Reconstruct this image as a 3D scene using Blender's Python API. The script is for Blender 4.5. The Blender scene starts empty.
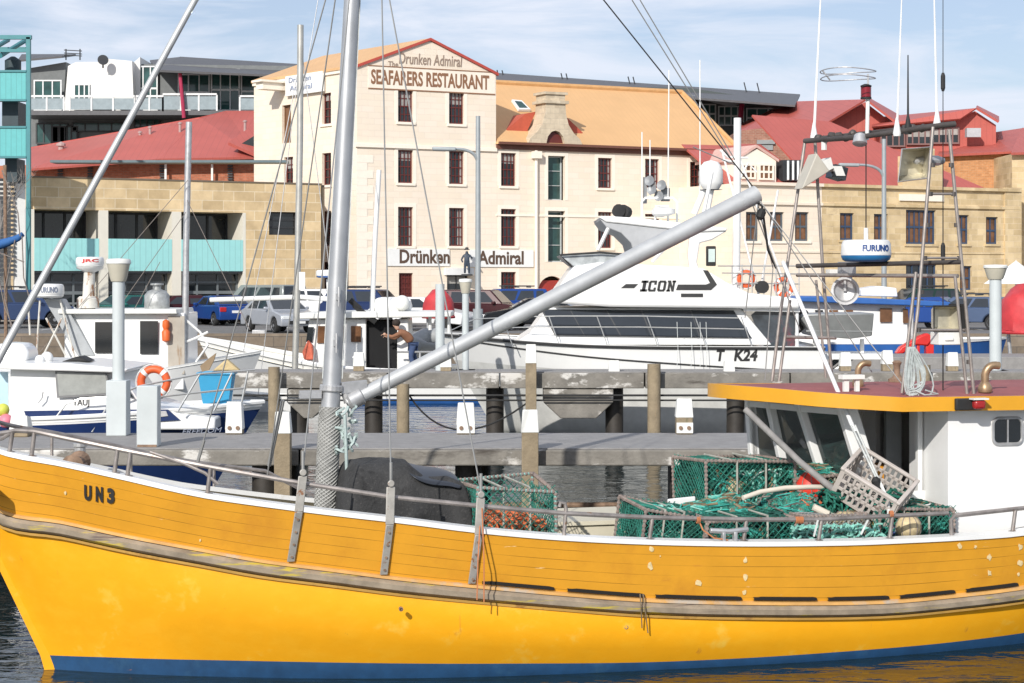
import bpy, math, random
from mathutils import Vector, Matrix, noise
random.seed(7)
SC = bpy.context.scene
COL = SC.collection
F = 1900.0; H = 3.5; HY = 278.0          # focal length in pixels, eye height, horizon row

# ---------------------------------------------------------------- camera, light, sky
cd = bpy.data.cameras.new("camera"); cam = bpy.data.objects.new("camera", cd); COL.objects.link(cam)
cam.location = (0, 0, H); cam.rotation_euler = (math.radians(90), 0, 0)
cd.sensor_width = 36; cd.lens = 36 * F / 1024; cd.shift_y = -(341.5 - HY) / 1024
cd.clip_start = .5; cd.clip_end = 4000
SC.camera = cam
SUN_TRAVEL = Vector((.36, .90, -.52)).normalized()
sl = bpy.data.lights.new("sun", 'SUN'); so = bpy.data.objects.new("sun", sl); COL.objects.link(so)
sl.energy = 4.1; sl.angle = math.radians(.55); sl.color = (1.0, .955, .89)
so.rotation_euler = SUN_TRAVEL.to_track_quat('-Z', 'Y').to_euler()
so.location = (-60, -90, 60)
elev = math.asin(-SUN_TRAVEL.z); rot = math.atan2(-SUN_TRAVEL.x, -SUN_TRAVEL.y)
w = bpy.data.worlds.new("World"); SC.world = w; w.use_nodes = True
nt = w.node_tree; N = nt.nodes; L = nt.links; N.clear()
wo = N.new('ShaderNodeOutputWorld'); bg = N.new('ShaderNodeBackground')
sky = N.new('ShaderNodeTexSky'); sky.sky_type = 'NISHITA'; sky.sun_disc = False
sky.sun_elevation = elev; sky.sun_rotation = rot; sky.air_density = 1.0; sky.dust_density = .6; sky.ozone_density = 1.6
tc = N.new('ShaderNodeTexCoord'); mp = N.new('ShaderNodeMapping'); mp.inputs['Scale'].default_value = (2.2, 2.2, 11.0)
mp.inputs['Location'].default_value = (.3, .2, .35)
cn = N.new('ShaderNodeTexNoise'); cn.inputs['Scale'].default_value = 3.2; cn.inputs['Detail'].default_value = 9; cn.inputs['Roughness'].default_value = .58
cn.inputs['Distortion'].default_value = .5
cr = N.new('ShaderNodeValToRGB'); cr.color_ramp.elements[0].position = .40; cr.color_ramp.elements[1].position = .62
cr.color_ramp.elements[0].color = (.30,.30,.30,1); cr.color_ramp.elements[1].color = (.93,.93,.93,1)
mx = N.new('ShaderNodeMix'); mx.data_type = 'RGBA'
mx.inputs['B'].default_value = (8.9, 9.5, 10.8, 1)
L.new(tc.outputs['Generated'], mp.inputs['Vector']); L.new(mp.outputs[0], cn.inputs['Vector']); L.new(cn.outputs['Fac'], cr.inputs[0])
L.new(cr.outputs[0], mx.inputs['Factor']); tn = N.new('ShaderNodeMix'); tn.data_type = 'RGBA'; tn.blend_type = 'MULTIPLY'; tn.inputs['Factor'].default_value = 1; tn.inputs['B'].default_value = (.98, 1.0, 1.14, 1); L.new(sky.outputs[0], tn.inputs['A']); L.new(tn.outputs['Result'], mx.inputs['A']); L.new(mx.outputs['Result'], bg.inputs['Color'])
bg.inputs['Strength'].default_value = .09
L.new(bg.outputs[0], wo.inputs['Surface'])
SC.view_settings.view_transform = 'Standard'; SC.view_settings.look = 'None'
SC.view_settings.exposure = 0.04; SC.view_settings.gamma = 1

# ---------------------------------------------------------------- materials
MATS = {}
def M(name, col, rough=.6, metal=0, var=.12, scale=3.0, bump=0, bscale=None, kind=None, col2=None, spec=.5, **kw):
    """procedural material: base colour broken up by two noises; kind adds brick / streak / plank patterns"""
    if name in MATS: return MATS[name]
    m = bpy.data.materials.new(name); m.use_nodes = True
    if kw.get('alpha', 1) < 1: m.node_tree.nodes['Principled BSDF'].inputs['Alpha'].default_value = kw['alpha']
    t = m.node_tree; n = t.nodes; l = t.links
    b = n['Principled BSDF']; b.inputs['Roughness'].default_value = rough; b.inputs['Metallic'].default_value = metal
    b.inputs['Specular IOR Level'].default_value = spec
    tcn = n.new('ShaderNodeTexCoord')
    nz = n.new('ShaderNodeTexNoise'); nz.inputs['Scale'].default_value = scale; nz.inputs['Detail'].default_value = 6; nz.inputs['Roughness'].default_value = .62
    l.new(tcn.outputs['Object'], nz.inputs['Vector'])
    lo = tuple(max(0, c * (1 - var)) for c in col) + (1,); hi = tuple(min(1, c * (1 + var)) for c in col) + (1,)
    rp = n.new('ShaderNodeValToRGB'); rp.color_ramp.elements[0].position = .3; rp.color_ramp.elements[1].position = .7
    rp.color_ramp.elements[0].color = lo; rp.color_ramp.elements[1].color = hi
    l.new(nz.outputs['Fac'], rp.inputs[0]); out = rp.outputs[0]; hgt = nz.outputs['Fac']
    def mixc(fac, a, bcol):
        x = n.new('ShaderNodeMix'); x.data_type = 'RGBA'
        l.new(fac, x.inputs['Factor']); l.new(a, x.inputs['A'])
        if isinstance(bcol, tuple): x.inputs['B'].default_value = tuple(bcol[:3]) + (1,)
        else: l.new(bcol, x.inputs['B'])
        return x.outputs['Result']
    if kind == 'brick':
        br = n.new('ShaderNodeTexBrick'); l.new(tcn.outputs['UV'], br.inputs['Vector'])
        br.inputs['Scale'].default_value = 1; br.inputs['Brick Width'].default_value = kw.get('bw', .6); br.inputs['Row Height'].default_value = kw.get('bh', .3)
        br.inputs['Mortar Size'].default_value = kw.get('ms', .012); br.inputs['Mortar Smooth'].default_value = .3
        br.inputs['Color1'].default_value = lo; br.inputs['Color2'].default_value = (col2 or col) + (1,)
        br.inputs['Mortar'].default_value = kw.get('mc', (.45, .40, .33)) + (1,)
        x = n.new('ShaderNodeMix'); x.data_type = 'RGBA'; x.blend_type = 'MULTIPLY'; x.inputs['Factor'].default_value = 1
        r2 = n.new('ShaderNodeValToRGB'); bl = kw.get('blotch', .22); r2.color_ramp.elements[0].color = (1-bl, 1-bl*1.08, 1-bl*1.15, 1); r2.color_ramp.elements[1].color = (1+bl*.4,)*3 + (1,)
        r2.color_ramp.elements[0].position = .3; r2.color_ramp.elements[1].position = .65
        l.new(nz.outputs['Fac'], r2.inputs[0]); l.new(br.outputs['Color'], x.inputs['A']); l.new(r2.outputs[0], x.inputs['B']); out = x.outputs['Result']
        hgt = br.outputs['Fac']
    if kind in ('seam', 'plank'):     # thin dark seams every kw['step'] along uv x (seam) or y (plank)
        sx = n.new('ShaderNodeSeparateXYZ'); l.new(tcn.outputs['UV'], sx.inputs[0])
        ma = n.new('ShaderNodeMath'); ma.operation = 'FRACT'; mb_ = n.new('ShaderNodeMath'); mb_.operation = 'DIVIDE'
        l.new(sx.outputs[0 if kind == 'seam' else 1], mb_.inputs[0]); mb_.inputs[1].default_value = kw.get('step', .4); l.new(mb_.outputs[0], ma.inputs[0])
        lt = n.new('ShaderNodeMath'); lt.operation = 'LESS_THAN'; l.new(ma.outputs[0], lt.inputs[0]); lt.inputs[1].default_value = kw.get('sw', .07)
        if kind == 'plank':
            mn = n.new('ShaderNodeMath'); mn.operation = 'MULTIPLY'; rr = n.new('ShaderNodeValToRGB'); rr.color_ramp.elements[0].position = .30; rr.color_ramp.elements[1].position = .55
            n2 = n.new('ShaderNodeTexNoise'); n2.inputs['Scale'].default_value = 2.2; n2.inputs['Detail'].default_value = 4; l.new(tcn.outputs['Object'], n2.inputs['Vector'])
            l.new(n2.outputs['Fac'], rr.inputs[0]); l.new(lt.outputs[0], mn.inputs[0]); l.new(rr.outputs[0], mn.inputs[1]); fac = mn.outputs[0]
        else: fac = lt.outputs[0]
        out = mixc(fac, out, tuple(c * kw.get('sd', .6) for c in col))
    for (pc, pscale, thr, wd) in kw.get('patches', []):   # worn patches / stains / painted glass reflections of their own shape
        n3 = n.new('ShaderNodeTexNoise'); n3.inputs['Scale'].default_value = pscale if not isinstance(pscale, tuple) else 1; n3.inputs['Detail'].default_value = 8; n3.inputs['Roughness'].default_value = .65
        if isinstance(pscale, tuple):
            mpp = n.new('ShaderNodeMapping'); mpp.inputs['Scale'].default_value = pscale; l.new(tcn.outputs['Object'], mpp.inputs[0]); l.new(mpp.outputs[0], n3.inputs['Vector'])
        else: l.new(tcn.outputs['Object'], n3.inputs['Vector'])
        r3 = n.new('ShaderNodeValToRGB'); r3.color_ramp.elements[0].position = thr; r3.color_ramp.elements[1].position = min(1, thr + wd)
        l.new(n3.outputs['Fac'], r3.inputs[0]); out = mixc(r3.outputs[0], out, pc)
    l.new(out, b.inputs['Base Color'])
    if bump:
        bp_ = n.new('ShaderNodeBump'); bp_.inputs['Strength'].default_value = bump; bp_.inputs['Distance'].default_value = kw.get('bdist', .02)
        if bscale:
            nb = n.new('ShaderNodeTexNoise'); nb.inputs['Scale'].default_value = bscale; nb.inputs['Detail'].default_value = 5; l.new(tcn.outputs['Object'], nb.inputs['Vector']); hgt = nb.outputs['Fac']
        l.new(hgt, bp_.inputs['Height']); l.new(bp_.outputs[0], b.inputs['Normal'])
        if kind == 'brick' and not bscale: bp_.invert = True
    MATS[name] = m
    return m

white = M('white_paint', (.80, .80, .78), .35, var=.04, patches=[((.62,.58,.50), (3,3,1), .64, .2)])
boatwhite = M('boat_gelcoat', (.82, .82, .80), .22, var=.03, patches=[((.66,.63,.56), (1.5,1.5,.6), .66, .2)])
chalk = M('chalky_white', (.74, .74, .70), .6, var=.06, patches=[((.40,.30,.20), (4,4,1.2), .68, .1)])
steel = M('galvanised_steel', (.50, .50, .50), .42, metal=.55, var=.2, scale=9)
rail_m = M('weathered_pipe', (.30, .27, .25), .45, metal=.5, var=.35, scale=7, patches=[((.23,.11,.05), 9, .60, .08)])
bronze = M('worn_copper_pipe', (.36, .25, .15), .42, metal=.6, var=.35, scale=9)
rust = M('rusty_steel', (.23, .15, .10), .8, var=.4, scale=12)
dark = M('black_rubber', (.02, .02, .02), .7, var=.3)
darkwin = M('dark_glass', (.018, .022, .025), .06, var=.5, scale=.8, spec=.7)
warmwin = M('curtained_glass', (.16, .075, .035), .15, var=.5, scale=1.5)
yellow = M('yellow_hull_paint', (.92, .42, .012), .34, var=.035, scale=3.0, bump=.16, bscale=3.0, bdist=.02,
           patches=[((.93,.455,.02), (4,4,6), .48, .25), ((.62,.26,.03), (7,7,.7), .655, .10), ((.66,.30,.03), (11,11,11), .70, .03), ((.62,.30,.03), (2.5,2.5,.5), .70, .14), ((.88,.60,.10), 3.0, .60, .2)])
orange = M('amber_plank_paint', (.69, .32, .022), .45, var=.07, scale=2.5, kind='plank', step=1/6., sw=.05, sd=.42, bump=.25, bscale=30, bdist=.004,
           patches=[((.80,.58,.30), (3.5,3.5,30), .685, .02), ((.58,.25,.02), (2,2,2), .55, .2), ((.55,.22,.03), (1.2,1.2,8), .66, .08)])
fascia = M('amber_fascia_paint', (.66, .32, .02), .35, var=.05)
antifoul = M('blue_antifoul', (.012, .06, .15), .6, var=.2, scale=6, patches=[((.30,.13,.06), (2,2,12), .68, .04), ((.03,.10,.19), 2, .6, .15)])
maroon = M('maroon_deck_paint', (.30, .09, .085), .7, var=.15, patches=[((.42,.18,.16), 3, .6, .1)])
rubm = M('worn_rubbing_strake', (.29, .235, .17), .65, var=.3, scale=5, kind=None, patches=[((.52,.40,.05), (1.3,1.3,14), .55, .06), ((.16,.12,.10), (1,1,20), .62, .05), ((.50,.20,.05), 8, .68, .05)])
creamdeck = M('cream_deck_paint', (.62, .57, .44), .6, var=.08, kind='plank', step=.18, sw=.05)
concrete = M('weathered_concrete', (.21, .195, .17), .85, var=.3, scale=2.5, bump=.4, bscale=22, patches=[((.60,.58,.54), (1.6,6,3), .555, .07), ((.07,.06,.05), (.8,3,3), .60, .12)])
decktop = M('pier_deck_top', (.27, .26, .25), .85, var=.15, scale=6, bump=.3, bscale=30)
timber = M('weathered_timber', (.27, .215, .14), .85, var=.25, scale=4, bump=.5, bscale=25, patches=[((.12,.12,.06), (6,6,1), .60, .1), ((.40,.26,.15), (9,9,1), .62, .08)])
wetpile = M('wet_dark_pile', (.035, .03, .025), .6, var=.4)
postgrey = M('pale_grey_post_paint', (.52, .56, .56), .5, var=.06)
sandpaint = M('beige_lamp_cap', (.50, .47, .38), .5, var=.08)
cover_m = M('black_shade_cloth', (.038, .038, .038), .95, var=.35, scale=5, bump=.5, bscale=60, patches=[((.10,.095,.09), 38, .56, .2), ((.02,.02,.02), 6, .55, .1)])
netgreen = M('green_trawl_twine', (.018, .155, .115), .8, var=.5, scale=9)
netgrey = M('grey_rope', (.22, .19, .17), .85, var=.3, scale=25)
ropewhite = M('pale_rope', (.62, .64, .62), .8, var=.2, scale=15)
ropeor = M('orange_rope', (.62, .16, .06), .8, var=.45, scale=14)
ropeteal = M('teal_rope', (.04, .34, .28), .8, var=.3, scale=14)
floatred = M('red_float', (.68, .05, .03), .5, var=.15)
floatcr = M('cream_float', (.56, .45, .26), .7, var=.3, scale=14)
plasticgrey = M('grey_brown_plastic', (.50, .45, .41), .55, var=.12, scale=6)
reddish = M('red_vinyl_cover', (.50, .04, .045), .5, var=.2, bump=.3, bscale=4)
orangeplastic = M('orange_lifering', (.75, .12, .03), .5, var=.1)
lettering_dark = M('black_lettering', (.03, .03, .03), .6, var=.2)
navy = M('navy_gelcoat', (.015, .035, .12), .25, var=.1)
bluep = M('blue_boat_paint', (.03, .12, .38), .4, var=.12)

# ---------------------------------------------------------------- mesh helper
class MB:
    def __init__(s, xf=None): s.v = []; s.f = []; s.xf = xf; s.uvs = None
    def add(s, vs, fs):
        b = len(s.v)
        for p in vs:
            p = Vector(p); s.v.append(s.xf @ p if s.xf else p)
        for f in fs: s.f.append(tuple(b + i for i in f))
        return s
    def box(s, x0, y0, z0, x1, y1, z1):
        vs = [(x, y, z) for z in (z0, z1) for y in (y0, y1) for x in (x0, x1)]
        return s.add(vs, [(0,2,3,1),(4,5,7,6),(0,1,5,4),(2,6,7,3),(0,4,6,2),(1,3,7,5)])
    def obox(s, o, a, b, c):
        o, a, b, c = map(Vector, (o, a, b, c))
        if a.cross(b).dot(c) < 0: a, b = b, a
        vs = [o + a*i + b*j + c*k for k in (0,1) for j in (0,1) for i in (0,1)]
        return s.add(vs, [(0,2,3,1),(4,5,7,6),(0,1,5,4),(2,6,7,3),(0,4,6,2),(1,3,7,5)])
    def quad(s, *p): return s.add(p, [tuple(range(len(p)))])
    def bar(s, p, q, r, r2=None, n=8): return s.tube([p, q], r, n, r2)
    def tube(s, pts, r, n=6, r2=None, closed=False):
        pts = [Vector(p) for p in pts]; m = len(pts); vs = []; fs = []
        up = None
        for i, p in enumerate(pts):
            if closed: d = pts[(i+1) % m] - pts[i-1]
            else: d = pts[min(i+1, m-1)] - pts[max(i-1, 0)]
            d = d.normalized() if d.length > 1e-9 else Vector((0,0,1))
            if up is None: up = d.orthogonal().normalized()
            up = (up - d * up.dot(d)); up = up.normalized() if up.length > 1e-6 else d.orthogonal().normalized()
            sd = d.cross(up); rr = r if r2 is None else r + (r2 - r) * i / (m - 1)
            for k in range(n):
                a = 2*math.pi*k/n; vs.append(p + (up*math.cos(a) + sd*math.sin(a))*rr)
        for i in range(m if closed else m-1):
            for k in range(n):
                j = (i+1) % m; fs.append((i*n+k, i*n+(k+1) % n, j*n+(k+1) % n, j*n+k))
        if not closed: fs.append(tuple(range(n))[::-1]); fs.append(tuple((m-1)*n+k for k in range(n)))
        return s.add(vs, fs)
    def lathe(s, prof, c=(0,0,0), n=20, ax=None):
        vs = []; fs = []; m = len(prof); c = Vector(c)
        R = Vector((0,0,1)).rotation_difference(Vector(ax).normalized()).to_matrix() if ax else Matrix.Identity(3)
        for (r, z) in prof:
            for k in range(n):
                a = 2*math.pi*k/n; vs.append(c + R @ Vector((r*math.cos(a), r*math.sin(a), z)))
        for i in range(m-1):
            for k in range(n): fs.append((i*n+k, i*n+(k+1) % n, (i+1)*n+(k+1) % n, (i+1)*n+k))
        if prof[0][0] > 1e-4: fs.append(tuple(range(n))[::-1])
        if prof[-1][0] > 1e-4: fs.append(tuple((m-1)*n+k for k in range(n)))
        return s.add(vs, fs)
    def ball(s, c, r, n=12, sq=1):
        return s.lathe([(max(r*math.sin(math.pi*i/n), 1e-5), -r*sq*math.cos(math.pi*i/n)) for i in range(n+1)], c, n)
    def prism(s, poly, fn, d0, d1, fn2=None):
        """poly of (a,b) -> fn(a,b,d); side faces between d0 and d1"""
        m = len(poly); fn2 = fn2 or fn
        vs = [fn(a, b, d0) for a, b in poly] + [fn2(a, b, d1) for a, b in poly]
        fs = [tuple(range(m)), tuple(range(m, 2*m))[::-1]] + [(i, i+m, (i+1) % m + m, (i+1) % m) for i in range(m)]
        return s.add(vs, fs)
    def build(s, name, mat, parent=None, world=False, smooth=False, bevel=0, seg=2, sub=0):
        off = Vector((0,0,0))
        if world and parent is not None:
            q = parent
            while q is not None: off += q.location; q = q.parent
        me = bpy.data.meshes.new(name)
        me.from_pydata([tuple(v - off) for v in s.v], [], s.f); me.validate()
        if s.uvs is None:
            uv = me.uv_layers.new(name="uv")
            for p in me.polygons:
                nn = p.normal
                if abs(nn.z) > .92: t1 = Vector((1,0,0)); t2 = Vector((0,1,0))
                else:
                    t1 = Vector((-nn.y, nn.x, 0)).normalized(); t2 = nn.cross(t1)
                    if abs(nn.z) < .3: t2 = Vector((0,0,1))
                for li in p.loop_indices:
                    co = me.vertices[me.loops[li].vertex_index].co + off
                    uv.data[li].uv = (co.dot(t1), co.dot(t2))
        else:
            uv = me.uv_layers.new(name="uv")
            for lo_ in me.loops: uv.data[lo_.index].uv = s.uvs[lo_.vertex_index]
        if smooth:
            me.polygons.foreach_set('use_smooth', [True]*len(me.polygons)); me.set_sharp_from_angle(angle=math.radians(40))
        me.materials.append(mat)
        o = bpy.data.objects.new(name, me); COL.objects.link(o)
        if parent is not None: o.parent = parent
        if bevel:
            bm = o.modifiers.new('bevel', 'BEVEL'); bm.width = bevel; bm.segments = seg; bm.limit_method = 'ANGLE'; bm.angle_limit = math.radians(35)
            for p in me.polygons: p.use_smooth = True
            me.set_sharp_from_angle(angle=math.radians(50))
        if sub:
            sm = o.modifiers.new('sub', 'SUBSURF'); sm.levels = sub; sm.render_levels = sub
            for p in me.polygons: p.use_smooth = True
        return o
def tag(o, label=None, cat=None, group=None, kind=None):
    if label: o['label'] = label
    if cat: o['category'] = cat
    if group: o['group'] = group
    if kind: o['kind'] = kind
    return o
def thing(name, label, cat, loc=(0,0,0), rz=0, group=None):
    o = bpy.data.objects.new(name, None); COL.objects.link(o); o.location = loc; o.rotation_euler = (0,0,rz); o.empty_display_size = .3
    return tag(o, label, cat, group)
def copy_tree(o, parent=None):
    c = o.copy(); COL.objects.link(c); c.parent = parent
    for ch in [x for x in ALLCH(o)]: copy_tree(ch, c)
    return c
def ALLCH(o): return [x for x in COL.objects if x.parent == o]
def copy_thing(o, loc, rz=None, label=None, group=None, scale=None):
    c = copy_tree(o); c.location = loc
    if rz is not None: c.rotation_euler = (0,0,rz)
    if label: c['label'] = label
    if group: c['group'] = group
    if scale: c.scale = scale
    return c
def P(px, py, Y): return Vector(((px-512)*Y/F, Y, H-(py-HY)*Y/F))
def PZ(px, z, Y): return Vector(((px-512)*Y/F, Y, z))
def G(px, py, z): Y = (H-z)*F/(py-HY); return Vector(((px-512)*Y/F, Y, z))      # point at height z
def text_mesh(mb, s, o, xd, ud, w=None, h=None, depth=.01, bold=0, shear=0, warp=None):
    """lettering as real geometry; o = lower left corner, fitted to width w and height h"""
    c = bpy.data.curves.new('lettering', 'FONT'); c.body = s; c.size = 1; c.offset = bold; c.extrude = .5; c.resolution_u = 3; c.shear = shear
    ob = bpy.data.objects.new('lettering', c); COL.objects.link(ob)
    dg = bpy.context.evaluated_depsgraph_get(); me = bpy.data.meshes.new_from_object(ob.evaluated_get(dg))
    xs = [v.co.x for v in me.vertices]; ys = [v.co.y for v in me.vertices]
    x0, x1, y0, y1 = min(xs), max(xs), min(ys), max(ys)
    sy = h/(y1-y0) if h else 1; sx = w/(x1-x0) if w else sy
    o, xd, ud = Vector(o), Vector(xd).normalized(), Vector(ud).normalized(); nd = xd.cross(ud)
    vs = []
    for v in me.vertices:
        a, b, d = (v.co.x-x0)*sx, (v.co.y-y0)*sy, (v.co.z)*depth
        vs.append(warp(a, b, d) if warp else o + xd*a + ud*b + nd*d)
    mb.add(vs, [tuple(p.vertices) for p in me.polygons])
    bpy.data.objects.remove(ob); bpy.data.meshes.remove(me); bpy.data.curves.remove(c)
    return mb
def lerp(t, x):
    if x <= t[0][0]: return t[0][1]
    for (a, b), (c, d) in zip(t, t[1:]):
        if x <= c: return b + (d-b)*(x-a)/(c-a)
    return t[-1][1]
def smooth_tab(t, x):      # catmull-rom through the table
    n = len(t)
    if x <= t[0][0]: return t[0][1]
    if x >= t[-1][0]: return t[-1][1]
    i = max(k for k in range(n-1) if t[k][0] <= x)
    x0, y0 = t[i]; x1, y1 = t[i+1]
    m0 = (y1 - t[i-1][1])/(x1 - t[i-1][0]) if i > 0 else (y1-y0)/(x1-x0)
    m1 = (t[i+2][1]-y0)/(t[i+2][0]-x0) if i+2 < n else (y1-y0)/(x1-x0)
    h = x1-x0; s = (x-x0)/h
    return (2*s**3-3*s*s+1)*y0 + (s**3-2*s*s+s)*h*m0 + (-2*s**3+3*s*s)*y1 + (s**3-s*s)*h*m1
# ================================================================ SETTING
water_m = bpy.data.materials.new('harbour_water'); water_m.use_nodes = True
def _water():
    n = water_m.node_tree.nodes; l = water_m.node_tree.links; b = n['Principled BSDF']
    b.inputs['Base Color'].default_value = (.008, .020, .022, 1); b.inputs['Roughness'].default_value = .04; b.inputs['IOR'].default_value = 1.45
    t = n.new('ShaderNodeTexCoord')
    last = None
    for sc_, st, dist in (((.8, 1.8, 1), .9, .045), ((3.4, 6.0, 1), .8, .012), ((11, 15, 1), .5, .0025)):
        mp_ = n.new('ShaderNodeMapping'); mp_.inputs['Scale'].default_value = sc_; mp_.inputs['Rotation'].default_value = (0, 0, .25)
        z = n.new('ShaderNodeTexNoise'); z.inputs['Scale'].default_value = 1; z.inputs['Detail'].default_value = 3; z.inputs['Distortion'].default_value = .6
        bm = n.new('ShaderNodeBump'); bm.inputs['Strength'].default_value = st; bm.inputs['Distance'].default_value = dist
        l.new(t.outputs['Object'], mp_.inputs[0]); l.new(mp_.outputs[0], z.inputs['Vector']); l.new(z.outputs['Fac'], bm.inputs['Height'])
        if last: l.new(last.outputs[0], bm.inputs['Normal'])
        last = bm
    l.new(last.outputs[0], b.inputs['Normal'])
_water()
m = MB(); hv = [(x, 90*(.5+.5*noise.noise(Vector((x*.0011, 3.3, 0))))+25) for x in range(-3000, 3001, 75)]
nh = len(hv); m.v = [Vector((x, 1700+.00008*x*x*-1, -2)) for x, h in hv]+[Vector((x, 2100, h*.55)) for x, h in hv]+[Vector((x, 2700, h)) for x, h in hv]
m.f = [(r*nh+i, r*nh+i+1, (r+1)*nh+i+1, (r+1)*nh+i) for r in (0, 1) for i in range(nh-1)]
tag(m.build('hills', M('wooded_hills', (.07,.085,.07), .95, var=.35, scale=.01), smooth=True), kind='structure')
QZ = 1.2; QY = 74.5; TZ = 2.0
mb = MB(); mb.quad((-400,-30,0),(400,-30,0),(400,QY+.5,0),(-400,QY+.5,0)); tag(mb.build('water', water_m), kind='structure')
mb = MB(); mb.quad((-2500,QY+.4,-1.0),(2500,QY+.4,-1.0),(2500,3500,-1.0),(-2500,3500,-1.0))
tag(mb.build('ground', M('far_ground', (.16,.16,.14), .9)), kind='structure')
asphalt = M('quay_asphalt', (.17, .165, .16), .85, var=.15, scale=.9, bump=.2, bscale=20, patches=[((.24,.235,.22), .5, .6, .1)])
mb = MB(); mb.box(-160, QY+.45, -1, 160, 101.4, QZ); tag(mb.build('quay_road', asphalt), kind='structure')
quaystone = M('quay_stone', (.20, .16, .12), .9, var=.25, kind='brick', col2=(.25,.20,.15), bw=1.1, bh=.4, mc=(.10,.09,.08), bump=.5)
mb = MB(); mb.box(-160, QY, -1.5, 160, QY+.44, QZ+.12); tag(mb.build('quay_wall', quaystone), kind='structure')
mb = MB(); mb.box(-160, 101.4, -1, 160, 240, TZ); tag(mb.build('pavement', M('paving', (.30,.28,.25), .85, kind='brick', col2=(.33,.31,.27), bw=.8, bh=.5, mc=(.2,.19,.17))), kind='structure')
mb = MB()
for k in range(-12, 13): mb.box(k*5.2-.06, 84, QZ+.004, k*5.2+.06, 89, QZ+.008)
tag(mb.build('road_marking', M('road_paint', (.7,.7,.68), .7, var=.1, patches=[((.2,.2,.2), 6, .55, .1)])), kind='structure')

# ---------------------------------------------------------------- buildings
cream_m = M('cream_painted_stone', (.83, .72, .575), .85, var=.02, scale=.5, kind='brick', col2=(.85,.74,.615), bw=.75, bh=.33, ms=.012, mc=(.77,.665,.55), bump=.35, bdist=.03, blotch=.04, patches=[((.76,.65,.52), (.9,.9,.15), .66, .15)])
cream_trim = M('cream_trim', (.88, .80, .68), .7, var=.03)
sand_m = M('sandstone_block', (.66, .49, .27), .85, var=.13, scale=1.0, kind='brick', col2=(.76,.58,.34), bw=1.15, bh=.5, ms=.02, mc=(.78,.66,.46), bump=.2, bdist=.02)
oldsand = M('old_sandstone', (.62, .47, .26), .9, var=.12, scale=.9, kind='brick', col2=(.70,.55,.33), bw=.9, bh=.36, ms=.014, mc=(.68,.55,.37), bump=.4, bdist=.03, patches=[((.42,.32,.20), (.5,.5,.8), .64, .2)])
brick_m = M('red_brick', (.42, .125, .06), .9, var=.12, kind='brick', col2=(.48,.16,.085), bw=.30, bh=.11, ms=.012, mc=(.32,.20,.14))
orangebrick = M('orange_brick', (.52, .24, .10), .9, var=.1, kind='brick', col2=(.58,.28,.12), bw=.30, bh=.11, ms=.012, mc=(.50,.32,.18))
redroof = M('red_metal_roof', (.45, .105, .082), .5, var=.08, scale=.5, kind='seam', step=.45, sw=.09, sd=.86)
orroof = M('orange_metal_roof', (.66, .40, .19), .6, var=.06, scale=.5, kind='seam', step=.35, sw=.12, sd=.95)
redtrim = M('red_trim', (.45, .07, .05), .6)
redframe = M('dark_red_frame', (.13, .025, .02), .5)
blueframe = M('blue_frame', (.04, .07, .13), .5)
greyroof = M('charcoal_roof', (.10, .10, .105), .55, var=.15)
blackframe = M('black_frame', (.03, .032, .035), .5)
glassgreen = M('green_glass', (.03, .08, .075), .08, var=.6, scale=.7)
teal = M('turquoise_panel', (.34, .68, .66), .45, var=.04, kind='seam', step=.3, sw=.12, sd=.82)
whitewall = M('white_render', (.78, .77, .73), .8, var=.03)

curt_m = M('grey_curtain', (.34,.33,.31), .9, var=.2)
class Wall:
    """vertical wall plane through two ground points given as (pixel column, distance)"""
    def __init__(s, a, b):
        s.a = Vector(((a[0]-512)*a[1]/F, a[1], 0)); s.b = Vector(((b[0]-512)*b[1]/F, b[1], 0))
        s.d = (s.b-s.a).normalized(); s.n = Vector((s.d.y, -s.d.x, 0))
        if s.n.y > 0: s.n = -s.n
    def s_of(s, px):
        k = (px-512)/F      # a.x + t d.x = k (a.y + t d.y)
        return (k*s.a.y - s.a.x)/(s.d.x - k*s.d.y)
    def sz(s, px, py):
        t = s.s_of(px); Y = s.a.y + t*s.d.y
        return t, H-(py-HY)*Y/F
    def pt(s, t, z, out=0): return Vector((s.a.x+s.d.x*t+s.n.x*out, s.a.y+s.d.y*t+s.n.y*out, z))
    def rect(s, r):     # pixel rectangle -> (s0,s1,z0,z1), using the rectangle's middle column for heights
        x0, y0, x1, y1 = r; m = (x0+x1)/2
        return s.s_of(x0), s.s_of(x1), s.sz(m, y1)[1], s.sz(m, y0)[1]
    def slab(s, mb, s0, s1, z0, z1, o0, o1):
        return mb.obox(s.pt(s0, z0, o0), s.d*(s1-s0), s.n*(o1-o0), (0,0,z1-z0))
def facade(mb, W, s0, s1, z0, z1, holes, depth=.25):
    xs = sorted({s0, s1} | {h[0] for h in holes} | {h[1] for h in holes}); zs = sorted({z0, z1} | {h[2] for h in holes} | {h[3] for h in holes})
    for a, b in zip(xs, xs[1:]):
        for c, d in zip(zs, zs[1:]):
            ma, mz = (a+b)/2, (c+d)/2
            if any(h[0] < ma < h[1] and h[2] < mz < h[3] for h in holes): continue
            mb.quad(W.pt(a,c), W.pt(b,c), W.pt(b,d), W.pt(a,d))
    for h in holes:
        a, b, c, d = h[:4]; dp = h[4] if len(h) > 4 else depth
        mb.quad(W.pt(a,c), W.pt(a,d), W.pt(a,d,-dp), W.pt(a,c,-dp)); mb.quad(W.pt(b,d), W.pt(b,c), W.pt(b,c,-dp), W.pt(b,d,-dp))
        mb.quad(W.pt(a,d), W.pt(b,d), W.pt(b,d,-dp), W.pt(a,d,-dp)); mb.quad(W.pt(b,c), W.pt(a,c), W.pt(a,c,-dp), W.pt(b,c,-dp))
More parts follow.
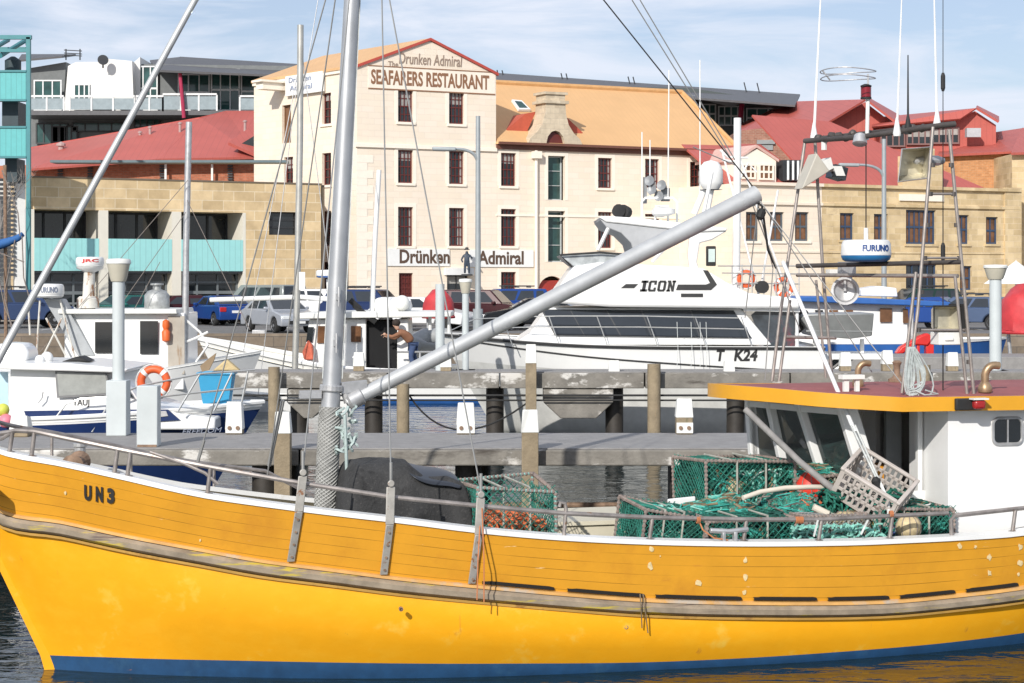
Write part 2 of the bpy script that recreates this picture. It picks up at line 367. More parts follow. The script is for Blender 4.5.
def window(W, r, parent, frame_m, pane_m, cols=2, rows=4, depth=.25, name='window', bars=.035, rim=.07, sill=None, label=None, surround=None, curtain=True):
    a, b, c, d = r[:4]; m = MB()
    o0, o1 = -depth+.01, -depth+.09
    W.slab(m, a, a+rim, c, d, o0, o1); W.slab(m, b-rim, b, c, d, o0, o1); W.slab(m, a+rim, b-rim, c, c+rim, o0, o1); W.slab(m, a+rim, b-rim, d-rim, d, o0, o1)
    for i in range(1, cols): x = a + (b-a)*i/cols; W.slab(m, x-bars/2, x+bars/2, c+rim, d-rim, o0+.02, o1-.01)
    for i in range(1, rows):
        z = c + (d-c)*i/rows; t = bars*1.6 if i*2 == rows else bars
        W.slab(m, a+rim, b-rim, z-t/2, z+t/2, o0+.018, o1-.012)
    w_ = m.build(name, frame_m, parent, world=True)
    p = MB(); p.quad(W.pt(a+.02, c+.02, o0+.012), W.pt(b-.02, c+.02, o0+.012), W.pt(b-.02, d-.02, o0+.012), W.pt(a+.02, d-.02, o0+.012)); p.build('pane', pane_m, w_, world=True)
    if curtain and pane_m is darkwin and (b-a) < 2.2:
        random.seed(int((a*31+c*17)*10)); k = random.random(); q = MB(); oo = o0+.016
        if k < .45: W.slab(q, a+.04, a+.04+(b-a)*random.uniform(.12,.3), c+.04, d-.04, oo-.002, oo); W.slab(q, b-.04-(b-a)*random.uniform(.12,.3), b-.04, c+.04, d-.04, oo-.002, oo)
        elif k < .8: W.slab(q, a+.04, b-.04, d-(d-c)*random.uniform(.25,.6), d-.04, oo-.002, oo)
        if q.v: q.build('curtain', curt_m, w_, world=True)
    if sill:
        q = MB(); W.slab(q, a-.12, b+.12, c-.14, c-.003, -.02, .09); q.build('sill', sill, w_, world=True)
    if surround:
        q = MB(); t = .2
        W.slab(q, a-t, a-.003, c, d+t, -.02, .018); W.slab(q, b+.003, b+t, c, d+t, -.02, .018); W.slab(q, a-.003, b+.003, d+.003, d+t, -.02, .018); q.build('surround', surround, w_, world=True)
    if label: w_['label'] = label
    return w_

# ---- cream gabled restaurant
W1 = Wall((357, 103.2), (696, 113.2)); W1L = Wall((254, 111.5), (357, 103.2))
sA, sB = W1.s_of(357), W1.s_of(496); zE = 15.0; zB = TZ-.3
A = W1.pt(sA, 0); B = W1.pt(sB, 0); Lc = Vector((W1L.a.x, W1L.a.y, 0)); dL = Lc-A; Cc = B+dL
R1 = thing('restaurant_building', 'tall cream restaurant with red edged gable and lettering across its front', 'building', (A.x, A.y, TZ))
ap_s, ap_z = W1.sz(430, 41)
m = MB()
rects = [(398,90,413,122),(449,91,464,124),(398,150,413,183),(449,151,464,184),(398,207,413,246),(449,208,464,246),(399,273,413,303),(447,275,468,306)]
holes = [W1.rect(r) for r in rects]
facade(m, W1, sA, sB, zB, zE, holes)
m.quad(W1.pt(sA, zE), W1.pt(sB, zE), W1.pt(ap_s, ap_z))
lr = [(322,93,331,124),(282,105,291,143),(322,153,331,185),(284,157,293,187),(322,211,331,246),(322,262,331,300)]
lh = [W1L.rect(r) for r in lr]
sl1 = W1L.s_of(357); facade(m, W1L, 0, sl1, zB, zE, lh)
m.quad(B+Vector((0,0,zB)), Cc+Vector((0,0,zB)), Cc+Vector((0,0,zE)), B+Vector((0,0,zE)))
m.quad(Cc+Vector((0,0,zB)), Lc+Vector((0,0,zB)), Lc+Vector((0,0,zE)), Cc+Vector((0,0,zE)))
apf = W1.pt(ap_s, ap_z); apb = apf + dL
m.quad(Lc+Vector((0,0,zE)), apb, Cc+Vector((0,0,zE)))
m.build('wall', cream_m, R1, world=True)
# roof: two slabs with thickness
m = MB(); th = Vector((0,0,.14)); ov = -dL.normalized()*.0; up = Vector((0,0,.02))
for e in (A, B):
    e1 = Vector((e.x, e.y, zE)); out = (e1-apf); out.z = 0; e1 = e1 + out.normalized()*.18 - Vector((0,0,.10))
    m.obox(apf+up, e1-apf, dL, th)
m.build('roof', orroof, R1, world=True)
m = MB()
for e in (sA-.12, sB+.12):
    p0 = W1.pt(e, zE-.1, .12); p1 = W1.pt(ap_s, ap_z+.02, .12); m.obox(p0, p1-p0, W1.n*-.35, (0,0,.15))
m.build('gable_coping', redtrim, R1, world=True)
m = MB(); W1.slab(m, sA-.1, sB+.02, 10.62, 10.82, -.05, .12); W1L.slab(m, 0, sl1, zE-.25, zE-.05, -.05, .12)
m.build('string_course', cream_trim, R1, world=True)
m = MB()
for k in range(24):
    z = zB + .1 + k*.42
    if z > 10.2: break
    wq = .95 if k % 2 else .6
    W1.slab(m, sA-.02, sA+wq, z, z+.415, -.05, .02); 
m.build('quoin', cream_trim, R1, world=True)
for i, h in enumerate(holes[:6]): window(W1, h, R1, redframe, darkwin, 4, 4, sill=cream_trim, surround=cream_trim)
window(W1, holes[6], R1, redframe, redframe, 4, 6, name='door', label='dark red barred door')
window(W1, holes[7], R1, blackframe, darkwin, 2, 1, name='entrance_door', label='dark open doorway under white lintel')
m = MB(); a, b, c, d = W1.rect((444,268,472,275)); W1.slab(m, a, b, c, d, 0, .25); m.build('door_lintel', white, R1, world=True)
for i, h in enumerate(lh):
    if i == 1: window(W1L, h, R1, M('brown_timber', (.20,.10,.05), .7), M('brown_timber', (.2,.1,.05)), 2, 1, name='loading_door', label='brown timber loading door')
    else: window(W1L, h, R1, redframe, darkwin, 2, 4, sill=cream_trim)
# name board and lettering on the gable
brownlet = M('brown_lettering', (.26, .13, .07), .7, var=.1)
m = MB(); a, b, c, d = W1.rect((368,69,495,92)); W1.slab(m, a, b, c, d, 0, .02); bd = m.build('name_board', M('board_cream', (.86,.77,.65), .7, var=.04), R1, world=True)
m = MB(); t0 = W1.rect((370,71.5,493,87.5)); text_mesh(m, 'SEAFARERS RESTAURANT', W1.pt(t0[0]+.05, t0[2]+.02, .027), W1.d, (0,0,1), t0[1]-t0[0]-.3, .82, .01, bold=.03); m.build('board_lettering', brownlet, bd, world=True)
m = MB(); W1.slab(m, a, b, c, c+.07, .02, .035); W1.slab(m, a, b, d-.03, d+.03, .02, .035); m.build('board_edging', brownlet, bd, world=True)
m = MB(); t1 = W1.rect((399,54,462,69)); text_mesh(m, 'Drunken Admiral', W1.pt(t1[0], t1[2]+.2, .02), W1.d, (0,0,1), t1[1]-t1[0], .62, .008, bold=.012, shear=.1)
t1 = W1.rect((388,61,398,69)); text_mesh(m, 'The', W1.pt(t1[0], t1[2]+.12, .02), W1.d, (0,0,1), t1[1]-t1[0], .3, .008, bold=.01)
m.build('gable_lettering', M('grey_brown_lettering', (.30,.22,.17), .7), R1, world=True)
for rr, tx, tr in (((387,249,449,266), 'Drünken', (399,251,449,264)), ((469,250,533,267), 'Admiral', (477,252,523,265))):
    a, b, c, d = W1.rect(rr)
    m = MB(); W1.slab(m, a, b, c, d, 0, .08)
    sg = m.build('name_sign', white, R1, world=True)
    e = W1.rect(tr); m = MB(); text_mesh(m, tx, W1.pt(e[0], e[2]+.02, .086), W1.d, (0,0,1), e[1]-e[0], .78, .008, bold=.03); m.build('sign_lettering', M('dark_brown_lettering', (.10,.06,.04), .6), sg, world=True)
# side sign + hoist beam
a, b, c, d = W1L.rect((289,74,326,94)); m = MB(); W1L.slab(m, a, b, c, d, .1, .25); sg = m.build('side_sign', white, R1, world=True)
m = MB(); text_mesh(m, 'Drunken', W1L.pt(a+.4, c+.72, .27), W1L.d, (0,0,1), (b-a)*.6, .3, .02); text_mesh(m, 'Admiral', W1L.pt(a+.5, c+.25, .27), W1L.d, (0,0,1), (b-a)*.6, .3, .02); m.build('sign_lettering', M('faded_blue', (.25,.30,.42), .7), sg, world=True)
a, b, c, d = W1L.rect((280,84,287,91)); m = MB(); W1L.slab(m, a, b, c, d, 0, 1.6); W1L.slab(m, a-.15, b+.15, d, d+.12, 0, 1.8); m.build('hoist_beam', cream_trim, R1, world=True)

# ---- wing with orange roof
sE = W1.s_of(737); zW = 11.05
R2 = thing('warehouse_wing', 'long cream warehouse wing with orange roof and stone dormer chimney', 'building', tuple(W1.pt(sB, TZ)))
rr2 = [(501,153,516,186),(548,156,565,200),(598,158,612,188),(645,159,659,188),(690,162,702,191),(501,209,516,246),(548,211,565,262),(598,212,612,248),(645,214,659,249),(690,215,702,247),(501,272,516,296)]
h2 = [W1.rect(r) for r in rr2]; arch = W1.rect((538,276,566,306))
m = MB(); facade(m, W1, sB, sE, zB, zW, h2+[arch])
bk = dL.normalized()*13; e2 = W1.pt(sE, 0)
m.quad(e2+Vector((0,0,zB)), e2+bk+Vector((0,0,zB)), e2+bk+Vector((0,0,zW)), e2+Vector((0,0,zW)))
bB = W1.pt(sB,0)+bk; m.quad(e2+bk+Vector((0,0,zB)), bB+Vector((0,0,zB)), bB+Vector((0,0,zW)), e2+bk+Vector((0,0,zW)))
# arch head
pts = []
ac = (arch[0]+arch[1])/2; ar = (arch[1]-arch[0])/2
for k in range(13):
    t = math.pi*k/12; pts.append((ac-ar*math.cos(t), arch[3]-.9+.9*math.sin(t)))
for side in (-1, 1):
    q = [p for p in pts if (p[0]-ac)*side >= -1e-6]; q = q if side < 0 else q
    poly = q + ([(arch[0], arch[3])] if side < 0 else [(arch[1], arch[3])])
    if side < 0: poly = q + [(ac, arch[3]), (arch[0], arch[3])] if abs(q[-1][1]-arch[3]) > 1e-3 else q + [(arch[0], arch[3])]
    m.prism(poly, lambda a_, b_, d_: W1.pt(a_, b_, d_), -.24, .003)
m.build('wall', cream_m, R2, world=True)
for i, h in enumerate(h2):
    if i in (1, 6):
        window(W1, h, R2, M('pale_steel', (.55,.58,.57), .5), glassgreen, 1, 3, depth=.5, name='tall_window', surround=cream_trim)
    else: window(W1, h, R2, redframe, darkwin, 4, 4, sill=cream_trim, surround=cream_trim)
m = MB(); W1.slab(m, arch[0], arch[1], arch[2], arch[3]-.25, -.32, -.25); m.build('arched_door', M('bright_red_door', (.36,.04,.03), .5), R2, world=True)
rz = 15.1; hb = dL.normalized()*7.0
r0 = W1.pt(sB, rz)+hb*.85; r1 = W1.pt(W1.s_of(737)-4.9, rz)+hb*.95
r1 = P(682, 93, 119.5); r0 = r1 + (W1.pt(sB,0)-W1.pt(sE,0)).normalized()*((W1.pt(sE,0)-W1.pt(sB,0)).length-2.2); r0.z = r1.z
E0 = W1.pt(sB+.02, zW, .35); E1 = W1.pt(sE+.1, zW, .35)
B0 = bB+Vector((0,0,zW)); B1 = e2+bk+Vector((0,0,zW))
m = MB(); m.add([E0,E1,r1,r0,B0,B1], [(0,1,2,3),(1,5,2),(5,4,3,2),(4,0,3),(0,4,5,1)]); m.build('roof', orroof, R2, world=True)
m = MB(); m.bar(r0+Vector((0,0,.05)), r1+Vector((0,0,.05)), .16, n=8); m.bar(r1+Vector((0,0,.05)), E1+Vector((0,0,.08)), .13, n=8); m.build('ridge_cap', M('ridge_orange', (.60,.34,.14), .6), R2, world=True)
m = MB(); W1.slab(m, sB, sE, zW-.28, zW-.02, 0, .14); W1.slab(m, sB, sE+.15, zW-.02, zW+.12, .30, .46); m.build('eaves_gutter', M('dark_gutter', (.15,.06,.04), .6), R2, world=True)
m = MB(); W1.slab(m, sB, sE, 7.0, 7.1, -.05, .05); m.build('string_course', cream_trim, R2, world=True)
sdp = W1.s_of(535); m = MB(); m.bar(W1.pt(sdp, zB, .16), W1.pt(sdp, zW-.3, .16), .09);
W1.slab(m, sdp-.25, sdp+.25, zW-.75, zW-.35, .02, .4); m.build('downpipe', cream_trim, R2, world=True)
# stone wall dormer with chimney
m = MB(); sc0 = W1.s_of(553)
def cz(py): return W1.sz(553, py)[1]
z0, z1 = cz(144), cz(97)
prof = [(-1.75,z0),(-1.6,z0+.3),(-1.2,z0+.62),(-.85,z0+1.1),(-.68,z0+1.7),(-.64,cz(104)),(.64,cz(104)),(.68,z0+1.7),(.85,z0+1.1),(1.2,z0+.62),(1.6,z0+.3),(1.75,z0),(.6,z0),(.5,z0+.4),(.25,z0+.68),(0,z0+.75),(-.25,z0+.68),(-.5,z0+.4),(-.6,z0)]
m.prism(prof, lambda a_, b_, d_: W1.pt(sc0+a_, b_, d_), .32, -.9)
stone_c = M('chimney_stone', (.60,.50,.36), .9, var=.12, kind='brick', col2=(.66,.56,.41), bw=.6, bh=.3, mc=(.50,.43,.33), blotch=.15)
W1.slab(m, sc0-.8, sc0+.8, cz(104), cz(101), -1.05, .45); W1.slab(m, sc0-.62, sc0+.62, cz(101), cz(95), -.9, .3); W1.slab(m, sc0-.75, sc0+.75, cz(95), cz(92.5), -1.0, .4)
m.build('chimney', stone_c, R2, world=True)
m = MB()
for sgn in (-1, 1):
    pr = [(.6,z0+1.9),(1.3,z0+1.75),(2.5,z0+.8),(2.0,z0+.25),(1.2,z0+.7)]
    m.prism([(a_*sgn, b_) for a_, b_ in pr], lambda a_, b_, d_: W1.pt(sc0+a_, b_, d_), -.95, -3.0)
m.build('dormer_flashing', M('red_flashing', (.46,.09,.05), .6), R2, world=True)
m = MB(); m.prism([(-.6,z0+.02),(.6,z0+.02),(.45,z0+.45),(0,z0+.72),(-.45,z0+.45)], lambda a_, b_, d_: W1.pt(sc0+a_, b_, d_), .1, -.5); m.build('lunette', redframe, R2, world=True)
# skylight lying on the slope
def slope_pt(px, py):   # intersect view ray with the front roof plane
    n_ = (E1-E0).cross(r0-E0); o_ = Vector((0,0,H)); d_ = P(px, py, 100)-o_
    t_ = (E0-o_).dot(n_)/d_.dot(n_); return o_+d_*t_
nn = (E1-E0).cross(r0-E0).normalized()
if nn.z < 0: nn = -nn
m = MB(); c4 = [slope_pt(*q) for q in ((511,102),(521,103),(530,112),(518,112))]; m.add([c+nn*.03 for c in c4]+[c+nn*.18 for c in c4], [(0,3,2,1),(4,5,6,7)]+[(i,(i+1)%4,(i+1)%4+4,i+4) for i in range(4)]); sk = m.build('skylight', white, R2, world=True)
cm = sum(c4, Vector())/4; m = MB(); m.quad(*[cm+(c-cm)*.7+nn*.19 for c in c4]); m.build('pane', glassgreen, sk, world=True)
# statue over the door
def figure_mesh(name, edges, mat, parent=None, world=False, sub=2, root=0):
    """edges: list of joints [(pos, radius)], links"""
    jo, li = edges
    me = bpy.data.meshes.new(name); me.from_pydata([tuple(j[0]) for j in jo], li, []); o = bpy.data.objects.new(name, me); COL.objects.link(o)
    md = o.modifiers.new('skin', 'SKIN'); md.use_smooth_shade = True
    for i, j in enumerate(jo):
        me.skin_vertices[0].data[i].radius = (j[1], j[1]) if not isinstance(j[1], tuple) else j[1]
    me.skin_vertices[0].data[root].use_root = True
    s_ = o.modifiers.new('sub', 'SUBSURF'); s_.levels = sub; s_.render_levels = sub
    me.materials.append(mat)
    if parent is not None: o.parent = parent
    return o
# ---- sandstone building on the left
W2 = Wall((34, 93.5), (321, 101.0))
s2e = W2.s_of(321); zt2 = 8.45
L1 = thing('sandstone_building', 'low sandstone block building with turquoise balcony panels', 'building', tuple(W2.pt(0, TZ)))
bays = [(34,211,99,302),(108,211,172,302),(181,211,243,302)]
hb2 = [W2.rect(r) for r in bays]; sw = W2.rect((269,212,297,235))
zlo = 3.1; zfl = W2.rect((110,271,170,300))[3]
zh = W2.rect((110,211,170,240))[3]
hs = [(h[0], h[1], zB, zh, 2.3) for h in hb2] + [(sw[0], sw[1], sw[2], sw[3], .3)]
m = MB(); facade(m, W2, 0, s2e, zB, zt2, hs)
dd = Vector((-W2.n.x, -W2.n.y, 0))*6
m.quad(W2.pt(s2e,zB), W2.pt(s2e,zB)+dd, W2.pt(s2e,zt2)+dd, W2.pt(s2e,zt2))
m.quad(W2.pt(0,zB)+dd, W2.pt(0,zB), W2.pt(0,zt2), W2.pt(0,zt2)+dd)
m.quad(W2.pt(0,zt2), W2.pt(s2e,zt2), W2.pt(s2e,zt2)+dd, W2.pt(0,zt2)+dd)
m.build('wall', sand_m, L1, world=True)
# pale columns between bays (proud of the reveals)
m = MB()
for k, (p0, p1) in enumerate(((25.5,34),(99,108),(172,181),(243,245.5))):
    a, b = W2.s_of(p0), W2.s_of(p1); W2.slab(m, a-.01, b+.01, zB, zh, -2.25, .015)
m.build('column', M('cream_column', (.74,.70,.60), .8, var=.03), L1, world=True)
for h in hb2:
    hh = (h[0], h[1], zh-3.0, zh)
    window(W2, hh, L1, blackframe, darkwin, 3, 1, depth=2.3, name='balcony_glazing', bars=.12, rim=.12)
    hl = (h[0], h[1], zB, zfl-.05)
    window(W2, hl, L1, M('grey_frame', (.16,.18,.19), .5), darkwin, 3, 4, depth=.8, name='shop_glazing', bars=.10, rim=.12)
    m = MB(); pz0, pz1 = W2.rect((110,271,170,239))[2:]; W2.slab(m, h[0]+.01, h[1]-.01, min(pz0,pz1), max(pz0,pz1), -.12, .03); m.build('balcony_panel', teal, L1, world=True)
    m = MB(); W2.slab(m, h[0]+.01, h[1]-.01, zfl-.12, min(pz0,pz1)-.004, -2.2, -.02); m.build('balcony_slab', blackframe, L1, world=True)
window(W2, sw, L1, blackframe, darkwin, 1, 3, depth=.3, bars=.1)
m = MB(); W2.slab(m, -.1, s2e+.05, zt2+.003, zt2+.08, -.3, .04); W2.slab(m, s2e-.0, s2e+.25, zB, zt2, -4, -.1); m.build('coping', M('dark_coping', (.17,.13,.09), .7), L1, world=True)
# grey louvre screen + teal frame tower at the far left
Wl = Wall((-30, 92), (26, 93.2))
Lv = thing('louvre_screen', 'grey horizontal louvre screen beside the sandstone building', 'screen', tuple(Wl.pt(1.5, TZ)))
m = MB(); a, b = 0, Wl.s_of(25.5)
for k in range(22): m.obox(Wl.pt(a, 3.6+k*.22, 0), Wl.d*(b-a-.5), W2.n*.12, (0,0,.13))
m.build('slats', M('grey_slats', (.10,.105,.11), .5, metal=.3), Lv, world=True)
m = MB(); Wl.slab(m, b-.5, b-.01, zB, 8.5, -.2, .05); Wl.slab(m, a, b-.5, zB, 8.4, -1.2, -1.0); m.build('frame', whitewall, Lv, world=True)
tm = M('teal_steel', (.045,.22,.24), .45, var=.08); tl = M('light_teal_panel', (.10,.42,.42), .45, var=.06, kind='seam', step=.25, sw=.15, sd=.8)
T = thing('steel_tower', 'teal steel framed tower with stacked turquoise balcony boxes', 'tower', (-24.6, 96, TZ))
Yt = 90; m = MB()
def pbox(mb, x0, y0, x1, y1, Y, d): 
    a = P(x0, y1, Y); b = P(x1, y0, Y); return mb.box(a.x, Y, a.z, b.x, Y+d, b.z)
pbox(m, 26, 37, 30, 300, Yt, .22); pbox(m, 26, 45, 30, 300, Yt+4, .22); pbox(m, -30, 35, 31, 39, Yt, .22); pbox(m, -30, 47, 30, 50, Yt+3.9, .2); pbox(m, -30, 49, 26, 52, Yt, .2)
m.bar(P(0,56,Yt), P(26,40,Yt+4), .12); m.bar(P(-20,56,Yt), P(8,40,Yt+4), .12); m.bar(P(28,38,Yt+.1), P(28,45,Yt+4), .12)
m.build('frame', tm, T, world=True)
for (y0, y1) in ((70,101),(126,158)):
    m = MB(); pbox(m, -30, y0+2, 25.8, y1-2, Yt+.02, .4); bx = m.build('balcony_box', tl, T, world=True)
    m = MB(); pbox(m, -30, y0, 25.9, y0+1.9, Yt-.05, .5); pbox(m, -30, y1-1.9, 25.9, y1, Yt-.05, .5); m.build('edging', tm, bx, world=True)
for hh_, yb_ in ((2.0, 98), (1.4, 150)):
    m = MB(); m.lathe([(.35,0),(.4,.2),(.4,hh_-.2),(.1,hh_)], P(13, yb_, Yt+1.8), 12); m.build('pressure_tank', M('dark_machinery', (.03,.05,.06), .6), T, world=True, smooth=True)
for q_ in ((2,101.5,18,125.8),(5,158.5,17,182)):
    m = MB(); pbox(m, *q_, Yt+1, 1.5); m.build('machine_box', MATS['dark_machinery'], T, world=True)

# ---- frontal building helper: polygon in pixels at distance Y, extruded back
def solid(mb, poly, Y, d): return mb.prism([(P(x,y,Y).x, P(x,y,Y).z) for x, y in poly], lambda a, b, e: Vector((a, e, b)), Y, Y+d)
def roofplane(mb, *pts, th=.15):
    v = [P(*p) for p in pts]; n_ = (v[1]-v[0]).cross(v[2]-v[0]).normalized(); n_ = n_ if n_.z > 0 else -n_
    k = len(v); return mb.add([q for q in v]+[q+n_*th for q in v], [tuple(range(k))[::-1], tuple(range(k, 2*k))]+[(i,(i+1)%k,(i+1)%k+k,i+k) for i in range(k)])

# red roofed brick building behind the sandstone one
L2 = thing('brick_building', 'red roofed brick building behind the sandstone block', 'building', tuple(PZ(160, TZ, 124)))
m = MB(); solid(m, [(-10,305),(-10,166),(254,158),(254,305)], 124, 12); m.build('wall', brick_m, L2, world=True)
m = MB()
roofplane(m, (28,171,122.6),(160,161,122.6),(200,119.5,131),(28,150,131))
roofplane(m, (160,161,122.6),(258,159,122.6),(258,113,134),(226,113,134),(200,119.5,131))
m.build('roof', redroof, L2, world=True)
m = MB(); m.bar(P(200,119,130.8), P(28,149.5,130.8), .13); m.bar(P(226,112.6,134), P(258,112.6,134), .13); m.bar(P(200,119,130.9), P(226,112.6,134), .13); m.build('ridge_cap', redtrim, L2, world=True)
m = MB(); roofplane(m, (228,145,123),(262,160,122),(262,121,128), th=.2); m.build('gable_roof', redroof, L2, world=True)
m = MB(); solid(m, [(236,147),(262,147),(262,131)], 123.2, 3); m.build('gable_window', darkwin, L2, world=True)
m = MB()
for x in (60, 90, 162, 230):
    for k in range(7): pbox(m, x-2.5, 165+k*2.6, x+2.5, 166.6+k*2.6, 123.8, .15)
m.build('louvre', blackframe, L2, world=True)
m = MB()
for x in (164.5, 211): pbox(m, x, 155, x+2, 186, 123.4, .15)
m.build('downpipe', whitewall, L2, world=True)
m = MB(); pbox(m, 50, 160, 286, 162.5, 100.5, 1.4); m.build('canopy_edge', M('blue_grey_canopy', (.10,.15,.17), .5), L2, world=True)
m = MB()
for x, y in ((61,146),(180,124),(97,150),(245,122),(150,128),(140,133)):
    Yv = 128; s_ = 2.4 if x != 61 else 5
    c = P(x, y, Yv); rv = .09*s_/2.4; m.bar(c+Vector((0,0,-.9)), c, rv, n=8); m.lathe([(rv*1.7,0),(rv*1.7,rv*.8),(.01,rv*1.6)], c, 10)
m.build('roof_vent', M('vent_metal', (.42,.30,.28), .5), L2, world=True)

# apartments behind
L3 = thing('apartment_block', 'white modern apartments with glass balconies and sloping grey roof', 'building', tuple(PZ(150, TZ, 140)))
Ya = 140
m = MB(); solid(m, [(30,305),(30,112),(300,112),(300,305)], Ya+2.5, 14); m.build('lower_wall', M('dark_grey_wall', (.16,.17,.17), .7), L3, world=True)  # dark grey wall, same material as the recess
m = MB()
solid(m, [(64,112),(68,66),(76,62),(98,62),(98,58),(132,61),(134,112)], Ya, 10)
solid(m, [(98,112),(98,66),(133,63),(140,57),(140,112)], Ya+1, 9)
m.build('wall', whitewall, L3, world=True)
m = MB(); solid(m, [(30,112),(30,68),(66,62),(63,112)], Ya+1.2, 8); solid(m, [(134,112),(134,64),(300,66),(300,112)], Ya+1.5, 8); m.build('recess_wall', M('dark_grey_wall', (.16,.17,.17), .7), L3, world=True)
m = MB()
roofplane(m, (158,72,Ya-3),(300,78,Ya-3),(300,66,Ya+9),(180,58.5,Ya+9)); roofplane(m, (158,72.2,Ya-2.9),(180,58.8,Ya+8.8),(150,62,Ya+8)) 
roofplane(m, (18,62,Ya),(62,58,Ya),(76,56,Ya+8),(22,56,Ya+8)); m.build('roof', greyroof, L3, world=True)
def panes(parent, rs, Y, fm, pm, cols, rows, name='window', rim=.1, bars=.09):
    Wf = Wall((0, Y), (1024, Y))
    for r in rs: window(Wf, Wf.rect(r), parent, fm, pm, cols, rows, depth=-.04, name=name, rim=rim, bars=bars)
wf = M('white_frame', (.7,.71,.7), .5)
panes(L3, [(34,80,62,111),(74,84,90,110)], Ya-.02, wf, glassgreen, 3, 1)
panes(L3, [(136,66,158,111),(178,74,210,111),(211,69,240,111),(241,72,299,111)], Ya+1.3, wf, glassgreen, 3, 2)
panes(L3, [(36,123,68,144),(72,122,125,132),(134,117,160,128),(52,126,78,143)], Ya+2.4, blackframe, glassgreen, 4, 1)
m = MB(); pbox(m, 20, 110.5, 300, 115, Ya-2, 4); m.build('floor_slab', greyroof, L3, world=True)
Wf = Wall((0, Ya-1.95), (1024, Ya-1.95))
for r in ((30,97,64,111),(70,97,135,111),(136,97,163,111),(163,95,217,111),(240,97,300,111)):
    q = Wf.rect(r); m = MB(); n_ = max(2, int((q[1]-q[0])/1.2))
    for k in range(n_+1): x = q[0]+(q[1]-q[0])*k/n_; Wf.slab(m, x-.06, x+.06, q[2], q[3], 0, .1)
    Wf.slab(m, q[0], q[1], q[3]-.02, q[3]+.12, 0, .12); bl = m.build('balcony_rail', wf, L3, world=True)
    m = MB(); Wf.slab(m, q[0]+.06, q[1]-.06, q[2]+.1, q[3]-.1, .03, .06); m.build('pane', M('frosted_balcony_glass', (.30,.36,.38), .15), bl, world=True)
m = MB(); m.bar(P(184,118,Ya-2.4), P(180,73,Ya-2.4), .14); m.build('raking_column', M('crimson_column', (.40,.03,.08), .5), L3, world=True)
m = MB(); m.lathe([(.02,-.12),(.25,-.08),(.40,.03)], P(103,60,Ya-1), 18, ax=(.3,-1,.3)); m.bar(P(103,60,Ya-.9), P(103,68,Ya-.7), .06); m.build('satellite_dish', blackframe, L3, world=True)
m = MB()
for x in (66, 80): m.bar(P(x, 60, Ya+2), P(x, 49, Ya+2), .05)
for y in (50, 53, 55): m.bar(P(64, y, Ya+2), P(82, y+1, Ya+2), .035)
m.build('aerial', blackframe, L3, world=True)
m = MB()
for x in (92, 99, 104, 120, 203): pbox(m, x, 104, x+5, 110, Ya-.8, .8); pbox(m, x+4, 101, x+5, 104, Ya-.8, .8)
m.build('balcony_furniture', blackframe, L3, world=True)

# long modern building behind the orange roof
B1_ = thing('modern_building', 'long modern building with wavy charcoal roof behind the orange roof', 'building', tuple(PZ(650, TZ, 150)))
m = MB(); solid(m, [(488,305),(488,84),(690,88),(796,104),(796,305)], 152, 14); m.build('wall', M('dark_facade', (.06,.075,.075), .5), B1_, world=True)
m = MB(); roofplane(m, (488,84,148),(795,107,142),(800,96,160),(488,74,160)); m.build('roof', greyroof, B1_, world=True)
m = MB()
for k in range(6):
    x = 515+k*52; y = 84+k*4.0; roofplane(m, (x-24,y-1,147.5),(x+24,y+1,147),(x+8,y+7,149)); 
m.build('roof_fold', M('mid_grey_metal', (.20,.21,.22), .45), B1_, world=True)
panes(B1_, [(690,104,716,124),(718,106,744,126),(746,108,790,128),(500,86,560,100),(565,88,625,104)], 151.9, M('pale_grey_frame', (.4,.43,.43), .5), glassgreen, 4, 2)
m = MB(); m.bar(P(742,104,150), P(737,150,149), .2); m.build('raking_column', MATS['crimson_column'], B1_, world=True)
for x in (500, 505, 564, 569, 631, 636, 747, 760): m = MB(); m.bar(P(x, 82+(x-500)*.05, 158), P(x-3, 70+(x-500)*.05, 158), .05); m.build('aerial', blackframe, B1_, world=True)

# ---- right hand row: cream part, old sandstone part
W3 = Wall((733, 107.5), (1020, 117.0)); s3m = W3.s_of(822); s3e = W3.s_of(1019); z3 = 8.85
def rowbuilding(nm, lab, sa, sb, mat, rects, opts):
    R = thing(nm, lab, 'building', tuple(W3.pt((sa+sb)/2, TZ)))
    hs_ = [W3.rect(r) for r in rects]; m = MB(); facade(m, W3, sa, sb, zB, z3, hs_)
    q = -W3.n*9
    for s_ in (sa, sb): m.quad(W3.pt(s_,zB), W3.pt(s_,zB)+q, W3.pt(s_,z3)+q, W3.pt(s_,z3))
    m.quad(W3.pt(sa,z3), W3.pt(sb,z3), W3.pt(sb,z3)+q, W3.pt(sa,z3)+q)
    m.build('wall', mat, R, world=True)
    for h, o in zip(hs_, opts): window(W3, h, R, o[0], o[1], o[2], o[3], sill=oldsand if mat is oldsand else cream_trim, name=o[4] if len(o) > 4 else 'window', surround=o[5] if len(o) > 5 else None, rim=.1, bars=.07)
    m = MB(); W3.slab(m, sa, sb, z3-.06, z3+.12, -.3, .22); W3.slab(m, sa, sb, z3-1.15, z3-1.0, -.05, .14); W3.slab(m, sa, sb, 4.95, 5.07, -.05, .06); m.build('cornice', mat, R, world=True)
    return R
bw = (M('slate_frame', (.09,.11,.13), .5), warmwin, 2, 2)
R3 = rowbuilding('cream_shop_building', 'cream rendered building with three slate framed windows and white dormer', -.0, s3m-.01, cream_m, [(746,212,759,241),(770,212,784,241),(795,212,809,241)], [bw]*3)
bf = (blueframe, warmwin, 2, 2)
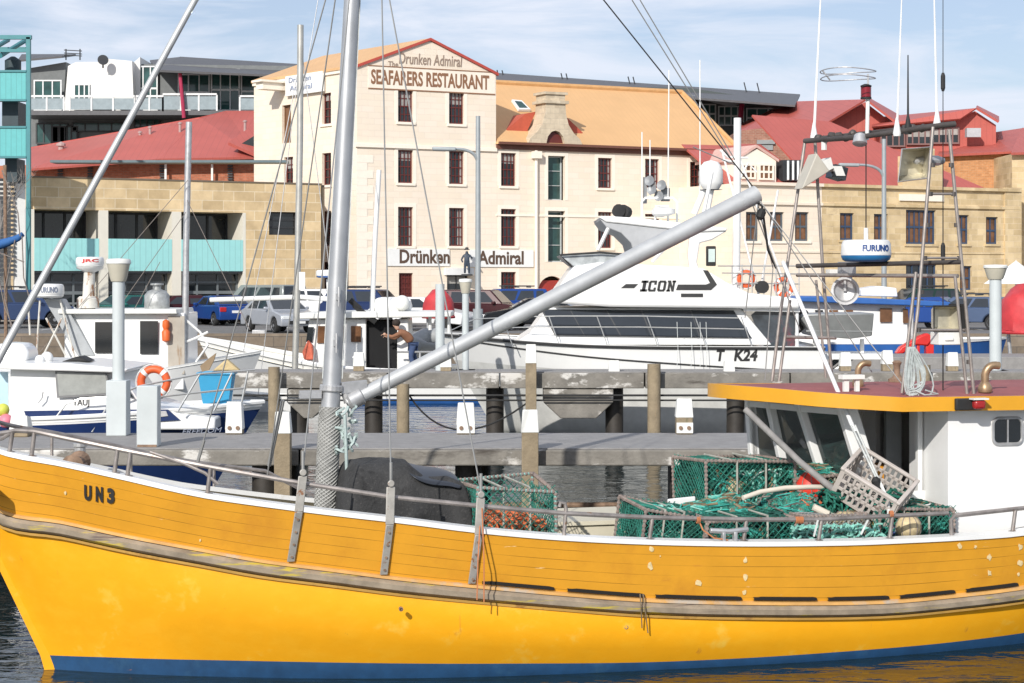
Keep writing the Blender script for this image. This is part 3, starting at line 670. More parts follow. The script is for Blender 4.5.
R4 = rowbuilding('old_stone_building', 'old sandstone building with blue framed windows and red roof', s3m, s3e, oldsand,
    [(840,213,854,240),(874,214,888,241),(906,210,936,244),(958,215,969,244),(986,217,998,244),(906,264,937,300),(960,266,972,290),(840,266,854,288)],
    [bf, bf, (blueframe, warmwin, 6, 2), bf, bf, (blueframe, darkwin, 4, 1, 'door'), bf, bf])
m = MB(); W3.slab(m, s3e-1.2, s3e+.1, zB, z3+.2, -.1, .12); m.build('corner_pier', oldsand, R4, world=True)
m = MB()
for k in range(20): W3.slab(m, s3m, s3m+(.8 if k%2 else .5), 2.1+k*.34, 2.44+k*.34, -.05, .015)
m.build('quoin', oldsand, R4, world=True)
m = MB(); a, b, c, d = W3.rect((899,192,943,207)); W3.slab(m, a, b, c+.35, c+.75, 0, .1); m.build('sign_panel', cream_trim, R4, world=True)
m = MB(); a, b, c, d = W3.rect((902,150,942,186)); W3.slab(m, a, b, z3+.13, z3+1.9, -.4, .05); W3.slab(m, a+.6, b-.6, z3+1.9, z3+2.4, -.4, .05); m.build('parapet_gable', oldsand, R4, world=True)
# roofs
def w3p(px, z, back): 
    s_ = W3.s_of(px); return W3.pt(s_, z, -back)
def roofw(mb, pts, th=.12):
    n_ = (pts[1]-pts[0]).cross(pts[2]-pts[0]).normalized(); n_ = n_ if n_.z > 0 else -n_
    k = len(pts); mb.add([q for q in pts]+[q+n_*th for q in pts], [tuple(range(k))[::-1], tuple(range(k, 2*k))]+[(i,(i+1)%k,(i+1)%k+k,i+k) for i in range(k)])
m = MB(); roofw(m, [w3p(733, z3-.2, .5), w3p(822, z3-.2, .5), w3p(824, z3+2.7, 6.5), w3p(738, z3+2.7, 6.5)]); m.build('roof', redroof, R3, world=True)
m = MB(); roofw(m, [w3p(822.3, z3-.2, .5), w3p(1000, z3-.2, .5), w3p(905, z3+4.4, 7.5), w3p(824.3, z3+4.6, 7.5)]); m.build('roof', redroof, R4, world=True)
# dormer
def d3(px, py, back):  # point on a plane parallel to W3 set back
    s_, z_ = W3.sz(px, py); k = 1 + back/W3.pt(s_,0).y; p = W3.pt(s_, z_); o = Vector((0,0,H)); return o + (p-o)*k
dp = [(738,181),(738,158),(757,149),(776,160),(776,182)]
m = MB(); v0 = [d3(x, y, 1.3) for x, y in dp]; v1 = [v - W3.n*4 for v in v0]; m.add(v0+v1, [tuple(range(5)), tuple(range(5,10))[::-1]]+[(i,i+5,(i+1)%5+5,(i+1)%5) for i in range(5)]); m.build('dormer', cream_trim, R3, world=True)
m = MB()
for q in ((735.5,161,757,147.5),(757,147.5,779,162)):
    a_, b_ = d3(q[0],q[1],1.2), d3(q[2],q[3],1.2); m.obox(a_, b_-a_, -W3.n*4.3, (0,0,.16))
m.build('dormer_roof', M('pink_verge', (.66,.42,.36), .6), R3, world=True)
W3d = Wall((733, 107.5*1.0119), (1020, 117.0*1.0111))
for r in ((740,164,755,179),(758,164,773,180)): window(W3d, W3d.rect(r), R3, cream_trim, warmwin, 3, 2, depth=-.03, name='dormer_window', rim=.1, bars=.08)
m = MB(); v = [d3(783,160,1.6), d3(801,160,1.6), d3(801,181,1.2), d3(783,181,1.2)]; m.add(v+[p-W3.n*2 for p in v], [(0,1,2,3),(4,7,6,5),(0,4,5,1),(1,5,6,2),(2,6,7,3),(3,7,4,0)]); m.build('roof_louvre', blackframe, R3, world=True)
for x in (788,793,798):
    m = MB(); a_ = d3(x,161,1.3); m.bar(a_, d3(x,180,1.0), .08, n=4); m.build('louvre_blade', wf, R3, world=True)

# brick block and big red roofs behind the right row
K1 = thing('brick_block', 'weathered red brick block rising behind the white dormer', 'building', tuple(PZ(770, TZ, 124)))
m = MB(); solid(m, [(737,305),(737,131),(800,124),(803,125),(803,305)], 124, 10); m.build('wall', M('pale_red_brick', (.34,.15,.10), .9, kind='brick', col2=(.40,.19,.13), bw=.3, bh=.11, mc=(.40,.28,.22), patches=[((.45,.30,.25), 1.0, .6, .1)]), K1, world=True)
m = MB(); pbox(m, 757, 140, 775, 144, 123.8, .3); pbox(m, 759, 144, 773, 150, 123.9, .1); m.build('vent_hood', M('vent_grey', (.3,.32,.32), .6), K1, world=True)
K2 = thing('red_shed', 'large red clad shed with low pitched roof behind the brick block', 'building', tuple(PZ(830, TZ, 135)))
redclad = M('red_cladding', (.46,.11,.085), .6, var=.06, kind='seam', step=.4, sw=.1, sd=.86)
m = MB(); solid(m, [(800,305),(800,141),(865,102),(899,128),(899,305)], 130, 14); m.build('wall', redclad, K2, world=True)
m = MB(); roofplane(m, (739,132,133),(800,141,128.5),(866,101,128.5),(790,103,150),(742,125,150)); m.build('roof', redroof, K2, world=True)
m = MB(); roofplane(m, (866,101,128.5),(901,128,128.5),(901,118,146),(866,98,146)); m.build('far_roof', redroof, K2, world=True)
K3 = thing('red_clerestory_building', 'red building with strip of clerestory windows and end gable', 'building', tuple(PZ(930, TZ, 130)))
m = MB(); solid(m, [(880,305),(880,128),(959,119),(975,111),(996,125),(996,305)], 128, 14); m.build('wall', redclad, K3, world=True)
m = MB(); roofplane(m, (872,128,127),(960,120,127),(976,109.5,127.5),(872,119,140)); roofplane(m, (976,109.5,127.4),(998,123,127.4),(998,118,145),(976,107,145)); m.build('roof', redroof, K3, world=True)
panes(K3, [(880,131,905,147),(906,129,931,145),(932,127,959,144)], 127.9, M('clerestory_frame', (.22,.12,.11), .6), darkwin, 4, 1)
m = MB(); pbox(m, 967,128,981,137,126.5,.6); m.build('aircon_box', M('aircon_grey', (.42,.44,.45), .5), K3, world=True)
K4 = thing('orange_brick_building', 'orange rendered brick building with broad red roof at the right', 'building', tuple(PZ(985, TZ, 124)))
m = MB(); solid(m, [(940,305),(940,156),(1012,153),(1012,305)], 123, 12); m.build('wall', orangebrick, K4, world=True)
m = MB(); roofplane(m, (938,157,122.5),(1012,153.5,122.5),(1030,129,134),(990,135,134),(940,150,134)); m.build('roof', redroof, K4, world=True)
m = MB(); m.bar(P(1009,160,122.7), P(1009,192,122.7), .1); m.lathe([(.05,-.2),(.3,0),(.3,.35)], P(1009,161,122.7), 10); m.build('downpipe', redtrim, K4, world=True)
K5 = thing('stone_end_building', 'sandstone end wall with red roof at the right edge', 'building', tuple(PZ(1040, TZ, 120)))
m = MB(); solid(m, [(1012,305),(1012,154),(1100,150),(1100,305)], 118.5, 12); m.build('wall', oldsand, K5, world=True)
m = MB(); roofplane(m, (1011,155,118),(1110,152,118),(1110,128,128),(1022,130,128)); m.build('roof', redroof, K5, world=True)

# ---------------------------------------------------------------- street lamps
def curve_pts(p0, p1, p2, n=10): return [p0*(1-t)**2 + p1*2*t*(1-t) + p2*t*t for t in [i/n for i in range(n+1)]]
lampgrey = M('lamp_grey', (.34,.37,.38), .5, metal=.2, var=.08)
def street_lamp(px, Y, ytop, yarm, armx, lab, r=.12):
    b = PZ(px, QZ if Y < 101.4 else TZ, Y); t = thing('street_lamp', lab, 'street lamp', tuple(b), group='street lamps on the quay')
    m = MB(); top = P(px, ytop, Y); m.bar(b, top, r*1.15, r*.85, n=12); m.bar(b, b+Vector((0,0,1.0)), r*1.9, n=12); m.build('pole', lampgrey, t, world=True, smooth=True)
    a = P(px, yarm+15, Y); e = P(armx, yarm, Y-.3); m = MB(); m.tube(curve_pts(a, P(px-1, yarm-2, Y-.1), e, 10), r*.7, n=8, r2=r*.45); arm = m.build('arm', lampgrey, t, world=True, smooth=True)
    m = MB(); d = Vector((-1,0,.02)); m.obox(e+Vector((.3,-.2,-.09)), d*1.0, (0,.36,0), (0,0,.16)); m.build('lamp_head', lampgrey, t, world=True, bevel=.05)
street_lamp(478, 80, 116, 149, 449, 'tall grey street lamp standing in front of the cream gabled restaurant', .115)
street_lamp(884, 92, 139, 165, 853, 'grey street lamp in front of the old sandstone building', .12)

# statue over the entrance
fx = W1.s_of(461); 
fz = W1.sz(461, 274)[1]
fp = W1.pt(fx, fz, .75)
def fig_at(o, s, pts): return [((o.x+x*s, o.y+y*s, o.z+z*s), r*s) for x, y, z, r in pts]
st = thing('sailor_figure', 'small painted sailor figure on a bracket above the restaurant entrance', 'statue', tuple(fp))
def fl(pts): return [((x,y,z), r) for x, y, z, r in pts]
figure_mesh('body', (fl([(0,0,.62,.13),(0,0,.85,.14),(0,0,1.02,.15),(0,0,1.14,.06),(0,-.02,1.28,.11),
    (-.18,0,1.02,.06),(-.30,-.05,.80,.05),(-.22,-.15,.64,.045),(.18,0,1.02,.06),(.30,-.08,.86,.05),(.22,-.2,.98,.04),
    (-.1,0,.5,.085),(-.11,-.03,.25,.07),(-.11,0,.03,.06),(.1,0,.5,.085),(.12,-.03,.25,.07),(.12,0,.03,.06)]),
    [(0,1),(1,2),(2,3),(3,4),(2,5),(5,6),(6,7),(2,8),(8,9),(9,10),(0,11),(11,12),(12,13),(0,14),(14,15),(15,16)]), M('sailor_blue', (.03,.045,.07), .6, var=.5, scale=6), st)
m = MB(); m.lathe([(.17,0),(.17,.03),(.1,.04),(.09,.14),(.001,.16)], (0,-.02,1.33), 14); m.build('cap', blackframe, st)
m = MB(); m.box(-.3,-.25,-.10,.3,.75,0); m.build('bracket', blackframe, st)

# ---------------------------------------------------------------- cars
tyre_m = M('tyre_rubber', (.02,.02,.02), .8); rim_m = M('alloy_rim', (.5,.5,.5), .3, metal=.8)
carglass = M('car_glass', (.025,.03,.035), .05, spec=.8); redlens = M('red_tail_lens', (.45,.02,.02), .2); clearlens = M('clear_headlight', (.7,.72,.72), .1)
def carpaint(n, c, metal=.35): return M(n, c, .22, metal=metal, var=.03)
STY = {  # profile of the lower body: (x,z) going round from front bumper; roof: (x,z) of the glasshouse; length
 'hatch': dict(L=4.2, W=1.74, belt=[(-2.1,.62),(-2.02,.78),(-1.15,.95),(1.75,1.0),(2.05,.92),(2.1,.55)], top=[(-1.15,.94),(-.35,1.42),(1.05,1.46),(1.85,.99)], wb=1.28, r=.31),
 'sedan': dict(L=4.7, W=1.78, belt=[(-2.35,.60),(-2.25,.76),(-1.2,.94),(1.5,1.0),(2.25,.98),(2.35,.55)], top=[(-1.2,.93),(-.35,1.40),(.75,1.43),(1.65,.99)], wb=1.38, r=.31),
 'wagon': dict(L=4.6, W=1.78, belt=[(-2.3,.60),(-2.2,.78),(-1.2,.95),(2.1,1.0),(2.25,.9),(2.3,.55)], top=[(-1.2,.94),(-.4,1.46),(1.7,1.46),(2.1,1.0)], wb=1.36, r=.32),
 'suv':   dict(L=4.7, W=1.88, belt=[(-2.35,.75),(-2.25,1.0),(-1.15,1.12),(2.2,1.16),(2.33,1.05),(2.35,.65)], top=[(-1.15,1.1),(-.5,1.76),(1.95,1.76),(2.22,1.15)], wb=1.4, r=.38),
 'van':   dict(L=4.9, W=1.9, belt=[(-2.4,.75),(-2.3,.98),(-1.75,1.12),(2.35,1.18),(2.42,1.05),(2.45,.6)], top=[(-1.75,1.1),(-.9,1.95),(2.2,1.97),(2.36,1.17)], wb=1.5, r=.34),
}
def car(style, paint, label, px, py_or_z, Y, rz, z=QZ, rack=False, group='cars parked on the quay'):
    s = STY[style]; loc = PZ(px, z, Y); t = thing('parked_car', label, 'car', tuple(loc), rz, group)
    Wd = s['W']/2; r = s['r']; wb = s['wb']
    low = [(s['L']/2-.03, .28)]
    def archp(cx): return [(cx + (r+.07)*math.cos(a), r + (r+.07)*math.sin(a)) for a in [math.pi*k/8 for k in range(9)] if r+(r+.07)*math.sin(a) > .26]
    poly = list(s['belt']) + [(s['L']/2-.03, .28)] + archp(wb) + archp(-wb) + [(-s['L']/2+.04, .28)]
    m = MB(); m.prism(poly, lambda a, b, d: Vector((a, d*(1 if b < .8 else .985), b)), -Wd, Wd); body = m.build('body', paint, t, bevel=.05)
    tp = s['top']; inset = .16
    def tf(a, b, d): k = (b - tp[0][1])/(tp[1][1]-tp[0][1]); return Vector((a, d*(Wd-.03-inset*max(0,min(1,k))), b))
    m = MB(); m.prism([(a, b) for a, b in tp], tf, -1, 1); m.build('roof', paint, t, bevel=.04)
    # glazing: side glass, windscreen, rear glass, all set 6 mm proud of the cabin
    for sd in (-1, 1):
        m = MB(); (x0,z0_),(x1,z1_),(x2,z2_),(x3,z3_) = tp
        def sp(u, v):   # u 0..1 along, v 0..1 up
            xa = x0+(x1-x0)*v; xb = x3+(x2-x3)*v; zz = z0_+(z1_-z0_)*v; p = tf(xa+(xb-xa)*u, zz, sd); p.y += sd*.008; return p
        cuts = [(.10,.44),(.47,.74),(.77,.93)] if style in ('suv','wagon','van') else [(.12,.50),(.54,.88)]
        for c0, c1 in cuts: m.quad(sp(c0,.14), sp(c1,.14), sp(c1,.86), sp(c0+.03,.86))
        m.build('side_window', carglass, t)
    for nm, (xa,za), (xb,zb_) in (('windscreen', tp[0], tp[1]), ('rear_window', tp[3], tp[2])):
        m = MB(); sg = -1 if nm == 'windscreen' else 1
        def fp_(v, y): x = xa+(xb-xa)*v + sg*.012; z_ = za+(zb_-za)*v+.008; k = (z_-tp[0][1])/(tp[1][1]-tp[0][1]); return Vector((x, y*(Wd-.10-inset*k), z_))
        m.quad(fp_(.12,-1), fp_(.12,1), fp_(.9,1), fp_(.9,-1)); m.build(nm, carglass, t)
    for cx in (-wb, wb):
        for sd in (-1, 1):
            m = MB(); m.lathe([(r*.62,-.10),(r*.93,-.105),(r,-.07),(r,.07),(r*.93,.105),(r*.62,.10)], (cx, sd*(Wd-.12), r), 20, ax=(0,1,0)); wh = m.build('wheel', tyre_m, t, smooth=True)
            m = MB(); m.lathe([(.02,.115),(r*.2,.115),(r*.22,.085),(r*.60,.09),(r*.66,.108),(r*.66,.05)], (cx, sd*(Wd-.12), r), 16, ax=(0,sd,0)); m.build('rim', rim_m, wh)
    zb2 = s['belt'][1][1]
    for sd in (-1, 1):
        m = MB(); m.box(-s['L']/2-.012, min(sd*(Wd-.45),sd*(Wd-.06)), zb2-.20, -s['L']/2+.2, max(sd*(Wd-.45),sd*(Wd-.06)), zb2-.05); m.build('headlight', clearlens, t, bevel=.02)
        ze = s['belt'][3][1]; m = MB(); m.box(s['L']/2-.15, min(sd*(Wd-.35),sd*(Wd-.03)), ze-.32, s['L']/2+.012, max(sd*(Wd-.35),sd*(Wd-.03)), ze-.10); m.build('tail_light', redlens, t, bevel=.02)
        m = MB(); m.box(tp[0][0]+.35, min(sd*(Wd-.02),sd*(Wd+.17)), tp[0][1]+.02, tp[0][0]+.5, max(sd*(Wd-.02),sd*(Wd+.17)), tp[0][1]+.15); m.build('mirror', paint, t, bevel=.03)
    m = MB(); m.box(-s['L']/2-.02,-.5,.38,-s['L']/2+.05,.5,.52); m.build('grille', dark, t)
    m = MB(); m.box(s['L']/2-.02,-.22,.62,s['L']/2+.02,.22,.74); m.build('number_plate', white, t); m = MB(); m.box(-s['L']/2-.03,-.22,.4,-s['L']/2,.22,.5); m.build('number_plate', white, t)
    if rack:
        m = MB(); zt = tp[1][1]+.08
        for x in (-.1, .6, 1.2): m.bar((x,-.7,zt), (x,.7,zt), .025)
        for y in (-.68, .68): m.bar((-.2,y,zt+.06), (1.4,y,zt+.06), .03)
        m.build('roof_rack', blackframe, t)
    return t
Rd = math.radians
silver = carpaint('silver_paint', (.42,.44,.47)); bluecar = carpaint('bright_blue_paint', (.02,.07,.28)); slateb = carpaint('slate_blue_paint', (.09,.13,.22)); greyv = carpaint('grey_van_paint', (.30,.32,.31))
marooncar = carpaint('maroon_paint', (.045,.007,.01), .1); blackcar = carpaint('black_paint', (.015,.017,.02)); whitecar = carpaint('white_car_paint', (.75,.75,.74), 0); darkblue = carpaint('dark_blue_paint', (.02,.04,.12)); greenc = carpaint('teal_green_paint', (.03,.16,.14)); ltblue = carpaint('pale_blue_paint', (.25,.33,.45))
# nose is -x; rz 180 = nose to the right
car('hatch', silver, 'silver hatchback parked by the quay edge with its front to the right', 279, 0, 81, Rd(122))
car('hatch', bluecar, 'bright blue hatchback seen from behind in front of the turquoise balconies', 219, 0, 93, Rd(-58))
car('van', greyv, 'grey van parked behind the silver hatchback', 264, 0, 95.5, Rd(-40), group='cars parked on the quay')
car('hatch', marooncar, 'dark maroon hatchback to the left of the bright blue hatchback', 176, 0, 95, Rd(30))
car('suv', carpaint('dusk_blue_paint', (.05,.08,.17)), 'slate blue four wheel drive at the far left of the quay', 20, 0, 87.5, Rd(205), rack=True)
car('van', darkblue, 'dark blue van behind the slate blue four wheel drive', -6, 0, 97, Rd(80))
car('wagon', greenc, 'teal green wagon with roof rack behind the radar mast boat', 126, 0, 93, Rd(50), rack=True)
car('suv', whitecar, 'white four wheel drive parked behind the aluminium mast', 325, 0, 94, Rd(150))
car('suv', darkblue, 'dark blue four wheel drive behind the small white wheelhouse', 372, 0, 90.5, Rd(160), rack=True)
car('wagon', whitecar, 'white wagon facing right in front of the cream restaurant', 422, 0, 83.5, Rd(158))
car('suv', marooncar, 'maroon four wheel drive beside the restaurant entrance', 484, 0, 87, Rd(165))
car('suv', bluecar, 'bright blue four wheel drive with roof load below the right hand restaurant sign', 505, 0, 95, Rd(8), rack=True)
car('hatch', ltblue, 'pale blue hatchback near the arched red door', 552, 0, 97.5, Rd(160))
car('sedan', blackcar, 'black sedan glimpsed behind the bow rail of the motor cruiser', 535, 0, 84, Rd(5))
car('suv', carpaint('dark_green_paint', (.02,.05,.04)), 'dark green four wheel drive below the blue door', 917, 0, 97.5, Rd(15), rack=True)
car('wagon', slateb, 'slate blue wagon parked in front of the old sandstone building', 966, 0, 85.5, Rd(-28), rack=True)
car('hatch', bluecar, 'bright blue hatchback beside the spotlight box', 921, 0, 86, Rd(-30))
car('wagon', darkblue, 'dark blue wagon at the right edge in front of the stone wall', 1030, 0, 96, Rd(20))
# ================================================================ PIERS
def px_at(Y, z): return HY + (H-z)*F/Y
NP = thing('near_pier', 'weathered concrete pier nearest the yellow fishing boat', 'pier', (0, 24.3, 0))
m = MB(); m.box(-40, 23.45, 1.385, 14, 25.75, 1.40); m.build('deck', decktop, NP, world=True)
m = MB()
xs = [-40, -15.2, -9.1, -6.3, -2.62, .18, 3.4, 6.9, 14]
for a, b in zip(xs, xs[1:]): m.box(a+.012, 23.4, 1.185, b-.012, 25.8, 1.382)
m.build('edge_beam', concrete, NP, world=True, bevel=.02)
for x in (-9.6, -6.9, -3.1, -.55, 2.15, 5.2, 8.5):
    m = MB(); m.bar((x, 23.9, -1.5), (x, 23.9, 1.185), .17, n=12); m.build('pile', wetpile, NP, world=True, smooth=True)
    m = MB(); m.bar((x+.1, 25.4, -1.5), (x+.1, 25.4, 1.185), .17, n=12); m.build('pile', wetpile, NP, world=True, smooth=True)
m = MB(); m.bar((-40, 24.1, .62), (14, 24.1, .62), .035); m.build('service_pipe', rust, NP, world=True)
FP = thing('far_pier', 'long narrow timber and concrete walkway in front of the motor cruiser', 'pier', (0, 40, 0))
m = MB(); m.box(-5.7, 38.98, 1.555, 22, 40.2, 1.575); m.build('deck', decktop, FP, world=True)
m = MB(); xs = [-5.7, -2.55, -.25, 2.72, 5.7, 8.4, 11.2, 14, 22]
for a, b in zip(xs, xs[1:]): m.box(a+.015, 38.9, 1.24, b-.015, 39.2, 1.55); m.box(a+.015, 39.5, 1.24, b-.015, 39.7, 1.55)
m.build('edge_beam', concrete, FP, world=True, bevel=.015)
for px in (300, 374, 495, 614, 735, 850, 960):
    x = (px-512)*39.6/F; m = MB(); m.bar((x, 39.5, -2), (x, 39.5, 1.24), .19, n=12); m.build('pile', wetpile, FP, world=True, smooth=True)
for x0, x1 in ((543, 612), (290, 332), (760, 820)):
    a, b = (x0-512)*39.5/F, (x1-512)*39.5/F; m = MB()
    m.prism([(a,1.23),(b,1.23),(b,.95),(b-.35,.62),(a+.35,.62),(a,.95)], lambda p, q, d: Vector((p, d, q)), 38.95, 39.9); m.build('concrete_pile_cap', concrete, FP, world=True, bevel=.02)
m = MB(); m.bar((-5.7, 38.85, 1.1), (22, 38.85, 1.1), .022); m.bar((-5.7, 38.84, 1.0), (22, 38.84, 1.0), .018); m.tube(curve_pts(Vector((-2.1,38.84,1.1)), Vector((-1.2,38.7,-.3)), Vector((.5,38.84,1.1)), 14), .02); m.build('service_cable', dark, FP, world=True)
for px, ytop, w_ in ((274, 367, .24), (403, 384, .26), (654, 364, .27), (924, 365, .26)):
    x = (px-512)*38.65/F; zt = H-(ytop-HY)*38.65/F; t = thing('mooring_pile', {274:'grey timber pile just right of the white launch bow', 403:'short timber pile under the lower end of the boom', 654:'tall timber pile in front of the motor cruiser hull', 924:'timber pile behind the wheelhouse roof of the yellow boat'}[px], 'mooring pile', (x, 38.65, 0), group='timber piles of the far pier')
    m = MB(); m.bar((x, 38.65, -2), (x, 38.65, zt), w_/2, n=14); m.build('timber', timber, t, world=True, smooth=True)
# white capped fender posts (cap is a part)
def cap_post(px, ytop, ycap, ybot_z, Y, w_, lab, bolts=False, group='white capped posts along the piers'):
    x = (px-512)*Y/F; z1 = H-(ytop-HY)*Y/F; zc = H-(ycap-HY)*Y/F
    t = thing('capped_post', lab, 'post', (x, Y, ybot_z), group=group)
    m = MB(); m.box(x-w_/2, Y-w_/2, ybot_z, x+w_/2, Y+w_/2, zc); m.build('timber', timber, t, world=True, bevel=.012)
    m = MB(); a = w_/2+.008; b = a*.82
    m.add([(x-a,Y-a,zc-.002),(x+a,Y-a,zc-.002),(x+a,Y+a,zc-.002),(x-a,Y+a,zc-.002),(x-b,Y-b,z1),(x+b,Y-b,z1),(x+b,Y+b,z1-.03),(x-b,Y+b,z1-.03)],[(0,3,2,1),(4,5,6,7),(0,1,5,4),(1,2,6,5),(2,3,7,6),(3,0,4,7)])
    m.build('cap', chalk, t, world=True, bevel=.01)
    if bolts:
        m = MB(); m.box(x-w_/2, Y-w_/2-.015, ybot_z+.02, x+w_/2, Y-w_/2-.002, ybot_z+.16); m.build('plate', chalk, t, world=True)
        m = MB()
        for k in (-.25, .25): m.bar((x+k*w_, Y-w_/2-.035, ybot_z+.09), (x+k*w_, Y-w_/2, ybot_z+.09), .028, n=8)
        m.build('bolt', rust, t, world=True)
    return t
cap_post(530, 409, 432, -1.2, 23.25, .205, 'tall white capped timber post right of the black covered heap')
cap_post(283, 411, 433, -1.2, 23.25, .195, 'white capped timber post in front of the near pier left of the aluminium mast')
cap_post(235, 401, 429, 1.40, 25.6, .22, 'white capped bollard on the near pier beside the dark launch bow', True)
cap_post(466, 402, 424, 1.40, 25.6, .24, 'white capped bollard on the near pier between the mast and the tall capped post', True)
cap_post(684, 398, 417, 1.40, 25.6, .22, 'white capped bollard on the near pier closest to the wheelhouse', True)
cap_post(21, 415, 429, 1.40, 25.2, .24, 'white capped bollard at the far left end of the near pier')
for px, yt, lab in ((359, 352, 'small white block on the far pier just right of the mast'), (446, 353, 'small white block on the far pier behind the boom'), (531, 344, 'slim white capped post on the far pier above the tall capped post'), (614, 360, 'low white block on the far pier below the cruiser windows'), (729, 360, 'low white block on the far pier below the registration letters'),
                    (845, 352, 'white block on the far pier left of the copper vent pipe'), (887, 350, 'white block on the far pier beside the red crane'), (952, 352, 'white block on the far pier below the square spotlight')):
    cap_post(px, yt, yt+14 if px != 531 else yt+19, 1.575 if px != 531 else -1.5, 39.3 if px != 531 else 38.7, .22, lab)
# lamp posts standing on the piers
def pier_lamp(px, Y, zb, ytop, w_, lab, block=None, cap=True):
    x = (px-512)*Y/F; zt = H-(ytop-HY)*Y/F; t = thing('pier_lamp', lab, 'lamp post', (x, Y, zb), group='pale grey lamp posts on the piers')
    m = MB(); m.bar((x,Y,zb), (x,Y,zt-(.30 if cap else 0)), w_/2, n=16); m.build('pole', postgrey, t, world=True, smooth=True)
    if cap:
        k = w_*1.0; m = MB(); m.lathe([(k*.60,-.30),(k*.70,-.25),(k*.93,-.07)], (x,Y,zt), 18); m.build('collar', sandpaint, t, world=True, smooth=True)
        m = MB(); m.lathe([(k*.93,-.07),(k*1.0,-.06),(k*1.0,-.02),(k*.9,0),(.01,.01)], (x,Y,zt), 18); m.build('lamp_cap', chalk, t, world=True, smooth=True)
    if block:
        bw_, yb = block; z1 = H-(yb-HY)*Y/F; m = MB(); m.box(x-bw_/2, Y-bw_/2-.02, zb, x+bw_/2, Y+bw_/2, z1); m.build('pedestal', postgrey, t, world=True, bevel=.01)
pier_lamp(118.5, 25.4, 1.40, 259, .165, 'tall lamp post with beige collar on the near pier in front of the launch', (.27, 380))
pier_lamp(440, 39.6, 1.575, 284, .19, 'pale grey post without a collar in front of the red covered dinghy', cap=False)
pier_lamp(465.5, 39.9, 1.575, 279, .14, 'slim pale grey lamp post with beige collar just right of the red covered dinghy', (.42, 392-8))
pier_lamp(995.5, 39.6, 1.575, 265, .25, 'pale grey lamp post with beige collar on the far pier near the right edge', (.46, 374))
t = thing('service_pedestal', 'plain pale grey service pedestal on the near pier right of the tall lamp post', 'service pedestal', ((148.5-512)*23.7/F, 23.7, 1.4))
x = (148.5-512)*23.7/F; m = MB(); m.box(x-.13, 23.6, 1.4, x+.13, 23.84, H-(386-HY)*23.6/F); m.build('cabinet', postgrey, t, world=True, bevel=.01)
m = MB(); m.box(x-.12, 23.59, 1.4, x+.12, 23.85, 1.43); m.build('base', rust, t, world=True)
t = thing('quay_cabinet', 'grey metal electrical box on the quay edge below the silver hatchback', 'cabinet', tuple(PZ(258, QZ+.12, 74.8)))
m = MB(); pbox(m, 252, 330, 265, 344, 74.7, .4); m.build('box', steel, t, world=True, bevel=.02)

# ================================================================ OTHER BOATS
def hull_bands(t, xb, xs, yc, hb, z_bow, z_mid, z_st, bands, rake=.8, keel=-.5, tr=.9, mid=.42, flare=.18, n=26, bluff=2.2):
    """lofted hull, bow at xb; bands = [(part name, material, f0, f1)] of the height from waterline (0) to sheer (1)"""
    sg = 1 if xs > xb else -1; Ln = abs(xs-xb)
    def shz(u): return smooth_tab([(0, z_bow), (mid, z_mid), (1, z_st)], u)
    def pt(u, f, side):
        zs = shz(u); z = keel + (0-keel)*(f+1) if f < 0 else zs*f
        w_ = hb*(1-(1-min(1, u/mid))**bluff) if u < mid else hb*(1-(1-tr)*((u-mid)/(1-mid))**1.5)
        bowk = max(0, 1-u/mid)
        if f >= 0: k = .86 + .14*f - flare*bowk*(1-f)*1.6
        else: k = (.86 - flare*bowk*1.6)*(1+f)**.6 if f > -1 else 0
        x = xb + sg*(u*Ln + rake*(1-max(f, -.6))*(1-u)**2)
        return Vector((x, yc - side*w_*max(k, 0), z))
    for nm, mt, f0, f1 in bands:
        ks = max(2, int((f1-f0)*8)); m = MB()
        for side in (1, -1):
            rows = [[pt(i/n, f0+(f1-f0)*j/ks, side) for i in range(n+1)] for j in range(ks+1)]
            b = len(m.v); [m.v.extend(r) for r in rows]
            for j in range(ks):
                for i in range(n):
                    q = (b+j*(n+1)+i, b+j*(n+1)+i+1, b+(j+1)*(n+1)+i+1, b+(j+1)*(n+1)+i); m.f.append(q if side*sg > 0 else q[::-1])
        for j in range(ks):   # transom
            f_a, f_b = f0+(f1-f0)*j/ks, f0+(f1-f0)*(j+1)/ks; m.quad(pt(1,f_a,1), pt(1,f_a,-1), pt(1,f_b,-1), pt(1,f_b,1))
        m.build(nm, mt, t, world=True, smooth=True)
    return pt, shz
def deck_from(t, pt, mat, n=26, drop=.06, name='deck'):
    m = MB()
    for i in range(n):
        a, b, c, d = pt(i/n,1,1), pt((i+1)/n,1,1), pt((i+1)/n,1,-1), pt(i/n,1,-1)
        z = Vector((0,0,drop)); m.quad(a-z, b-z, c-z, d-z)
    m.build(name, mat, t, world=True)
def prof(poly, Y0, Y1, inset=0, mb=None):
    """cabin from a side silhouette in pixels at distance Y0, running back to Y1; inset narrows the top"""
    p3 = [(P(x,y,Y0).x, P(x,y,Y0).z) for x, y in poly]; zmin = min(q[1] for q in p3); zmax = max(q[1] for q in p3)
    mb = mb or MB(); k = lambda b: inset*(b-zmin)/(zmax-zmin)
    return mb.prism(p3, lambda a, b, d: Vector((a, Y0+k(b), b)), 0, 1, lambda a, b, d: Vector((a, Y1-k(b), b)))
def flat(poly, Y, mb=None, th=.02):
    mb = mb or MB(); return mb.prism([(P(x,y,Y).x, P(x,y,Y).z) for x, y in poly], lambda a, b, e: Vector((a, e, b)), Y, Y+th)
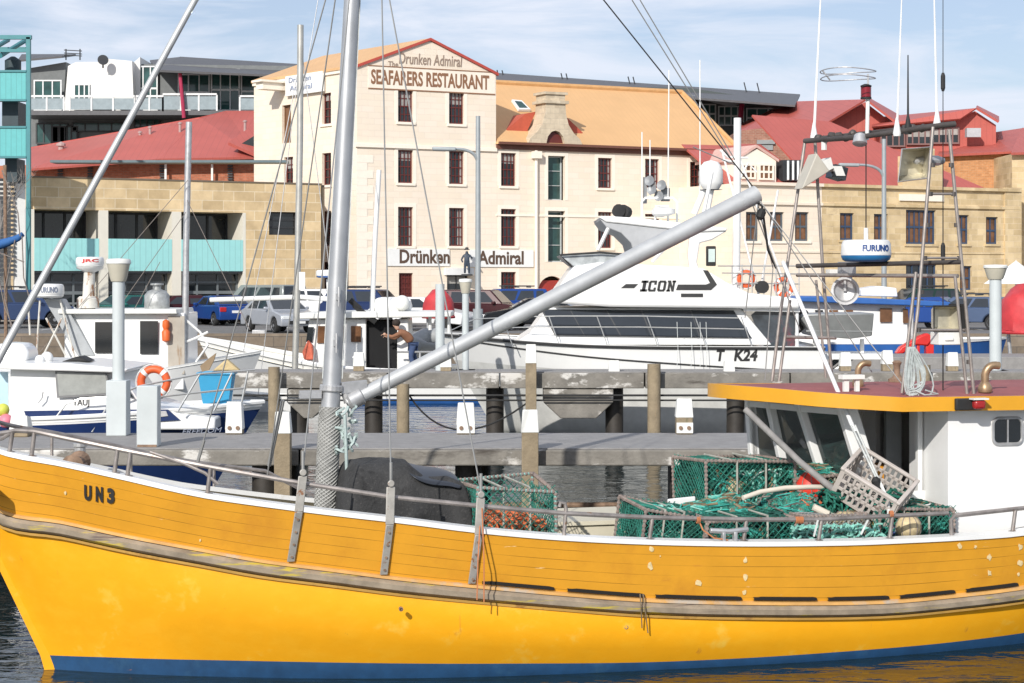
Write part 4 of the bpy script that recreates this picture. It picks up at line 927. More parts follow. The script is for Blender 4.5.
def pipe(t, name, paths, r, mat, Y=None, n=6, label=None):
    if len(paths) > 1 and 'rail' not in name and name not in ('signal_arch', 'deflector_rim'):
        for q_ in paths: o = pipe(t, name, [q_], r, mat, Y, n, label)
        return o
    m = MB()
    for pth in paths:
        m.tube([P(q[0], q[1], q[2] if len(q) > 2 else Y) for q in pth], r, n)
    o = m.build(name, mat, t, world=True, smooth=True)
    if label: o['label'] = label
    return o
def radar(px, ytop, Y, wpx, hpx, parent, txt=None, base=None, name='radar_dome', txtmat=None):
    s = Y/F; c = P(px, ytop+hpx, Y); r = wpx*s/2; h = hpx*s
    m = MB(); m.lathe([(r*.86,h*.22),(r*.97,h*.26),(r,h*.36),(r*.985,h*.80),(r*.93,h*.95),(r*.8,h),(.01,h*1.03)], c, 32); o = m.build(name, white, parent, world=True, smooth=True)
    m = MB(); m.lathe([(r*.6,0),(r*.84,h*.03),(r*.95,h*.14),(r*.96,h*.255),(.01,h*.256)], c, 32); m.build('dome_base', base or white, o, world=True, smooth=True)
    if txt:
        w_ = r*1.25; hh = h*.42; m = MB()
        def warp(a, b, d):
            an = -math.pi/2 + (a-w_*.5)/r + .22; rr = r*1.002+d
            return Vector((c.x+rr*math.cos(an), c.y+rr*math.sin(an), c.z+h*.38+b))
        text_mesh(m, txt, c, (1,0,0), (0,0,1), w_, hh, .008, bold=.04, warp=warp); m.build('radar_lettering', txtmat or M('blue_lettering', (.03,.08,.25), .5), o, world=True)
    return o
redlet = M('red_lettering', (.55,.04,.03), .5)

# ---- A: white and navy launch
A_ = thing('white_launch', 'white launch with navy side stripe and grey cabin window behind the near pier', 'boat', ((100-512)*30/F, 30, 0))
xb = (263-512)*30/F
ptA, shA = hull_bands(A_, xb, -10.2, 30.1, 1.25, 1.53, 1.36, 1.3, [('hull', navy, -1, .93), ('topside', boatwhite, .93, 1)], rake=.9, mid=.5)
m = MB()
for sd in (1,-1): m.tube([ptA(i/24, 1, sd)+Vector((0,0,.01)) for i in range(25)], .035, 6)
m.build('gunwale', boatwhite, A_, world=True, smooth=True)
deck_from(A_, ptA, boatwhite)
Ya_ = 29.15
m = prof([(8,430),(8,368),(108,368),(118,372),(140,404),(180,414),(215,418),(215,430)], Ya_, 31.1, .12); m.build('cabin', boatwhite, A_, world=True, bevel=.03)
m = prof([(-12,369),(-12,363),(70,363.5),(128,369),(124,373),(60,371)], Ya_-.12, 31.2); m.build('cabin_roof', boatwhite, A_, world=True, bevel=.02)
m = flat([(57,372),(105,374),(109,393),(59,396)], Ya_-.012); wn = m.build('window', M('misty_window', (.32,.33,.31), .25, var=.15, scale=6), A_, world=True)
m = flat([(55,370),(106,372),(111,395),(57,398)], Ya_+.0-.008, th=.01); m.build('window_seal', M('grey_seal', (.2,.2,.2), .6), A_, world=True)
m = flat([(112,374),(119,376),(134,398),(116,392)], Ya_-.012); m.build('window', carglass, A_, world=True)
m = flat([(24,411),(118,409.5),(168,409.5),(180,420),(30,429)], Ya_-.02); m.build('side_stripe', navy, A_, world=True)
m = flat([(158,411),(166,411),(168,416),(159,417)], Ya_-.035); m.build('porthole', steel, A_, world=True)
m = flat([(-5,372),(8,372),(8,415),(-5,415)], Ya_+.3); m.build('door', M('pale_blue_door', (.42,.58,.66), .5), A_, world=True)
m = MB(); q = P(72.5, 407.5, Ya_+.028); zA, zC = P(0,430,Ya_).z, P(0,368,Ya_).z; text_mesh(m, 'TAUJ', q, (1,0,0), (0,0,1), 16.5*Ya_/F, 8.2*Ya_/F, .002, bold=.02, warp=lambda a, b, d: Vector((q.x+a, Ya_+.12*(q.z+b-zA)/(zC-zA)-.006+d, q.z+b))); m.build('name_lettering', lettering_dark, A_, world=True)
m = MB(); q = P(182, 434.5, 28.88); text_mesh(m, 'FREEDOM', q, (1,0,.06), (0,0,1), 40*29/F, 5*29/F, .03, shear=.3); m.build('bow_lettering', M('faint_lettering', (.22,.25,.32), .5), A_, world=True)
pipe(A_, 'grab_handle', [[(38,403),(42,398),(43,392)]], .012, steel, Ya_-.06)
pipe(A_, 'rail', [[(45,432),(66,404),(80,399),(108,397)],[(92,432),(110,402)],[(110,398),(140,386),(200,374),(255,370)],[(178,411),(200,374)],[(214,411),(232,373)],[(240,411),(248,371)],[(150,398),(195,393),(245,388)]], .016, M('polished_rail', (.62,.62,.60), .3, metal=.7), 28.95)
m = flat([(60,362),(78,356),(90,362)], 29.6, th=.5); m.build('black_bag', dark, A_, world=True, bevel=.04)
m = MB(); m.ball(P(47,358,29.8), .10); m.ball(P(40,360,29.7), .08); m.build('fender', white, A_, world=True, smooth=True)
m = prof([(-14,362),(-14,346),(5,343),(22,344),(27,352),(27,362)], 29.9, 30.7, .1); m.build('hatch_box', boatwhite, A_, world=True, bevel=.06)
# life ring
def life_ring(px, py, Y, rpx, lab, tilt=0):
    s = Y/F; t = thing('life_ring', lab, 'life ring', tuple(P(px, py, Y)))
    c = P(px, py, Y); R = rpx*s; m = MB(); m.tube([c+Vector((R*math.cos(a)*.78, 0, R*math.sin(a)*.78)) for a in [2*math.pi*k/32 for k in range(32)]], R*.24, 10, closed=True); rg = m.build('ring', orangeplastic, t, world=True, smooth=True)
    for k in range(4):
        m = MB(); a = math.pi/4 + k*math.pi/2; d = [c+Vector((R*math.cos(a+e)*.78, 0, R*math.sin(a+e)*.78)) for e in (-.14,-.05,.05,.14)]; m.tube(d, R*.255, 10); m.build('band', white, rg, world=True, smooth=True)
    m = MB(); m.tube([c+Vector((R*1.08*math.cos(a), -.01, R*1.08*math.sin(a))) for a in [2*math.pi*k/24 for k in range(24)]], .012*Y/30, 5, closed=True); m.build('grab_line', ropewhite, t, world=True)
    return t
life_ring(154, 382, 29.0, 16.5, 'orange and white life ring on the rail of the white launch')
t = thing('blue_tub', 'bright blue plastic tub on the foredeck of the white launch', 'tub', tuple(P(218, 403, 29.9)))
tubm = M('blue_plastic', (.04,.32,.55), .45, var=.06); c = P(217, 403, 29.9); m = MB()
m.add([c+Vector(v) for v in ((-.20,-.16,0),(.20,-.16,0),(.20,.16,0),(-.20,.16,0),(-.27,-.2,.47),(.27,-.2,.47),(.27,.2,.47),(-.27,.2,.47))], [(0,3,2,1),(0,1,5,4),(1,2,6,5),(2,3,7,6),(3,0,4,7)])
tb = m.build('tub', tubm, t, world=True); tb.modifiers.new('s','SOLIDIFY').thickness = .015
m = MB(); m.tube([c+Vector(v) for v in ((-.28,-.21,.47),(.28,-.21,.47),(.28,.21,.47),(-.28,.21,.47))], .02, 6, closed=True); m.build('rim', tubm, t, world=True)
t = thing('driftwood_block', 'brown wooden net board leaning out of the blue tub', 'board', tuple(P(208, 372, 29.9)))
m = MB(); flat([(202,372),(200,366),(208,359),(216,353),(214,360),(209,370)], 29.8, m, .05); m.build('board', M('brown_board', (.28,.20,.12), .8), t, world=True)
t = thing('straw_hat_cover', 'straw coloured folded canvas rising from the blue tub', 'canvas', tuple(P(228, 372, 29.9)))
m = MB(); flat([(212,371),(226,359),(240,371)], 29.82, m, .2); m.build('canvas', M('straw_canvas', (.58,.45,.24), .9, bump=.5, bscale=30), t, world=True, bevel=.03)
t = thing('fender_buoy', 'pink round fender at the stern of the white launch', 'fender', tuple(P(6, 424, 28.7))); m = MB(); m.ball(P(6,421,28.7), .11); m.build('ball', M('pink_fender', (.75,.22,.28), .5), t, world=True, smooth=True)
t = thing('fender_buoy', 'yellow green round fender beside the pink one', 'fender', tuple(P(3, 415, 28.7))); m = MB(); m.ball(P(3,410,28.75), .10); m.build('ball', M('lime_fender', (.62,.65,.10), .5), t, world=True, smooth=True)

# ---- B: white boat with radar mast
B_ = thing('radar_mast_boat', 'white fishing boat with rusty radar column behind the launch', 'boat', ((110-512)*45/F, 45, 0))
ptB, _ = hull_bands(B_, (262-512)*46/F, -13.8, 46, 1.5, 1.75, 1.28, 1.3, [('hull', boatwhite, -1, 1)], rake=.7)
deck_from(B_, ptB, boatwhite)
Yb = 44.9
m = prof([(64,390),(64,313),(184,313),(184,390)], Yb, 46.9, .05); m.build('cabin', boatwhite, B_, world=True, bevel=.03)
m = prof([(58,314),(58,309.5),(176,309),(177,314)], Yb-.2, 47.1); m.build('cabin_roof', chalk, B_, world=True, bevel=.02)
for q in ([(95,322),(113,322),(113,353),(95,353)], [(140,321),(158,321),(158,354),(140,354)]): m = flat(q, Yb-.03, th=.01); m.build('window', darkwin, B_, world=True)
m = flat([(168,316),(184.5,316),(184.5,374),(168,374)], Yb-.04, th=.03); m.build('door', M('stained_grey_door', (.42,.38,.32), .7, patches=[((.30,.20,.12), (5,5,1), .58, .1)]), B_, world=True)
m = MB(); m.lathe([(.001,-.25),(.09,-.2),(.10,0),(.06,.06),(.09,.14),(.08,.26),(.001,.3)], P(166,332,Yb-.15), 12); m.build('marker_float', M('orange_float', (.75,.14,.03), .5), B_, world=True, smooth=True)
mastmat = M('rust_stained_white', (.66,.64,.58), .6, var=.08, patches=[((.30,.15,.07), (5,5,2), .50, .08)])
m = MB(); m.bar(P(88,357,45.3), P(88,302,45.3), .20, .17, n=14); m.bar(P(88.5,302,45.3), P(89.5,270,45.3), .15, .13, n=14); m.lathe([(.27,-.12),(.27,.1),(.2,.16)], P(88,303,45.3), 14); m.build('radar_column', mastmat, B_, world=True, smooth=True)
radar(90, 257, 45.3, 28, 10, B_, 'JRC', name='radar_dome', txtmat=redlet)
m = MB(); m.lathe([(.11,0),(.3,.09),(.33,.14)], P(90,272.5,45.3), 20); m.build('radar_bracket', white, B_, world=True, smooth=True)
radar(48.5, 284, 44.6, 31, 14, B_, 'FURUNO', name='radar_dome', txtmat=MATS['faint_lettering'])
m = MB(); a, b = P(50,299,44.7), P(84,356,44.9); m.obox(a-Vector((.15,0,0)), b-a, (.42,0,.0), (0,.5,0)); m.build('raked_radar_leg', M('pale_grey_metal', (.45,.47,.48), .5), B_, world=True, bevel=.02)
pipe(B_, 'mast_stay', [[(36,360),(40,300)],[(42,358),(62,318)],[(66,356),(46,318)],[(76,362),(60,300)],[(30,335),(28,300)]], .025, mastmat, 44.6)
m = MB(); m.lathe([(.27,0),(.30,.05),(.30,.38),(.22,.48),(.10,.52),(.10,.62),(.16,.62),(.16,.66),(.01,.67)], P(157,311,45.6), 20); m.build('gas_bottle', M('dull_galvanised', (.42,.43,.42), .5, metal=.5, var=.3, scale=8), B_, world=True, smooth=True)
pipe(B_, 'mast', [[(185,372),(186,250),(189,122)]], .075, steel, 45.2, n=10, label='thin grey mast with bare top')
pipe(B_, 'mast_stay', [[(188,180),(40,352)],[(187,200),(250,330)],[(100,372),(160,262)],[(186,212),(110,320)]], .009, netgrey, 45.0)
pipe(B_, 'rail', [[(186,320),(200,332),(208,345),(196,362)],[(186,342),(196,338),(208,332)]], .03, white, 45.0)

# ---- C: long white boat with dark doorway
C_ = thing('white_workboat', 'long white workboat with small wheelhouse and open black doorway', 'boat', ((350-512)*54/F, 54, 0))
ptC, shC = hull_bands(C_, (197-512)*54/F, 3.2, 54.2, 1.7, 1.75, .95, .95, [('boot_stripe', bluep, -1, .16), ('hull', boatwhite, .16, 1)], rake=.9, mid=.38)
m = MB()
for sd in (1,-1): m.tube([ptC(i/24, 1, sd)+Vector((0,0,.03)) for i in range(25)], .07, 6)
m.build('gunwale', boatwhite, C_, world=True, smooth=True)
deck_from(C_, ptC, creamdeck, drop=.15)
Yc = 53.0
m = prof([(302,376),(309,319),(366,319),(366,376)], Yc, 55.3, .06); prof([(397,376),(397,319),(408,319),(410,376)], Yc, 55.3, .06, m); m.build('wheelhouse', boatwhite, C_, world=True, bevel=.03)
m = prof([(366.5,373),(366.5,321),(396.5,321),(396.5,373)], Yc+.25, 55.2); m.build('doorway', M('black_doorway', (.008,.008,.009), .9), C_, world=True)
m = prof([(297,319),(297,313.5),(350,311.5),(451,312),(451,317)], Yc-.25, 55.6); m.build('wheelhouse_roof', chalk, C_, world=True, bevel=.03)
for q in ([(308,327),(314,327),(312,342),(306,342)], [(318,326),(326,326),(325,343),(317,343)], [(336,326),(344,326),(344,342),(336,342)], [(351,326),(361,326),(361,342),(351,342)]):
    m = flat(q, Yc-.03, th=.01); m.build('window', warmwin if q[0][0] > 310 else darkwin, C_, world=True)
pipe(C_, 'mast', [[(372,312),(375,240)],[(375,240),(379,170)]], .07, white, 53.9, n=10, label='slim white signal mast')
pipe(C_, 'roof_post', [[(449,317),(449,372)],[(430,317),(430,330)]], .05, white, 53.2)
radar(328, 270, 53.6, 24, 8, C_, None, base=bluep); pipe(C_, 'radar_post', [[(328,279),(330,312)]], .06, white, 53.6)
m = MB(); m.lathe([(.001,-.55),(.2,-.5),(.24,-.4),(.24,.4),(.2,.5),(.001,.55)], P(393,306,54), 14, ax=(1,0,0)); m.build('life_raft_canister', white, C_, world=True, smooth=True)
m = MB(); m.ball(P(402,303,53.6), .22); m.build('satellite_dome', chalk, C_, world=True, smooth=True)
pipe(C_, 'foredeck_pole', [[(210,300),(300,297),(345,300)]], .07, white, 54.4, n=8)
pipe(C_, 'rail', [[(353,358),(356,354),(364,354)],[(397,352),(440,352)],[(420,352),(420,374)]], .03, steel, 52.6)
m = MB(); flat([(302,352),(308,340),(312,345),(314,360),(304,360)], 52.7, m, .2); m.build('net_bag', M('red_net', (.6,.14,.08), .8, var=.4), C_, world=True, bevel=.04)
pipe(C_, 'tackle', [[(354,305),(362,312),(376,322)],[(350,300),(360,309)]], .09, dark, 52.9)
# tall thin mast between, belongs to a yacht: pole on the far pier side
YM = thing('yacht_mast_boat', 'low white open boat carrying a tall bare aluminium mast left of the main mast', 'boat', ((296-512)*50/F, 50, 0))
ptY, _ = hull_bands(YM, (232-512)*50/F, (352-512)*50/F, 50, .6, .55, .42, .45, [('hull', boatwhite, -1, 1)], rake=.3); deck_from(YM, ptY, creamdeck)
pipe(YM, 'mast', [[(294,402),(297,300),(300,140),(300.5,25)]], .085, M('bare_aluminium', (.50,.49,.45), .4, metal=.5, var=.15), 50, n=12)
pipe(YM, 'stay', [[(300,60),(258,396)],[(300,60),(236,390)],[(300.5,40),(345,392)],[(300,110),(318,0)]], .012, steel, 50)
m = flat([(299,272),(305,272),(305,290),(299,290)], 49.85, th=.04); m.build('mast_plate', white, YM, world=True)

# person bending over on the workboat's aft deck (skin surface)
pb = P(408, 372, 52.7); PS = thing('person', 'person bending forward on the aft deck in brown jacket and blue jeans', 'person', tuple(pb))
jo = fl([(.10,0,.80,.14),(.0,0,.98,.15),(-.16,0,1.12,.15),(-.26,0,1.18,.07),   # pelvis, waist, chest, neck
    (-.20,-.17,1.08,.07),(-.42,-.2,.98,.05),(-.62,-.14,1.04,.04),               # near arm reaching forward
    (-.18,.17,1.08,.07),(-.38,.2,.92,.05),(-.58,.14,.98,.04)])
li = [(0,1),(1,2),(2,3),(2,4),(4,5),(5,6),(2,7),(7,8),(8,9)]
figure_mesh('jacket', (jo, li), M('brown_jacket', (.24,.11,.06), .85, var=.2), PS)
jo = fl([(.12,0,.78,.14),(.14,-.1,.72,.10),(.08,-.12,.42,.075),(.2,-.13,.09,.06),(.14,.1,.72,.10),(.16,.12,.42,.075),(.3,.13,.09,.06)])
figure_mesh('jeans', (jo, [(0,1),(1,2),(2,3),(0,4),(4,5),(5,6)]), M('blue_jeans', (.05,.08,.17), .85, var=.2), PS)
skin_m = M('skin', (.50,.30,.21), .55, var=.05)
jo = fl([(-.26,0,1.16,.055),(-.31,0,1.24,.075),(-.35,0,1.33,.09),(-.43,0,1.30,.04)])
figure_mesh('head', (jo, [(0,1),(1,2),(2,3)]), skin_m, PS)
m = MB(); m.ball((-.325,0,1.365), .115, 12); m.build('hair', M('dark_hair', (.03,.02,.015), .8), PS, smooth=True)
for y in (-.14, .14):
    m = MB(); zc_ = 1.05 if y < 0 else .99
    m.ball((-.64 if y < 0 else -.60, y, zc_), .045, 8)
    for k in range(4): m.tube([(-.66+.04*(y>0), y-.03+k*.02, zc_), (-.71+.04*(y>0), y-.03+k*.02, zc_-.01), (-.735+.04*(y>0), y-.03+k*.02, zc_-.035-.004*k)], .009, 6, .006)
    m.tube([(-.64+.04*(y>0), y+.04, zc_), (-.68+.04*(y>0), y+.055, zc_-.02)], .011, 6, .008); m.build('hand', skin_m, PS, smooth=True)
for x, y in ((.19,-.13),(.29,.13)):
    m = MB(); m.box(x-.2, y-.05, 0, x+.07, y+.05, .1); m.build('shoe', dark, PS, bevel=.03)

# red covered dinghy with grey inflatable behind, on a davit cradle
def covered_dinghy(px0, px1, y0, y1, Y, lab):
    t = thing('covered_dinghy', lab, 'dinghy', tuple(P((px0+px1)/2, y1, Y)))
    a, b = P(px0, y1, Y), P(px1, y0, Y); cx = (a.x+b.x)/2; w_ = (b.x-a.x)/2; h = b.z-a.z; m = MB(); n = 16
    L_ = w_*2.0
    rows = []
    for j in range(9):
        v = j/8; yy = Y + L_*(v-.5); k = (1-abs(2*v-1)**2.6)**.5 if 0 < v < 1 else .02
        rows.append([Vector((cx + w_*math.cos(math.pi*(1-i/n))*k*(1+.05*math.sin(math.pi*i/n*3)+.04*math.sin(j*2.2+i)), yy, a.z + h*(math.sin(math.pi*i/n)**.75)*(.5+.5*k) + .07*w_*math.sin(i*1.7+j*.9))) for i in range(n+1)])
    b0 = len(m.v); [m.v.extend(r) for r in rows]
    for j in range(8):
        for i in range(n): m.f.append((b0+j*(n+1)+i, b0+(j+1)*(n+1)+i, b0+(j+1)*(n+1)+i+1, b0+j*(n+1)+i+1))
    m.build('cover', reddish, t, world=True, smooth=True)
    m = MB(); m.tube([Vector((cx+w_*math.cos(q)*1.0, Y+L_*.5*math.sin(q), a.z)) for q in [2*math.pi*k/24 for k in range(24)]], .05, 6, closed=True); m.build('edge_roll', reddish, t, world=True)
    for sx in (-.7, .7):
        m = MB(); m.bar((cx+sx*w_, Y, a.z), (cx+sx*w_*.8, Y, .9), .05); m.build('cradle_leg', steel, t, world=True)
    return t
covered_dinghy(423, 454, 289, 317, 60, 'dinghy under a rounded red cover behind the grey post')
covered_dinghy(999, 1060, 283, 332, 50, 'large dinghy under a red cover at the right edge')
t = thing('grey_inflatable', 'grey inflatable dinghy stern behind the bending person', 'dinghy', tuple(P(432, 372, 56)))
m = MB(); a = P(408,352,57); b_ = P(448,345,56.4); m.tube([P(448,352,56),P(425,350,56),P(412,342,56.8),P(425,336,57.6),P(448,336,57.6)], .24, 12); m.build('tube', M('grey_hypalon', (.30,.31,.31), .6), t, world=True, smooth=True)
m = MB(); m.box(a.x, 56, .5, b_.x, 57.6, a.z); m.build('cradle', white, t, world=True)
for y_ in (42.6, 43.7):
    m = MB(); m.bar(Vector((P(806,0,43).x, y_, 1.0)), Vector((P(850,0,43).x, y_, P(0,347,43).z-.2)), .06); m.build('cradle_strut', steel, t, world=True)

# ---- D: the motor cruiser
D_ = thing('motor_cruiser', 'large white motor cruiser with black striped lettering on its flybridge side', 'boat', ((640-512)*43/F, 43.5, 0))
YD = 41.6
ptD, shD = hull_bands(D_, (438-512)*43.6/F, (812-512)*43.6/F, 43.7, 2.15, 2.25, 2.045, 1.99, [('bottom', M('shade_painted_hull', (.62,.62,.59), .3, var=.16, scale=2.2), -1, .72), ('hull', boatwhite, .72, 1)], rake=1.3, mid=.42, flare=.26, n=36)  # white lower hull greyed: shade under the far pier put into its colour
m = MB()
for sd in (1, -1):
    m.tube([ptD(i/36, 1, sd)+Vector((0,-.012*sd,-.045)) for i in range(37)], .032, 6); m.tube([ptD(i/36, .96-.256*i/36, sd)+Vector((0,-.01*sd,0)) for i in range(2, 37)], .018, 6)
m.build('rubbing_strake', lettering_dark, D_, world=True, smooth=True)
deck_from(D_, ptD, boatwhite)
# deckhouse
m = prof([(512,345),(530,333),(548,308),(742,308),(772,345)], YD+.45, 45.8, .22); m.build('deckhouse', boatwhite, D_, world=True, bevel=.04)
zlow = P(0,336.5,YD+.45).z
m = flat([(541,309.5),(734.5,310.5),(752,338),(555,335.8)], YD+.44, th=.004); m.v = [v + Vector((0, .18*(v.z-zlow)/.6+.006, 0)) for v in m.v]; m.build('window_band', blackframe, D_, world=True)
for q in ([(543,310),(570,310),(584,335.5),(556,335)],[(571,310),(606,310),(620,335.7),(585,335.5)],[(607.5,310),(641,310),(651,336.3),(621.5,335.7)],[(642.5,310),(691,310),(699,337),(652.5,336.3)],[(692,310),(734,311),(751,337.5),(700,337)]):
    m = flat(q, YD+.44, th=.015); m.v = [v + Vector((0, .18*(v.z-zlow)/.6, 0)) for v in m.v]; m.build('window', carglass, D_, world=True)
m = MB()
for k in range(5):   # raked windscreen panels on the bow side
    y0, y1 = YD+.7+k*.72, YD+1.32+k*.72; a, b = P(532,333,YD+.45), P(549,311,YD+.45)
    m.add([(a.x-.02,y0,a.z),(a.x-.02,y1,a.z),(b.x-.02,y1,b.z),(b.x-.02,y0,b.z)], [(0,1,2,3)])
m.build('windscreen', carglass, D_, world=True)
# flybridge coaming
m = prof([(549,298),(556,291),(574,266),(600,262),(703,268),(726,282),(749,293),(800,299),(800,309),(610,307),(552,303)], YD+.30, 46.0, .0); m.build('flybridge', boatwhite, D_, world=True, bevel=.06)
m = prof([(574,266),(560,255),(590,253),(640,256),(636,264)], YD+.5, 45.7, .1); m.build('wind_deflector', M('clear_vinyl_grey', (.34,.36,.36), .2, var=.4, scale=4), D_, world=True)
pipe(D_, 'deflector_rim', [[(572,267),(560,255),(600,252.5),(645,256)]], .025, dark, YD+.48)
# swept stripes + lettering
yD = YD+.283
m = MB(); flat([(621,288),(626,284),(638,284),(634,288)], yD, m); m.build('stripe', lettering_dark, D_, world=True); m = MB(); flat([(678,284.5),(706,284.5),(711,290),(676,290)], yD, m); m.build('stripe', lettering_dark, D_, world=True); m = MB(); flat([(703,270),(708,270.5),(717,284.5),(711,290),(706,284.5),(710,283)], yD, m); m.build('stripe', lettering_dark, D_, world=True); m = MB()
flat([(681,293.5),(703,293.5),(703,297),(681,297)], yD, m); 
m.v = [v + Vector((0, .0, 0)) for v in m.v]; m.build('stripe', lettering_dark, D_, world=True)
GL = {'I': [(.3,.7,0,1),(.08,.92,0,.2),(.08,.92,.8,1)], 'C': [(0,.3,.1,.9),(.12,.95,.82,1),(.12,.95,0,.18),(.68,.95,.62,.82),(.68,.95,.18,.36)], 'O': [(0,.3,.1,.9),(.7,1,.1,.9),(.12,.88,.82,1),(.12,.88,0,.18)],
      'N': [(.1,.36,0,1),(.66,.9,0,1),(0,.44,0,.16),(0,.4,.84,1),(.56,1,.84,1)]}
m = MB(); s_ = YD/F
for k, ch in enumerate('ICON'):
    ox_ = P(639+k*9.4+(1 if k == 0 else 0), 291.5, YD); lw, lh = 8.2*s_, 11*s_
    tf_ = lambda a, b, d: Vector((ox_.x+a*lw+b*lh*.18, d, ox_.z+b*lh))
    for a0, a1, b0, b1 in GL[ch]: m.prism([(a0,b0),(a1,b0),(a1,b1),(a0,b1)], tf_, yD+.002, yD+.03)
    if ch == 'N': m.prism([(.1,1),(.36,1),(.9,0),(.64,0)], tf_, yD+.001, yD+.03)
m.build('name_lettering', lettering_dark, D_, world=True)
xbD, xsD = (438-512)*43.6/F, (812-512)*43.6/F
def hull_warp(px, py, sc):
    o_ = P(px, py, 41.55)
    def fn(a, b, d):
        x = o_.x+a; z = o_.z+b; u = (x-xbD)/(xsD-xbD); f = z/max(.1, shD(u)); q = ptD(u, f, 1); return Vector((x, q.y-.006+d*.1, z))
    return fn
m = MB(); text_mesh(m, 'T', (0,0,0), (1,0,0), (0,0,1), 8.5*s_, 12*s_, .01, bold=.045, shear=.15, warp=hull_warp(717, 361.5, s_)); text_mesh(m, 'K24', (0,0,0), (1,0,0), (0,0,1), 24*s_, 12*s_, .01, bold=.04, shear=.15, warp=hull_warp(734.5, 361.5, s_)); m.build('registration_lettering', lettering_dark, D_, world=True)
# hardtop swept forward on arched wings
m = MB()
top = [(599,217),(606,216),(640,218),(690,224),(727,228),(727,231),(700,232),(660,228),(625,224),(606,222)]
prof(top, YD+.5, 45.5, 0, m); 
m.build('hardtop', boatwhite, D_, world=True, bevel=.03)
m = MB(); prof([(600,219),(606,222),(625,224),(660,228),(692,229),(676,233),(656,239),(646,247),(640,255),(634,254),(631,243),(621,233),(606,227)], YD+.55, 45.4, 0, m); m.build('hardtop_arch', M('grey_underside', (.42,.43,.44), .5), D_, world=True, bevel=.02)
m = MB(); prof([(690,231),(727,231),(712,240),(700,243),(697,262),(700,272),(690,272),(688,255)], YD+.55, YD+.75, 0, m); m.build('arch_leg', boatwhite, D_, world=True, bevel=.03); m = MB(); prof([(690,231),(727,231),(712,240),(700,243),(697,262),(700,272),(690,272),(688,255)], 45.2, 45.4, 0, m); m.build('arch_leg', boatwhite, D_, world=True, bevel=.03)
pipe(D_, 'hardtop_strut', [[(612,220),(598,250)],[(700,232),(712,172)],[(667,246),(652,262)]], .045, white, YD+.6)
# radar arch gear
m = MB(); s_ = 43/F; m.lathe([(.18,-.1),(.24,0),(.27,.06),(.27,.30),(.24,.42),(.16,.52),(.01,.56)], P(711,185,43), 24); m.build('satellite_dome', white, D_, world=True, smooth=True)
m = MB(); m.lathe([(.001,-.08),(.1,-.06),(.26,-.05)], P(711,187.5,43), 24); m.build('dome_foot', dark, D_, world=True)
pipe(D_, 'dome_leg', [[(711,190),(703,230)],[(704,190),(694,214)]], .07, white, 43, n=8)
pipe(D_, 'signal_arch', [[(642,222),(642,202),(645,198),(673,198),(677,202),(677,222)],[(655,222),(656,206),(668,206),(668,222)]], .03, white, 43)
m = MB(); c = P(657,190,43); 
for a, b in ((0,0),(.22,.1),(-.05,.2),(.16,-.15)): m.lathe([(.03,-.18),(.11,.03),(.12,.05),(.02,.03)], c+Vector((a-.1,0,b)), 12, ax=(-.5,-.8,.2))
m.box(c.x-.3, c.y+.1, c.z-.3, c.x-.22, c.y+.2, c.z+.3); m.box(c.x+.1, c.y+.1, c.z-.25, c.x+.3, c.y+.2, c.z+.05); m.build('horn_and_lights', M('brushed_grey', (.26,.27,.28), .5, metal=.3), D_, world=True)
m = MB(); m.ball(P(660,212,43), .2, sq=.6); m.lathe([(.1,0),(.25,.05),(.25,.16),(.1,.2)], P(664,216,42.8), 14); m.build('small_radar', white, D_, world=True, smooth=True)
m = MB(); m.lathe([(.02,-.1),(.13,-.1),(.16,.08),(.02,.1)], P(625,212,42.6), 12, ax=(-.6,-.7,.1)); m.lathe([(.02,-.1),(.12,-.1),(.15,.08),(.02,.1)], P(618,211,42.5), 12, ax=(.2,-1,.1)); m.bar(P(622,217,42.6), P(622,213,42.6), .03); m.build('search_light', dark, D_, world=True, smooth=True)
pipe(D_, 'whip_aerial', [[(642,202),(642,132)],[(650,200),(650,140)],[(668,198),(669,70)],[(700,200),(700,60)]], .014, white, 43)
pipe(D_, 'signal_mast', [[(736,296),(737,200),(737.5,118)]], .085, white, 42.6, n=12)
pipe(D_, 'mast_arm', [[(737,162),(722,160)],[(737,185),(748,163),(757,172)],[(722,150),(760,300)],[(737,150),(790,300)],[(778,190),(760,292)],[(720,150),(728,157),(748,158)]], .025, white, 42.6)
m = MB(); pbox(m, 707,246,716,266,42.0,.25); fl_ = m.build('deck_flood_light', dark, D_, world=True, bevel=.02)
m = MB(); pbox(m, 708.5,249,715,262,41.97,.02); m.build('lens', M('pale_lens', (.55,.65,.62), .1), fl_, world=True)
# bow rails and aft rails
pol = MATS['polished_rail']
pipe(D_, 'bow_rail', [[(452,330,42.9),(475,319,42.3),(530,316.5,41.8),(560,316,41.75),(640,316,41.7),(738,318,41.7)],[(460,338,42.8),(478,329,42.3),(530,327,41.8),(640,327,41.7),(744,329,41.7)]]
     + [[(x,347,41.75),(x-11,316.5,41.75)] for x in (513,560,608,658,706,752)], .012, pol)
pipe(D_, 'aft_rail', [[(718,266,YD+.5),(800,266,YD+.5)],[(722,273,YD+.5),(800,274,YD+.5)],[(735,283,YD+.5),(800,284,YD+.5)]]+[[(x,264+max(0,(745-x)*.2),YD+.5),(x,296,YD+.5)] for x in (732,742,752,764,776,788,799)], .014, pol)
pipe(D_, 'fender_line', [[(x,322,41.6),(x+1,348,41.5),(x,368,41.4)] for x in (677,691,700,706)], .006, ropewhite)
m = flat([(751,315),(756,311),(795,311),(795,346),(764,346)], YD+.6, th=.02); m.build('aft_clear_curtain', M('tinted_vinyl', (.05,.06,.07), .12, var=.6, scale=2, patches=[((.20,.04,.05), 1.0, .55, .1)]), D_, world=True)
